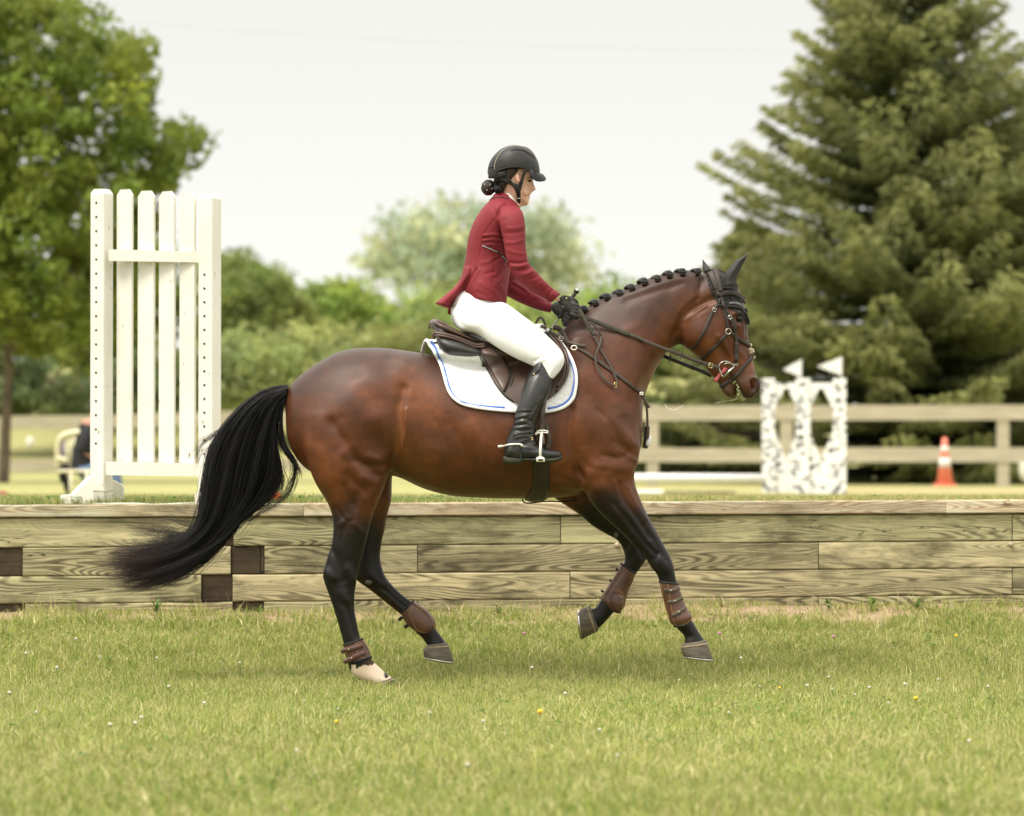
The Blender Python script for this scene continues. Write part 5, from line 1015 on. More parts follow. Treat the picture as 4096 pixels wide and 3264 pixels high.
legboot('tendon_boot', 'brown tendon boot with rounded fetlock cup on the folded foreleg', 'C5',
  [(1002,1082,912,1022,.040),(988,1130,880,1085,.041),(962,1185,835,1155,.042),(945,1245,790,1228,.046),(932,1290,795,1262,.048),(905,1328,842,1312,.036)], .14, 'tan_leather',
  [], [[(925,1030),(860,1130),(800,1240)], [(960,1045),(900,1130),(850,1195)], [(800,1250),(830,1190),(900,1190),(935,1240),(930,1300),(880,1325)]], LG,
  bulge=[(935,1230,830,1210,.052),(932,1280,832,1262,.056),(915,1318,858,1305,.046)], ext=[([(892,1052),(882,1062)], .012), ([(852,1122),(842,1132)], .012), ([(800,1188),(790,1200)], .014)])
legboot('fetlock_boot', 'short brown fetlock boot with two strap ends above the white sock', 'B3',
  [(572,1252,428,1298,.036),(600,1290,432,1330,.038),(622,1340,444,1385,.041),(640,1390,470,1430,.041)], -.15, 'tan_leather',
  [([(408,1352),(440,1338),(500,1325),(580,1298)], .021), ([(430,1432),(465,1412),(520,1385),(595,1352)], .021)],
  [[(520,1275),(548,1390),(640,1380)], [(525,1280),(590,1258),(635,1370)]], LG, strapmat='tan_leather')
legboot('fetlock_boot', 'brown fetlock boot with rounded cup on the lifted hind leg', 'B3',
  [(962,962,864,1056,.036),(1010,990,885,1100,.041),(1070,1035,925,1155,.046),(1118,1095,975,1192,.048),(1132,1150,1020,1212,.044),(1112,1192,1065,1216,.030)], .15, 'tan_leather', [],
  [[(960,1000),(930,1060),(960,1130),(1000,1190),(1100,1200),(1118,1140)], [(975,1010),(1040,1060)], [(985,1000),(1055,1045)]], LG, ext=[([(875,1085),(850,1110)], .016), ([(918,1145),(893,1166)], .016)])
# ---------------------------------------------------------------- ear bonnet
bon = empty('ear_bonnet', W('C2',1620,420,0), 'black crocheted ear bonnet with braided edge on the head of the horse', 'ear bonnet')
mb = MB(); G0 = drape(mb, 'C2', [(1412,306,1545,292,-.02),(1430,360,1680,360,-.03),(1455,440,1715,430,-.03),(1480,500,1728,500,-.03),(1500,545,1745,560,-.03),(1530,590,1768,610,-.03),(1560,612,1792,660,-.03),(1600,625,1806,720,-.03),(1650,634,1812,775,-.03)], BT, .006, .006, 22, 4, sm=1)
mb.build('crochet_hood', M['knit'], bon)
mb = MB(); strap(mb, 'C2', [(1545,622),(1600,633),(1680,640),(1735,655),(1775,695),(1798,740),(1808,795)], .011, .008, BT, off=.009, y=-.03, both=True)
for i in range(9):
    p = W('C2', 1797+4*math.sin(i), 660+16*i, -.02); mb.sphere(p, (.006,.02,.006), 8, 6)
mb.build('braided_edge', M['neoprene'], bon)
mb = MB(); P_, N_2 = strap(mb, 'C2', [(1630,610),(1680,606),(1730,622),(1765,655)], .012, .003, BT, off=.0135, y=-.03, both=True); mb.build('silver_braid', mat('silver_braid', (.16,.16,.16), .4, (.02,.02,.02), 300, .5, 300), bon)
mb = MB(); loft(mb, 'C2', [(1712,425,1578,440,.044,-.05),(1712,395,1580,400,.043,-.05),(1722,345,1605,330,.037,-.055),(1748,290,1655,268,.027,-.06),(1775,235,1700,215,.018,-.062),(1797,190,1762,178,.010,-.066),(1804,160,1790,153,.004,-.066)], n=22, e=1.8)
e1 = mb.build('ear_cover', M['lycra'], bon); sculpt(e1, [('C2', [(1640,420),(1700,320),(1770,210)], 12, -5), ('C2', [(1600,430),(1680,460)], 14, 4)], post=1)
mb = MB(); loft(mb, 'C2', [(1520,335,1408,335,.036,.06),(1482,295,1400,290,.03,.062),(1450,258,1398,250,.020,.068),(1420,225,1397,215,.010,.072),(1405,205,1399,199,.003,.074)], n=20); mb.build('ear_cover', M['lycra'], bon)
mb = MB()
for i in range(26): a = rnd.uniform(0, 6.28); mb.sphere(W('C2', 1590+rnd.uniform(-10,90), 440+rnd.uniform(-12,26), -.085), (.007,.004,.007), 7, 5)
mb.build('frill', M['knit'], bon)
# ---------------------------------------------------------------- bridle
br = empty('bridle', W('C2',1600,800,0), 'dark brown bridle with figure eight noseband and D ring bit', 'bridle')
BH = bvh(body, *[o for o in bon.children if o.name.startswith(('crochet_hood','braided_edge'))])
def bstrap(name, pts, w, off=.006, th=.004, matk='bridle', y=-.05, both=True, parent=None, c='C2'):
    mb = MB(); r = strap(mb, c, pts, w*1.3, th, BH, y=y, off=off, both=both); return mb.build(name, M[matk], parent or br), r
bstrap('headpiece', [(1470,312),(1500,360),(1525,430),(1545,500),(1552,540)], .026, .010, .005)
bstrap('headpiece', [(1500,306),(1530,350),(1548,430),(1562,500)], .016, .014, .005)
bstrap('poll_padding', [(1420,296),(1455,330),(1490,400),(1520,480)], .010, .010, .006)
bstrap('browband', [(1532,524),(1580,516),(1640,508),(1700,525),(1745,560),(1770,600)], .016, .010, .006, y=-.03)
bstrap('browband_edge', [(1590,508),(1640,500),(1700,517),(1748,552),(1773,592)], .004, .013, .004, y=-.03)
tl_, _ = bstrap('throatlatch', [(1556,560),(1545,610),(1500,665),(1460,750),(1430,820),(1390,900),(1345,980),(1300,1020)], .011, .006)
ck, _ = bstrap('cheekpiece', [(1566,545),(1590,620),(1625,690),(1650,735),(1675,790),(1688,850),(1702,960),(1704,1060),(1694,1145)], .011, .008)
bstrap('cheekpiece_keeper', [(1655,745),(1678,800),(1688,835)], .016, .011)
bstrap('cheekpiece_keeper', [(1702,960),(1704,1060),(1697,1130)], .016, .011)
bstrap('noseband_headstrap', [(1572,560),(1588,640),(1612,740),(1634,842)], .011, .006)
bstrap('upper_nose_strap', [(1655,875),(1700,905),(1760,950),(1830,1000)], .014, .006, .006, y=-.02)
bstrap('jaw_strap', [(1618,886),(1560,950),(1500,1010),(1440,1070),(1388,1122)], .013, .006, .005)
bstrap('lower_nose_strap', [(1862,1070),(1820,1130),(1770,1190),(1720,1250),(1660,1300),(1600,1345),(1562,1370)], .014, .007, .005, y=-.03)
def ring(c, x, y, r, tube_, y0=None, sq=1): 
    h, n = hit(BH, c, x, y); Y = y0 if y0 is not None else (h.y - .010 if h else -.1); return [W(c, x+math.cos(a)*r, y+math.sin(a)*r*sq, Y) for a in np.linspace(0, math.tau, 25)[:-1]]
mb = MB(); R_ = ring('C2', 1635, 861, 25, 0); mb.tube(R_, .0022, 8, closed=True); mb.tube([Vector((p.x,-p.y,p.z)) for p in R_], .0022, 8, closed=True); mb.build('noseband_ring', M['steel'], br)
def buckle(c, x, y, ang, a, b, matk, parent, off=.012, Y=None, tree=None):
    h, n = hit(tree or BH, c, x, y); Y = Y if Y is not None else (h.y - off if h else -.1); o = W(c, x, y, Y); ca, sa = math.cos(ang), math.sin(ang); q = []
    for u, v in ((-1,-1),(-1,0),(-1,1),(0,1),(1,1),(1,0),(1,-1),(0,-1)): q.append(o + Vector(((u*ca*a - v*sa*b), 0, -(u*sa*a + v*ca*b))))
    m_ = MB(); m_.tube(q, .0015, 8, closed=True); m_.tube([q[1], q[5]], .001, 6); return m_.build('buckle', M[matk], parent)
buckle('C2', 1506, 662, 2.0, .008, .008, 'steel', br); buckle('C2', 1650, 730, 1.1, .008, .008, 'steel', br)
mb = MB()
for (x, y, r) in ((1833,990,15),(1826,1028,21),(1850,1045,19),(1835,1060,16),(1862,1098,16),(1815,1020,11),(1858,1030,10)): mb.sphere(W('C2', x, y, -.005), (r*.56/861, .026, r*.56/861), 14, 10, wob=.2)
mb.build('sheepskin_pad', M['fleece'], br)
# bit
bit = MB(); Yb = hit(BH, 'C2', 1610, 1210)[0].y - .016
Dp = [(1552,1205),(1548,1180),(1560,1155),(1585,1138),(1615,1135),(1645,1145),(1672,1165),(1686,1182),(1665,1207),(1635,1238),(1605,1268),(1592,1277),(1578,1268),(1565,1245)]
Dw = catmull([W('C2', x, y, Yb)[:] for x, y in Dp+Dp[:1]], 3)[:-1]
bit.tube(Dw, .0034, 8, closed=True); bit.tube([W('C2', 1590,1165,Yb), W('C2',1620,1150,Yb), W('C2',1650,1160,Yb)], .0035, 6); bit.tube([W('C2',1686,1182,Yb), W('C2',1592,1277,Yb)], .006, 10)
bit.tube([W('C2',1640,1230,Yb), W('C2',1625,1210,-.04), W('C2',1600,1200,0)], .005, 8)
for cx_, cy_ in ((1697,1158),(1710,1163)): bit.tube([W('C2', cx_+11*math.cos(a), cy_+11*math.sin(a), Yb) for a in np.linspace(0, math.tau, 15)[:-1]], .002, 6, closed=True)
bv = np.concatenate(bit.v); bit.add(mirror_far(bv), list(bit.f)); bit.build('bit', M['steel'], br)
bstrap('wrapped_curb_strap', [(1612,1195),(1585,1228),(1550,1270),(1515,1315)], .013, .010, .007, 'pink')
# reins
rn = empty('reins', W('C2',900,950,-.15), 'brown rubber grip reins running from the gloved hands to the bit', 'reins')
mb = MB(); strap(mb, 'C2', [(250,708),(330,740),(450,785),(560,830),(660,868),(725,892)], .0215, .006, BT, y=[-.14,-.145,-.15,-.155,-.155,-.155], off=.010); mb.build('rubber_grip', M['rein'], rn)
mb = MB(); strap(mb, 'C2', [(722,890),(880,955),(1050,1020),(1200,1075),(1330,1125),(1450,1165),(1550,1198)], .0175, .005, BT, y=[-.155,-.155,-.15,-.145,-.135,-.125,-.118], off=.008); near_r = mb.build('leather_rein', M['strap_leather'], rn)
mb = MB(); P_, N_2 = strap(mb, 'C2', [(715,888),(800,925),(860,950)], .006, .003, None, y=-.160); mb.build('billet', M['bridle'], near_r)
for k_, x in enumerate((1380, 1425, 1500)):
    mb = MB(); y = 1125+(x-1330)*.335+8; mb.box(W('C2', x, y, -.131), (.010,.009,.019), 0, .002, math.radians(20)); mb.build('rein_keeper', M['bridle'], near_r)
buckle('C2', 1472, 1172, .33, .009, .010, 'brass', near_r, Y=-.132)
mb = MB(); c_ = W('C2', 1212, 1072, -.152)
q = [(-30,-50),(8,8),(34,16),(10,28),(-32,44),(-22,20)]; q = [(1215+a*.8, 1075+b) for a, b in [(0,-48),(10,-8),(30,10),(6,18),(-36,42),(-16,6)]]
v = [W('C2', a, b, -.154)[:] for a, b in q]+[W('C2', a, b, -.146)[:] for a, b in q]; mb.add(v, [tuple(range(6)), tuple(range(11,5,-1))]+[(i,(i+1)%6,6+(i+1)%6,6+i) for i in range(6)]); mb.build('rein_stop', M['bridle'], near_r, smooth=False)
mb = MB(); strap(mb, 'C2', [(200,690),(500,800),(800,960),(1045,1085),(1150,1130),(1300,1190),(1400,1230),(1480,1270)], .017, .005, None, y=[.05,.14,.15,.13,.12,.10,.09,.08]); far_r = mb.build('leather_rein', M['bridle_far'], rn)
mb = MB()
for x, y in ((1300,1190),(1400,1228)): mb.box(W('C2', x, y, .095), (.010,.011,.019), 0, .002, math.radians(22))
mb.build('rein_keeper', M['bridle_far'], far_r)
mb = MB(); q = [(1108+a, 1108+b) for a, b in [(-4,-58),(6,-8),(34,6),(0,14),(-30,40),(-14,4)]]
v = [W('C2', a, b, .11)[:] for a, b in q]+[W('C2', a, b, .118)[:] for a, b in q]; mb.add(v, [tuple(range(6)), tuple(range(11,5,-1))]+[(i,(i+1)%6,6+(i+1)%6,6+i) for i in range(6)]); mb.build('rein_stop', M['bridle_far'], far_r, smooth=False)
# spare loop of the reins
mb = MB(); strap(mb, 'C2', [(268,660),(300,715),(340,790),(375,850),(402,905)], .017, .006, BT, y=-.16, off=.014); mb.build('rubber_grip', mat('pale_rubber_rein', (.09,.08,.05), .6, (.03,.03,.02), 420, 1, 420, dist=.003), rn)
mb = MB(); strap(mb, 'C2', [(402,905),(440,985),(490,1080),(540,1160),(575,1235),(600,1300),(612,1345)], .0115, .004, BT, y=-.17, off=.010); mb.build('rein_loop', M['strap_leather'], rn)
mb = MB(); strap(mb, 'C2', [(355,780),(400,800),(445,850),(468,920),(455,990),(425,1050),(408,1110),(412,1170),(440,1240),(480,1300),(540,1350),(590,1372)], .0105, .004, BT, y=-.17, off=.015); mb.build('rein_loop', M['strap_leather'], rn)
buckle('C2', 600, 1352, .2, .006, .010, 'brass', rn, tree=BT, off=.02)
# ---------------------------------------------------------------- breastplate
bp = empty('breastplate', W('C2',550,1210,-.2), 'dark brown leather breastplate running from the saddle round the chest', 'breastplate')
def bps(name, pts, w, off=.006, both=True, y=None, c='C2', matk='saddle'):
    mb = MB(); strap(mb, c, pts, w*1.2, .005, BT, off=off, both=both, y=y); return mb.build(name, M[matk], bp)
bps('shoulder_strap', [(250,1010),(330,1060),(430,1130),(560,1220),(680,1310),(770,1380),(832,1425)], .0135, matk='strap_leather')
bps('wither_strap', [(30,820),(80,830),(130,890),(170,950),(200,985)], .017, .010, y=-.05, matk='strap_leather')
bps('saddle_strap', [(0,865),(60,900),(110,930),(160,955),(230,980),(290,998),(322,994)], .013, .012, y=-.12, matk='strap_leather')
bps('running_strap', [(840,1440),(862,1480),(890,1530),(912,1560)], .011, .012, False, -.14)
bps('chest_strap', [(848,1455),(872,1500),(888,1580),(892,1650),(894,1720),(897,1790),(892,1850)], .009, .012, False, -.10)
mb = MB()
for c, x, y, r, Y in (('C2',220,1010,26,-.235),('C2',838,1430,14,-.165)): mb.tube([W(c, x+math.cos(a)*r, y+math.sin(a)*r*.75, Y) for a in np.linspace(0, math.tau, 21)[:-1]], .0028, 8, closed=True)
mb.build('ring', M['white_metal'], bp)
buckle('C2', 100, 925, .4, .008, .010, 'steel', bp, Y=-.20)
mb = MB(); strap(mb, 'C5', [(1076,165),(1074,210),(1068,260),(1062,300)], .024, .010, None, y=-.05); mb.build('chest_buckle_flap', M['bridle'], bp)
mb = MB(); mb.sphere(W('C5', 1080, 262, -.03), (.016,.03,.034), 16, 12, Matrix.Rotation(.35, 3, 'Y')); mb.build('white_stop_disc', M['white_cloth'], bp)
# ---------------------------------------------------------------- girth
gr = empty('girth', W('C5',410,500,-.25), 'wide dark brown leather girth under the belly behind the elbow', 'girth')
def wrap(xr, xf, off, thick, name, matk, parent, a0=-98, a1=98, n=44, nx=7):
    zc = W('C5', 410, 330, 0).z; A = []; B = []
    for i in range(n):
        t = i/(n-1); ang = math.radians(a0+(a1-a0)*t); ra, rb = xr(abs(ang)), xf(abs(ang)); rowA = []; rowB = []
        for j in range(nx):
            x = ra+(rb-ra)*j/(nx-1); d = Vector((0, math.sin(ang), -math.cos(ang))); o_ = Vector((x, 0, zc))+d*1.2
            h = BT.ray_cast(o_, -d); r = (h[0]-Vector((x,0,zc))).length if h[0] else .3
            rowA.append(r)
        A.append(rowA)
    A = np.array(A)
    for _ in range(3): A[1:-1] = (A[:-2]+A[1:-1]*2+A[2:])/4
    V = []; F = []
    for sgn in (0, 1):
        for i in range(n):
            ang = math.radians(a0+(a1-a0)*i/(n-1)); ra, rb = xr(abs(ang)), xf(abs(ang))
            for j in range(nx):
                e_ = 0 if sgn == 0 else (thick if 0 < j < nx-1 else thick*.4); r = A[i,j]+off-thick*.2+e_; V.append((ra+(rb-ra)*j/(nx-1), math.sin(ang)*r, zc-math.cos(ang)*r))
    q = n*nx
    for i in range(n-1):
        for j in range(nx-1): a = i*nx+j; F += [(a,a+1,a+nx+1,a+nx),(q+a,q+a+nx,q+a+nx+1,q+a+1)]
        F += [(i*nx,i*nx+nx,q+i*nx+nx,q+i*nx),(i*nx+nx-1,q+i*nx+nx-1,q+i*nx+2*nx-1,i*nx+2*nx-1)]
    return MB().add(V, F).build(name, M[matk], parent)
X = lambda c, x: W(c, x, 500, -.25).x
M['girthmat'] = mat('girth_leather', (.030,.021,.015), .45, (.02,.015,.011), 12, .3, 200)
wrap(lambda a: X('C5', 362-55*max(0,1-a/.9)), lambda a: X('C5', 466-14*max(0,1-a/.9)), .004, .010, 'girth_body', 'girthmat', gr)
wrap(lambda a: X('C5', 384-50*max(0,1-a/.9)), lambda a: X('C5', 448-14*max(0,1-a/.9)), .013, .004, 'centre_strap', 'bridle', gr)
mb = MB(); strap(mb, 'C5', [(372,155),(378,215),(385,260)], .012, .006, BT, off=.02, y=-.2); strap(mb, 'C5', [(440,150),(458,215),(462,262),(452,300)], .016, .006, BT, off=.03, y=-.2); mb.build('girth_buckle_strap', M['strap_leather'], gr)
mb = MB(); pts = [W('G', x, y, Y) for x, y, Y in ((755,1320,-.08),(765,1380,-.08),(830,1412,-.05),(950,1410,0),(1150,1388,.0),(1350,1378,0),(1560,1385,0),(1800,1370,.05),(2080,1310,.1))]; mb.tube(catmull(pts, 5), .0032, 8); mb.build('belly_cord', M['neoprene'], gr)
# ---------------------------------------------------------------- saddle pad
pad = empty('saddle_pad', W('C3',900,700,-.25), 'white quilted saddle pad with blue cord edging under the saddle', 'saddle pad')
mb = MB(); GP = drape(mb, 'C3', [(252,366,1288,214,-.03),(272,410,1400,300,-.08),(300,455,1470,370,-.14),(335,525,1545,470,-.2),(370,605,1590,560,-.2),(396,690,1617,650,-.2),(415,765,1624,740,-.2),(442,840,1612,830,-.2),(485,902,1580,912,-.2),(560,955,1510,980,-.2),(680,988,1400,1018,-.2),(830,1008,1270,1029,-.2),(960,1020,1180,1030,-.2)], BT, .011, .010, 60, 5, sm=6)
po = mb.build('pad_cloth', M['quilt'], pad); PT = bvh(po, body)
edge = [(250,372),(278,420),(312,470),(345,535),(378,610),(404,695),(424,770),(452,842),(494,900),(568,950),(688,982),(835,1002),(1000,1016),(1180,1024),(1330,1024),(1440,1004),(1520,968),(1584,902),(1606,826),(1617,740),(1610,650),(1582,560),(1538,474),(1462,376),(1392,304),(1285,222)]
mb = MB(); strap(mb, 'C3', edge, .016, .008, PT, off=.003, both=True, y=-.1); mb.build('white_binding', M['white_cloth'], pad)
cord = [(285,372),(315,430),(345,490),(375,560),(404,640),(426,720),(446,790),(480,860),(530,915),(600,948),(700,968),(830,980),(960,988)]
cord2 = [(1355,996),(1440,980),(1510,946),(1566,886),(1590,810),(1602,730),(1594,645),(1566,560),(1520,480),(1450,390),(1385,320),(1300,232)]
mb = MB()
for cc in (cord, cord2): strap(mb, 'C3', cc, .010, .005, PT, off=.0045, both=True, y=-.1)
mb.build('blue_cord', M['blue'], pad)
mb = MB()
for cc in (cord, cord2): strap(mb, 'C3', [(x+(-9 if x < 1200 else 9), y+8) for x, y in cc], .0025, .004, PT, off=.0035, both=True, y=-.1)
mb.build('thin_blue_cord', mat('pale_blue_cord', (.25,.32,.55), .7), pad)
mb = MB()   # part of the pad standing up behind the cantle, over the spine
a = [(250,366),(232,385),(215,440),(203,478)]; v = []
for k in range(9):
    t = k/8*math.pi; y = -math.cos(t)*.075
    for (x, z) in ((262,362),(238,470+(0)),): pass
prof = []
for k in range(13):
    t = k/12; y = -.085 + .17*t; lift = math.sin(t*math.pi)
    p0 = W('C3', 262-14*lift, 395-32*lift, 0); p1 = W('C3', 560, 360-30*lift, 0); prof.append(((p0.x, y, p0.z), (p1.x, y, p1.z)))
v = [q[0] for q in prof]+[q[1] for q in prof]+[(q[0][0]+.003, q[0][1]*.9, q[0][2]-.012) for q in prof]+[(q[1][0], q[1][1]*.9, q[1][2]-.012) for q in prof]
mb.add(v, [(i,i+1,14+i,13+i) for i in range(12)]+[(26+i,39+i,40+i,27+i) for i in range(12)]+[(i,26+i,27+i,i+1) for i in range(12)]); mb.build('spine_panel', M['white_cloth'], pad)
mb = MB(); mb.tube(catmull([W('C3', 262, 380, -.06), W('C3', 240, 372, -.01), W('C3', 222, 410, .05), W('C3', 206, 478, .12)], 5), .009, 8, flat=.6); mb.build('far_edge', M['white_cloth'], pad)
mb = MB(); strap(mb, 'C3', [(1020,1005),(1100,1008),(1180,1010),(1340,1008)], .022, .004, PT, off=.006, both=True); mb.build('girth_loop', M['white_cloth'], pad)
mb = MB(); strap(mb, 'C3', [(752,580),(775,582),(805,588)], .016, .006, PT, off=.012, both=True); mb.build('billet_keeper', M['saddle'], pad)
# ---------------------------------------------------------------- saddle
sad = empty('saddle', W('C3',800,400,0), 'brown leather jumping saddle with deep seat and long flaps', 'saddle')
mb = MB(); loft(mb, 'C3', [(262,214,284,262,.07),(288,182,322,300,.125),(330,178,385,322,.16),(400,205,470,345,.175),(500,262,560,368,.175),(620,318,650,398,.165),(750,366,760,440,.14),(900,386,905,470,.115),(1060,380,1060,470,.10),(1200,330,1200,440,.10),(1300,290,1310,420,.09),(1345,290,1360,390,.06)], k=5, n=36, e=2.3)
st = mb.build('seat', M['saddle'], sad); sculpt(st, [('C3', [(290,215),(330,260),(390,320)], 22, -9)], post=2)
mb = MB(); mb.tube(catmull([W('C3', x, y, Y) for x, y, Y in ((268,262,-.03),(272,225,-.06),(284,212,-.085),(300,222,-.12),(330,262,-.145),(385,318,-.165))], 5), .0045, 8); mb.build('cantle_piping', M['panel'], sad)
for s in (-1, 1):
    mb = MB(); loft(mb, 'C3', [(342,340,344,405,.03,s*.13),(372,334,378,455,.05,s*.14),(440,345,440,505,.065,s*.145),(540,375,540,522,.068,s*.15),(640,415,640,527,.06,s*.155),(720,450,725,520,.05,s*.16),(760,480,765,510,.03,s*.16)], n=24); mb.build('rear_panel', M['panel'], sad)
    mb = MB(); pth = [(305,335),(318,308),(360,306),(440,322),(540,352),(620,385),(700,412),(780,408)]
    mb.tube(catmull([W('C3', x, y, s*(.15+.03*min(1, i/3))) for i, (x, y) in enumerate(pth)], 5), .0085, 8)
    mb.tube(catmull([W('C3', x+4, y+20, s*(.155+.03*min(1, i/3))) for i, (x, y) in enumerate(pth)], 5), .0065, 8); mb.build('welt', M['saddle'], sad)
mb = MB(); GF = drape(mb, 'C3', [(690,418,1350,285,-.12),(712,470,1450,350,-.17),(752,530,1515,430,-.2),(796,610,1543,520,-.2),(842,700,1550,610,-.2),(890,785,1532,700,-.2),(945,855,1490,790,-.2),(1010,908,1420,868,-.2),(1075,944,1330,930,-.2),(1140,960,1260,955,-.2)], PT, .016, .012, 40, 5, sm=6)
fl = mb.build('flap', M['saddle'], sad); FT = bvh(fl, po, body)
mb = MB(); drape(mb, 'C3', [(735,432,790,430,-.2),(765,500,900,500,-.2),(805,580,965,570,-.2),(845,660,1000,650,-.2),(885,735,1004,715,-.2),(920,795,985,770,-.2),(948,838,958,825,-.2)], FT, .010, .012, 14, 4, sm=2, puff=.012); mb.build('thigh_block', M['saddle_pale'], sad)
mb = MB()
for pl in ([(700,425),(725,500),(765,575),(812,665),(860,755),(910,825),(965,888),(1040,940)], [(790,432),(915,505),(985,580),(1012,650),(1012,715),(985,790),(955,842)], [(775,424),(870,480),(960,560),(1020,640),(1035,720),(1010,790)]): strap(mb, 'C3', pl, .005, .005, FT, off=.003, both=True)
mb.build('flap_seam', M['panel'], sad)
for i, (pl, w) in enumerate((([(1365,300),(1440,365),(1505,450),(1538,545),(1540,640),(1515,730),(1470,800),(1435,842)], .016), ([(1345,310),(1415,375),(1480,460),(1512,550),(1514,640),(1490,725),(1440,800)], .012))):
    mb = MB(); strap(mb, 'C3', pl, w, .010, FT, off=.008, both=True); mb.build('knee_roll', M['saddle_pale' if i else 'saddle'], sad)
mb = MB(); strap(mb, 'C3', [(915,490),(945,515),(965,520)], .004, .003, FT, off=.004); mb.build('leather_keeper', M['panel'], sad)
# pommel loop and D ring strap
mb = MB(); mb.tube(catmull([W('C3', x, y, -.06) for x, y in ((1245,215),(1262,180),(1282,160),(1305,172),(1322,205),(1332,235))], 5), .0055, 8); mb.build('grab_strap', M['saddle'], sad)
mb = MB(); mb.box(W('C3', 1318, 248, -.10), (.030,.012,.016), 0, .003, .4); mb.build('strap_keeper', M['saddle'], sad)
# stirrups
def stirrup(s, label):
    e_ = empty('stirrup', W('C3', 1300, 1400, s*.36), label, 'stirrup', 'stirrups hanging from the saddle')
    Yl = s*.345
    mb = MB(); strap(mb, 'C3', [(1318,925),(1308,1020),(1304,1110),(1302,1200)], .024, .006, None, y=[Yl+.03*-s*1, Yl, Yl, Yl]); mb.build('stirrup_leather', M['strap_leather'], e_)
    mb = MB(); strap(mb, 'C3', [(1322,1120),(1350,1215),(1368,1270),(1362,1330),(1352,1362)], .019, .005, None, y=Yl+s*-.02); mb.build('leather_tail', M['strap_leather'], e_)
    mb = MB(); mb.tube(catmull([W('C3', x, y, Yl-.003) for x, y in ((1236,1232),(1262,1205),(1285,1196),(1322,1196),(1352,1204),(1350,1218),(1318,1214),(1290,1216),(1262,1222),(1240,1236))], 3), .0035, 8)
    mb.tube(catmull([W('C3', x, y, Y) for x, y, Y in ((1300,1212,Yl),(1293,1270,Yl+s*.045),(1289,1340,Yl+s*.072),(1286,1400,Yl+s*.076),(1287,1450,Yl+s*.070))], 5), .0065, 10)
    mb.tube(catmull([W('C3', x, y, Y) for x, y, Y in ((1300,1212,Yl),(1312,1270,Yl-s*.03),(1316,1330,Yl-s*.06),(1314,1380,Yl-s*.07),(1310,1450,Yl-s*.07))], 5), .0055, 10)
    c = W('C3', 1288, 1472, Yl+s*.01); mb.box(c, (.040,.14,.012), 0, .005); mb.sphere(W('C3', 1287, 1456, Yl+s*.074), (.021,.012,.011), 14, 10); mb.build('stirrup_iron', M['white_metal'], e_)
    mb = MB(); mb.sphere(W('C3', 1289, 1466, Yl+s*.083), (.011,.006,.005), 12, 8); mb.box(c+Vector((0,0,.008)), (.044,.10,.008), 0, .003); mb.build('tread', M['neoprene'], e_)
stirrup(-1, 'steel stirrup iron and brown leather on the side facing us, holding the black boot')
stirrup(1, 'steel stirrup iron and leather on the hidden far side of the horse')
# ---------------------------------------------------------------- rider
rd = empty('person', W('C3', 700, 250, 0), 'rider in a dark red show jacket, white breeches and black helmet on the horse', 'person')
torso = [(765,512,600,478,.060),(790,560,580,505,.095),(812,600,545,550,.145),(822,650,490,610,.175),(822,730,432,700,.178),(812,830,385,810,.165),(790,930,362,925,.148),(760,1030,350,1025,.138),
         (738,1120,330,1120,.142),(722,1220,308,1205,.158),(710,1320,300,1300,.172),(702,1400,318,1370,.176),(699,1436,322,1388,.174)]
slv = [(790,590,650,612,.045,-.135),(838,640,622,688,.056,-.172),(858,730,642,770,.057,-.196),(863,830,664,860,.055,-.205),(866,930,680,950,.052,-.212),(878,1020,695,1045,.050,-.215),
       (895,1085,722,1120,.049,-.215),(935,1128,762,1195,.047,-.212),(1000,1200,830,1264,.045,-.20),(1060,1262,920,1326,.041,-.18),(1110,1305,1010,1376,.037,-.16),(1150,1338,1082,1414,.034,-.145)]
far = [(790,590,650,612,.045,.135),(838,640,622,688,.056,.172),(850,760,650,800,.056,.2),(850,900,660,930,.053,.212),(845,1040,650,1080,.05,.215),(815,1150,640,1220,.049,.21),
       (800,1215,660,1325,.047,.20),(850,1262,750,1388,.045,.175),(930,1312,860,1440,.041,.14),(1010,1372,960,1478,.037,.10),(1092,1424,1082,1508,.034,.07)]
hipp = [(950,-40,480,-30,.150),(960,30,468,60,.172),(930,120,468,150,.180),(860,210,500,225,.172),(760,280,560,280,.13)]
def thigh(s): return [(860,10,475,120,.085,s*.09),(960,25,540,265,.098,s*.115),(1045,80,700,312,.098,s*.15),(1125,140,830,398,.094,s*.19),(1235,222,960,480,.085,s*.225),(1345,322,1070,540,.075,s*.25),
   (1440,415,1165,582,.068,s*.265),(1500,500,1225,612,.062,s*.275),(1505,575,1258,635,.058,s*.28),(1468,650,1290,680,.052,s*.285),(1412,716,1320,720,.046,s*.29)]
def shaft(s): return [(1408,712,1205,640,.056,s*.29),(1400,745,1160,715,.058,s*.30),(1388,800,1135,780,.058,s*.31),(1362,870,1112,850,.057,s*.32),(1330,935,1088,925,.053,s*.33),(1298,1000,1066,1000,.049,s*.338),
   (1270,1070,1050,1072,.045,s*.343),(1248,1130,1036,1142,.042,s*.346),(1232,1190,1012,1205,.040,s*.348),(1228,1245,985,1262,.039,s*.35),(1245,1300,966,1310,.039,s*.352),(1262,1350,955,1360,.039,s*.354),(1262,1410,954,1425,.038,s*.355),(1262,1452,957,1446,.036,s*.355)]
def foot(s): return [(1000,1330,985,1448,.036,s*.355),(1080,1305,1080,1455,.040,s*.356),(1170,1300,1170,1462,.042,s*.358),(1250,1335,1250,1466,.044,s*.36),(1330,1366,1330,1470,.046,s*.362),(1400,1376,1400,1468,.044,s*.362),(1455,1385,1455,1462,.038,s*.361),(1478,1402,1480,1450,.028,s*.36)]
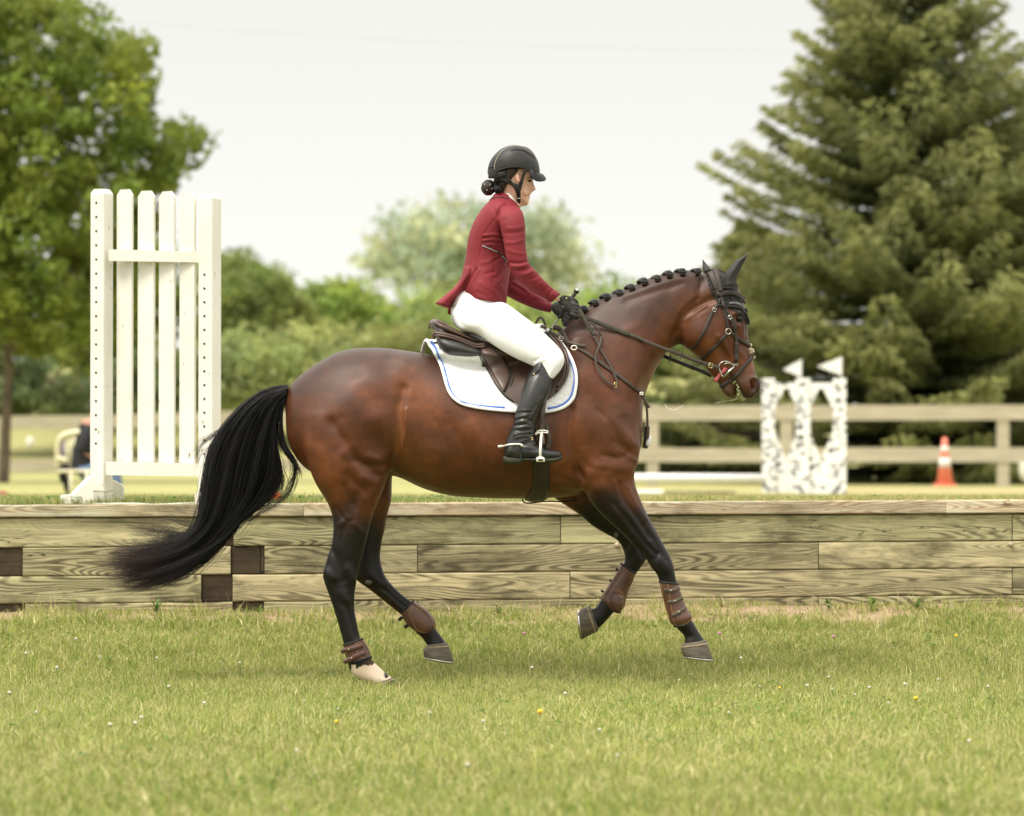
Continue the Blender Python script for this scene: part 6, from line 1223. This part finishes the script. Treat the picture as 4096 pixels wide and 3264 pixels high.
head = [(800,572,652,492,.055),(792,530,655,440,.056),(888,572,770,560,.030),(894,545,715,520,.050),(895,512,665,480,.062),(902,478,640,440,.067),(906,445,622,405,.071),(914,400,610,365,.074),(922,360,602,325,.076),(928,310,598,290,.076),(925,250,600,240,.073),(895,185,635,180,.062),(840,135,700,135,.04)]
BB = MB(); loft(BB, 'C1', head[:2]+[], n=24, k=3); loft(BB, 'C1', head[2:], n=30)
loft(BB, 'C1', [(830,590,600,560,.075),(790,540,640,470,.056),(800,500,650,400,.055)], n=24)
loft(BB, 'C1', [(928,340,880,350,.010),(930,375,890,385,.012),(938,405,890,412,.0135),(951,436,892,436,.017),(946,456,892,458,.016),(918,464,890,470,.010)], n=18)
loft(BB, 'C1', [(918,468,870,470,.020),(913,482,870,484,.024),(896,490,870,490,.022)], n=16); loft(BB, 'C1', [(902,508,865,506,.022),(905,520,865,524,.022),(894,532,860,536,.02)], n=16)
loft(BB, 'C1', [(880,470,830,440,.010,-.052),(885,500,835,480,.010,-.05)], n=12); loft(BB, 'C1', [(880,470,830,440,.010,.052),(885,500,835,480,.010,.05)], n=12)
loft(BB, 'C1', torso[2:], n=32, grow=-.024); loft(BB, 'C1', slv[1:]+[(1185,1370,1130,1432,.027,-.135)], n=18, grow=-.017); loft(BB, 'C1', far[1:]+[(1130,1448,1115,1520,.03,.06)], n=18, grow=-.012)
loft(BB, 'C3', hipp, n=28, grow=-.012)
for s in (-1, 1): loft(BB, 'C3', thigh(s), n=22, grow=-.012); loft(BB, 'C3', shaft(s), n=20, grow=-.010); loft(BB, 'C3', foot(s), n=18, grow=-.008)
for s in (-1, 1): BB.sphere(W('C1', 797, 350, s*.090), (.0115,.008,.0235), 12, 10, Matrix.Rotation(-.2, 3, 'Y'))
pb = fuse('body', BB, .0055, M['skinattr'], rd, it=2, f=.5)
sculpt(pb, [('C1', [(878,372),(905,372)], 9, -5), ('C1', [(875,350),(930,345)], 8, 3), ('C1', [(862,430),(880,460)], 16, 5), ('C1', [(885,420),(900,470),(880,500)], 6, -3), ('C1', [(875,497),(905,492)], 5, -4), ('C1', [(880,540),(895,536)], 6, -2.5), ('C1', [(800,345)], 10, -5), ('C1', [(850,500),(830,540)], 14, -2), ('C1', [(932,458),(925,462)], 4, -3)], post=1)
SK = (.68,.41,.31)
paint(pb, SK, [('C1', [(862,435),(890,450)], 26, (.68,.33,.25), .5), ('C1', [(880,498),(905,492)], 5, (.30,.10,.08), .7), ('C1', [(872,348),(925,342)], 6, (.10,.05,.03), .8), ('C1', [(885,372),(908,372)], 6, (.05,.03,.02), .85), ('C1', [(800,350)], 18, (.52,.20,.15), .5), ('C1', [(935,459)], 4, (.2,.07,.05), .7), ('C1', [(640,420),(690,330),(740,290)], 60, (.10,.05,.03), .6), ('C1', [(720,470),(760,520)], 30, (.50,.28,.19), .3)])
mb = MB(); mb.tube(catmull([W('C1', x, y, Y) for x, y, Y in ((893,492,-.026),(900,491,-.021),(906,490,-.012),(908,490,0),(904,490,.015))], 4), .0024, 6, flat=.7); mb.build('teeth', M['teeth'], rd)
for s in (-1, 1): MB().sphere(W('C1', 899, 371, s*.034), (.0085,.009,.007), 12, 8).build('eye', M['eye'], rd)
# hair
HT = bvh(pb)
mb = MB(); loft(mb, 'C1', [(860,250,600,270,.086),(858,290,598,305,.0885),(835,325,602,335,.0875),(780,375,612,380,.0815),(740,415,622,425,.070),(705,450,632,458,.058),(690,470,645,478,.050)], n=30); hr = mb.build('hair', M['hairbrown'], rd)
sculpt(hr, [('C1', [(700,300+i*22),(760,290+i*20),(820,300+i*16)], 4, 1.6) for i in range(5)], post=0)
bun = MB(); cb_ = W('C1', 545, 430, 0); bun.sphere(cb_, (.0345,.038,.0365), 26, 18, wob=.05)
bn = bun.build('hair_bun', M['hairnet'], rd)
mb = MB()
for x, y in ((512,402),(558,403),(532,452),(575,440)): p = hit(bvh(bn), 'C1', x, y)[0]; mb.sphere(p, (.0028,.002,.0028), 8, 6)
mb.build('net_bead', M['white_metal'], bn)
mb = MB()
for i in range(14): a = i/14*math.tau; mb.sphere(W('C1', 628+22*math.cos(a)*.6, 400+42*math.sin(a), -.035+.03*math.cos(a*2)), (.017,.02,.014), 10, 8, wob=.12)
mb.sphere(W('C1', 635, 420, 0), (.03,.045,.034), 16, 12, wob=.12); mb.build('hair_bow', M['blackcloth'], rd)
# helmet
hm = MB(); loft(hm, 'C1', [(984,300,538,330,.098),(986,285,537,300,.101),(978,235,542,255,.104),(958,180,560,200,.100),(918,125,600,145,.088),(868,88,652,100,.066),(825,73,695,80,.044),(795,67.5,728,70,.024),(768,66,752,66.5,.006)], k=6, n=44, dome=False)
# open below: lower rim raised at the temple
hv = np.concatenate(hm.v); hP = proj(hv)
helmet = hm.build('helmet', M['helmet'], rd)
me = helmet.data; bm = bmesh.new(); bm.from_mesh(me)
rim = catmull([px('C1', *p) for p in ((500,318),(545,305),(600,290),(660,270),(720,256),(790,250),(860,262),(920,280),(1000,310))], 6)
dl = []
for v in bm.verts:
    q = proj(np.array([v.co[:]]))[0]; yr = np.interp(q[0], rim[:,0], rim[:,1])
    if q[1] > yr + 4: 
        v.co.z += (q[1]-yr-2)/861*.98 if q[1] < yr+60 else 0
bm.to_mesh(me); bm.free(); me.update()
HH = bvh(helmet)
hat = [('C1', [(740,110),(780,96),(850,104),(910,135),(945,178)])]
mb = MB(); strap(mb, 'C1', [(738,116),(775,100),(845,107),(905,142),(945,182)], .012, .003, HH, off=.001, both=True, wid=[.003,.014,.016,.011,.003]); mb.build('side_vent', M['helmet_dark'], helmet)
mb = MB(); strap(mb, 'C1', [(597,278),(600,235),(615,185),(645,135),(690,98),(745,76),(800,70)], .0028, .0022, HH, off=.0005, both=True, y=-.03); strap(mb, 'C1', [(800,70),(870,84),(920,120),(950,165),(972,215),(984,285)], .003, .0022, HH, off=.0005, both=True, y=-.01); mb.build('shell_piping', M['gold_pipe'], helmet)
mb = MB(); strap(mb, 'C1', [(540,308),(600,292),(660,272),(720,257),(790,252),(862,264),(920,282),(980,302)], .006, .005, HH, off=.001, both=True, y=-.09); mb.build('rim_trim', M['helmet_dark'], helmet)
mb = MB(); strap(mb, 'C1', [(545,262),(565,254),(580,252)], .008, .003, HH, off=.001, both=True)
for x, y in ((653,200),(886,207)): h_, n_ = hit(HH, 'C1', x, y); mb.sphere(h_, (.004,.003,.004), 8, 6)
mb.build('vent_button', M['helmet_dark'], helmet)
# brim
mb = MB(); V = []; nb = 25
for i in range(nb):
    t = math.radians(-98+196*i/(nb-1)); ct, st_ = math.cos(t), math.sin(t); k = max(0, ct)
    yi = .098*st_; yo = .104*st_
    xi, zi = 900+84*k, 272+30*k; xo, zo = 905+135*k**.8, 300+48*k+ 52*max(0, 1-abs(abs(t)/1.71-.72)/.72)
    pi_ = W('C1', xi, zi, yi); po_ = W('C1', xo, zo, yo); pm = W('C1', (xi+xo)/2+3, (zi+zo)/2-9, (yi+yo)/2*1.04)
    V += [pi_[:], pm[:], po_[:], (po_+Vector((-.001,0,-.006)))[:], (pm+Vector((-.004,0,-.009)))[:], (pi_+Vector((0,0,-.008)))[:]]
F = []
for i in range(nb-1):
    for j in range(6): F.append((i*6+j, i*6+(j+1)%6, (i+1)*6+(j+1)%6, (i+1)*6+j))
mb.add(V, F+[tuple(range(6)), tuple((nb-1)*6+j for j in range(6))]); mb.build('peak', M['helmet_dark'], helmet)
HS = bvh(pb, hr, helmet)
mb = MB()
for s in (-1, 1):
    def hs(pts, w, Y): 
        P = [W('C1', x, y, s*Y_) for (x, y), Y_ in zip(pts, Y)]; P = catmull([p[:] for p in P], 5); ribbon(mb, P, [(0,-s if False else -1,0)]*len(P), w if np.isscalar(w) else catmull(np.array(w)[:,None], 5)[:,0], .006)
    hs([(548,325),(600,322),(650,318),(700,310)], [.03,.034,.03,.018], [.045,.078,.088,.089])
    hs([(640,350),(700,372),(750,400),(785,425),(800,470),(805,510),(806,548)], [.022,.018,.017,.026,.022,.018,.017], [.082,.083,.081,.078,.070,.058,.044])
    hs([(864,272),(846,320),(832,370),(818,410),(806,450)], [.013,.013,.014,.018,.02], [.094,.089,.085,.079,.072])
    hs([(680,285),(695,330),(740,385)], [.016,.012,.012], [.09,.087,.083])
mb.tube(catmull([W('C1', 806, 548, -.044), W('C1', 812, 562, -.025), W('C1', 815, 568, 0), W('C1', 812, 562, .025), W('C1', 806, 548, .044)], 5), .006, 8)
mb.build('chin_harness', M['helmet_dark'], helmet)
mb = MB(); strap(mb, 'C1', [(790,521),(806,524),(822,519)], .0022, .002, None, y=-.062); mb.build('harness_slide', M['white_metal'], helmet)
# stock collar
mb = MB(); loft(mb, 'C1', [(786,540,672,452,.058),(797,560,664,466,.063),(806,585,655,492,.066)], n=30, dome=False); mb.build('white_stock_collar', M['white_cloth'], rd)
MB().sphere(W('C1', 797, 572, -.0), (.012,.022,.016), 14, 10, wob=.08).build('stock_knot', M['white_cloth'], rd)
# jacket
JB = MB(); loft(JB, 'C1', torso, k=5, n=48, dome=False); loft(JB, 'C1', slv, k=5, n=32, dome=False); loft(JB, 'C1', far, k=5, n=32, dome=False)
tail_ = [(440,1125,331,1118,.10,-.02),(415,1190,308,1200,.115,-.02),(372,1262,262,1275,.12,-.01),(320,1350,180,1345,.12,-.01),(250,1420,110,1405,.12,-.01),(222,1470,88,1422,.118,-.01)]
loft(JB, 'C1', tail_, k=4, n=24, dome=False)
jk = fuse('jacket', JB, .005, M['jacket'], rd, it=3, f=.5)
fold = []
for i, (a, b, am) in enumerate(((( 690,905),(850,880),3),((700,960),(860,1000),2.5),((720,1075),(890,1065),-5),((745,1105),(885,1085),5),((760,1140),(900,1120),-5),((790,1180),(930,1150),4),((830,1230),(970,1190),-3),((700,780),(860,760),2.5),((690,820),(855,800),-2.5),((900,1300),(1000,1250),2.5),((960,1335),(1060,1290),-2.5))):
    fold.append(('C1', [a, ((a[0]+b[0])/2, (a[1]+b[1])/2+10), b], 11, am))
for y0, am in ((830,4),(850,-4),(872,4),(895,-3),(915,3)): fold.append(('C1', [(500,y0+12),(590,y0+2),(670,y0+18)], 9, am))
fold += [('C1', [(500,850),(570,850),(660,880)], 8, 2.5), ('C1', [(700,570),(650,600),(622,700),(655,800),(672,900),(690,1040),(720,1110)], 9, -8), ('C1', [(600,705),(530,790),(495,880),(480,960),(440,1130)], 5, -2.5), ('C1', [(480,610),(420,760),(385,930),(345,1130),(290,1340),(240,1440)], 5, -2.5),
   ('C1', [(600,1000),(595,1150),(580,1240),(600,1400)], 6, -2), ('C1', [(440,1130),(380,1230),(330,1340)], 9, -8), ('C1', [(460,1140),(410,1220),(345,1330)], 14, 4), ('C1', [(600,1210),(660,1150),(710,1110)], 9, -4), ('C1', [(620,1250),(680,1190),(715,1170)], 9, 4), ('C1', [(520,1170),(600,1150)], 14, -3),
   ('C1', [(620,1290),(660,1370),(690,1400)], 10, -4), ('C1', [(650,1270),(690,1340)], 10, 4), ('C1', [(590,1260),(640,1310),(650,1390)], 10, 3), ('C1', [(580,1060),(650,1030)], 14, -3), ('C1', [(480,1080),(560,1060),(640,1000)], 12, 2.5), ('C1', [(490,920),(600,960),(700,1060)], 7, -3),
   ('C1', [(480,1250),(560,1300),(600,1330)], 20, 3), ('C1', [(450,1330),(540,1370)], 16, -2.5), ('C1', [(1095,1305),(1080,1360),(1040,1400)], 7, -4), ('C1', [(740,1260),(800,1290),(860,1330)], 9, -4), ('C1', [(760,1240),(840,1290),(900,1340)], 8, 3), ('C1', [(900,1400),(1000,1400),(1060,1420)], 9, -3), ('C1', [(720,1230),(770,1220)], 9, -4),
   ('C1', [(560,560),(600,640),(620,680)], 12, -2.5), ('C1', [(640,580),(720,560)], 10, -2.5), ('C1', [(650,720),(700,700)], 12, -2)]
sculpt(jk, fold, post=1, gain=1.35)
JT = bvh(jk)
mb = MB(); strap(mb, 'C1', [(553,540),(575,527),(620,518),(665,516),(700,525),(712,532)], .0055, .004, JT, off=.002, y=-.05, both=True); mb.build('collar_trim', M['navy'], jk)
mb = MB(); strap(mb, 'C1', [(490,926),(560,954),(620,985),(660,1015),(695,1050),(714,1072)], .0065, .004, JT, off=.002); mb.build('pocket_trim', M['navy'], jk)
mb = MB(); strap(mb, 'C1', [(496,930),(560,957),(615,984)], .0032, .003, JT, off=.0045); strap(mb, 'C1', [(655,1014),(690,1048),(708,1066)], .0026, .003, JT, off=.0045); mb.build('silver_trim', mat('silver_trim', (.45,.45,.45), .4), jk)
mb = MB(); loft(mb, 'C1', [(770,530,645,462,.062),(790,572,600,490,.080),(800,600,570,530,.105)], k=5, n=32, dome=False); mb.build('collar', M['jacket'], jk)
mb = MB(); R_ = rings('C1', [(1098,1300,1040,1400,.0385,-.158),(1126,1315,1062,1410,.0385,-.152),(1163,1344,1086,1418,.037,-.143)], 3, 28); skin_rings(mb, R_, dome=False); mb.build('cuff', M['jacket'], jk)
mb = MB(); strap(mb, 'C1', [(85,1421),(150,1448),(212,1471)], .004, .006, None, y=-.12); mb.build('tail_hem', M['jacket'], jk)
mb = MB(); loft(mb, 'C1', [(300,1340,240,1330,.03,.06),(255,1440,205,1440,.03,.06),(228,1520,192,1505,.02,.06)], n=14); mb.build('tail_lining', M['jacket'], jk)
# breeches
PB = MB(); loft(PB, 'C3', hipp, k=5, n=40)
for s in (-1, 1): loft(PB, 'C3', thigh(s), k=5, n=32)
bc2 = fuse('breeches', PB, .006, M['breeches'], rd, it=5, f=.6)
sculpt(bc2, [('C3', [(560,250),(700,300),(900,430),(1100,540),(1240,600)], 10, 2.5), ('C3', [(620,280),(800,400),(960,480)], 6, -2), ('C3', [(1230,560),(1290,520),(1320,490)], 10, -5), ('C3', [(1240,590),(1300,550),(1330,540)], 8, 4), ('C3', [(1250,540),(1310,500)], 8, 3), ('C3', [(600,30),(680,150),(760,260)], 6, -2), ('C3', [(700,100),(900,200),(1100,330)], 8, 1), ('C3', [(1390,690),(1450,620)], 12, -3), ('C3', [(530,120),(560,220),(640,280)], 20, -4)], post=1)
# boots
for s in (-1, 1):
    KB = MB(); loft(KB, 'C3', shaft(s), k=5, n=30, dome=False); loft(KB, 'C3', foot(s), k=4, n=28, e=2.3)
    loft(KB, 'C3', [(1322,566,1262,568,.040,s*.29),(1350,620,1222,606,.050,s*.29),(1395,690,1190,680,.055,s*.295)], k=4, n=28, dome=False)
    tb_ = fuse('tall_boot', KB, .005, M['blackleather'], rd, it=2, f=.5)
    st_ = []
    for i, (y0, am) in enumerate(((1020,4),(1042,-4),(1070,5),(1095,-5),(1120,5),(1143,-5),(1165,5),(1188,-6),(1212,6),(1236,-5),(1258,5),(1280,-3))):
        xa = rnd.uniform(985,1080); xb = rnd.uniform(1150,1250); st_.append(('C3', [(xa, y0+rnd.uniform(-6,34)), ((xa+xb)/2, y0+rnd.uniform(-14,14)), (xb, y0+rnd.uniform(-34,8))], rnd.uniform(6,11), am*rnd.uniform(.6,1.2)))
    st_ += [('C3', [(1120,820),(1105,920),(1070,1000)], 12, 2), ('C3', [(1290,900),(1240,1000),(1200,1080)], 14, 3), ('C3', [(1250,960),(1180,1060)], 10, -3), ('C3', [(1330,585),(1262,680),(1200,730)], 4, -2), ('C3', [(1275,660),(1310,730),(1370,800)], 4, -2),
            ('C3', [(955,1400),(990,1370),(1050,1400),(1100,1415),(1160,1390),(1250,1410),(1290,1390),(1470,1405)], 4, 2), ('C3', [(1120,1330),(1180,1310)], 9, -3), ('C3', [(1150,1350),(1250,1345)], 9, 2.5), ('C3', [(1180,1380),(1290,1370)], 8, -2), ('C3', [(985,1340),(1010,1345)], 6, -3)]
    sculpt(tb_, st_, post=1)
    if s < 0: BTT = bvh(tb_)
    mb = MB()
    loft(mb, 'C3', [(955,1428,960,1498,.036,s*.356),(1000,1440,1000,1504,.038,s*.356),(1060,1442,1060,1502,.038,s*.357),(1118,1448,1125,1494,.036,s*.357)], k=3, n=22, e=3.5)
    loft(mb, 'C3', [(1080,1446,1085,1470,.036,s*.357),(1200,1452,1200,1474,.040,s*.359),(1290,1446,1290,1482,.045,s*.361),(1370,1446,1370,1490,.047,s*.362),(1440,1440,1445,1478,.043,s*.362),(1478,1425,1486,1455,.03,s*.361)], k=4, n=22, e=3.2)
    mb.build('boot_sole', M['sole_rubber'], tb_)
    Yf = -.402
    mb = MB(); q = [(898,1345,-.36),(925,1340,-.36),(950,1338,-.37),(985,1328,-.392),(1040,1322,-.402),(1090,1322,-.405),(1112,1325,-.405),(1122,1332,-.405),(1108,1338,-.404)]
    P_ = catmull([W('C3', x, y, Y)[:] for x, y, Y in q], 4); P_ = P_ if s < 0 else mirror_far(P_); mb.tube(P_, [.006]*6+[.0042]*(len(P_)-6), 8); mb.build('spur', M['white_metal'], tb_)
    mb = MB(); strap(mb, 'C3', [(1085,1318),(1110,1302),(1150,1285),(1190,1273),(1215,1270)], .010, .004, BTT, off=.004); strap(mb, 'C3', [(1102,1330),(1100,1380),(1108,1440),(1112,1480)], .010, .004, BTT, off=.004, y=-.40)
    if s > 0: mb.v = [mirror_far(np.concatenate(mb.v))]
    mb.build('spur_strap', M['neoprene'], tb_)
    if s < 0:
        buckle('C3', 1208, 1272, -.2, .005, .005, 'brass', tb_, tree=BTT, off=.008)
        mb = MB(); h_, n_ = hit(BTT, 'C3', 1228, 680); mb.sphere(h_+Vector((0,-.003,0)), (.0045,.003,.0045), 10, 8); mb.build('snap_stud', M['brass'], tb_)
        mb = MB(); strap(mb, 'C3', [(1212,690),(1228,678),(1250,660),(1275,630)], .012, .004, BTT, off=.002); mb.build('snap_tab', M['blackleather'], tb_)
# gloves
def glove(s):
    dx, dy = (0, 0) if s < 0 else (-135, 120)
    yc = -.115 if s < 0 else .035
    Gm = MB(); L = lambda q: [(a+dx, b+dy, c+dx, d+dy, w, yc+o) for a, b, c, d, w, o in q]
    loft(Gm, 'H', L([(690,440,650,560,.026,0),(740,400,690,620,.027,0),(820,405,760,690,.027,0),(900,450,850,750,.027,0),(960,500,930,790,.024,-.002),(1000,560,990,800,.018,-.002)]), n=24, e=2.3)
    for i, (ky, ln) in enumerate(((560,1.0),(630,1.05),(700,1.0),(765,.85))):
        k0 = W('H', 930+dx+[0,12,10,-10][i], ky+dy, yc-.020); d = Vector((.024*ln,-.002,-.010)); 
        pts = [k0, k0+d*.9, k0+d*1.15+Vector((0,.016,-.006)), k0+d*.8+Vector((0,.034,-.010)), k0+d*.1+Vector((0,.040,-.010)), k0-d*.5+Vector((0,.034,-.006))]
        Gm.tube(catmull([p[:] for p in pts], 4), list(np.linspace(.0095,.0078,21)), 12)
        Gm.sphere(pts[-1], (.008,.008,.008), 10, 8); Gm.sphere(k0, (.0105,.009,.0095), 10, 8)
    t0 = W('H', 780+dx, 450+dy, yc-.012); t1 = W('H', 880+dx, 455+dy, yc-.008); t2 = W('H', 985+dx, 500+dy, yc+.004); t3 = W('H', 1025+dx, 560+dy, yc+.012)
    Gm.tube(catmull([t0[:], t1[:], t2[:], t3[:]], 4), [.012,.0118,.0115,.011,.0108,.0105,.0102,.010,.0098,.0095,.009,.0085,.0075], 12); Gm.sphere(t3, (.0085,.0085,.0085), 10, 8)
    g = fuse('glove', Gm, .0032, M['glove'], rd, it=2, f=.5)
    sculpt(g, [('H', [(740+dx,500+dy),(880+dx,560+dy)], 14, -2), ('H', [(880+dx,490+dy),(870+dx,600+dy)], 10, -1.5), ('H', [(700+dx,640+dy),(820+dx,700+dy)], 16, -1.5)], post=1)
    return g
g1 = glove(-1); g2 = glove(1)
mb = MB(); Tg = bvh(g1); strap(mb, 'H', [(715,500),(730,440),(790,425),(870,460),(890,500)], .014, .003, Tg, off=.002, y=-.14); mb.build('wrist_tab', M['glove'], g1)
mb = MB(); h_, _n = hit(Tg, 'H', 815, 458); h_ = h_ or W('H', 815, 458, -.145); mb.sphere(h_+Vector((0,-.004,0)), (.0045,.002,.0035), 10, 8); mb.build('snap_stud', M['brass'], g1)
mb = MB(); h_, _n = hit(Tg, 'H', 720, 615)
for i, (dx, dy) in enumerate(((-34,-18),(-10,-8),(14,4),(36,16))): 
    h2, _n = hit(Tg, 'H', 720+dx, 615+dy); p = (h2 or h_ or W('H', 720+dx, 615+dy, -.145)); mb.box(p+Vector((0,-.001,0)), (.0032,.002,.0062), 0, 0, .35)
mb.build('glove_mark', mat('glove_print', (.35,.35,.33), .6), g1)
# whip
wp = empty('riding_crop', W('H', 800, 650, -.10), 'short black riding crop with striped shaft held upright in the gloved hands', 'riding crop')
mb = MB(); q = [W('H', 1005, 325, -.085), W('H', 960, 395, -.088), W('H', 910, 470, -.092), W('H', 800, 640, -.10), W('H', 690, 800, -.11), W('H', 655, 850, -.112)]
mb.tube(q, [.0095,.0085,.0085,.008,.0065,.006], 12); mb.build('grip', M['grip'], wp)
mb = MB(); a = W('H', 1012, 318, -.088); mb.sphere(a, (.0135,.012,.0095), 16, 10, Matrix.Rotation(.6, 3, 'Y')); mb.build('cap', M['grip'], wp)
mb = MB(); mb.sphere(a+Vector((.001,-.006,.005)), (.008,.0075,.006), 14, 8, Matrix.Rotation(.6, 3, 'Y')); mb.build('cap_disc', M['rubberwhite'], wp)
mb = MB(); p0, p1 = W('H', 655, 850, -.112), W('H', 515, 1055, -.12); mb.tube([p0, p1, p1+(p1-p0)*1.2], [.0042,.0036,.002], 10); mb.build('shaft', M['grip'], wp)
mb = MB()
for i in range(7):
    c = p0+(p1-p0)*(.1+i*.13); d = (p1-p0).normalized(); mb.tube([c-d*.0022+Vector((-.001,0,.0)), c+d*.0022], .0043, 10)
mb.build('stripe', M['rubberwhite'], wp)

# ---------------------------------------------------------------- one part for each side of the horse
def split_sides(o):
    me = o.data; bm = bmesh.new(); bm.from_mesh(me); bm.verts.ensure_lookup_table(); comp = [-1]*len(bm.verts); n = 0
    for v in bm.verts:
        if comp[v.index] >= 0: continue
        st = [v]; comp[v.index] = n
        while st:
            for e in st.pop().link_edges:
                for w in e.verts:
                    if comp[w.index] < 0: comp[w.index] = n; st.append(w)
        n += 1
    bm.free()
    if n < 2: return
    V = getco(me); comp = np.array(comp); cy_ = np.array([V[comp == k][:,1].mean() for k in range(n)])
    if not ((cy_ < -.02).any() and (cy_ > .02).any() and (np.abs(cy_) > .02).all()): return
    for s in (-1, 1):
        b = bmesh.new(); b.from_mesh(me); b.verts.ensure_lookup_table(); bmesh.ops.delete(b, geom=[v for v in b.verts if cy_[comp[v.index]]*s < 0], context='VERTS')
        if s < 0: m2 = me.copy(); b.to_mesh(m2); b.free(); c = o.copy(); c.data = m2; COL.objects.link(c)
        else: b.to_mesh(me); b.free(); me.update()
for root in (br, bp, pad, sad, helmet):
    for o in list(root.children_recursive):
        if o.type == 'MESH' and not o.children: split_sides(o)
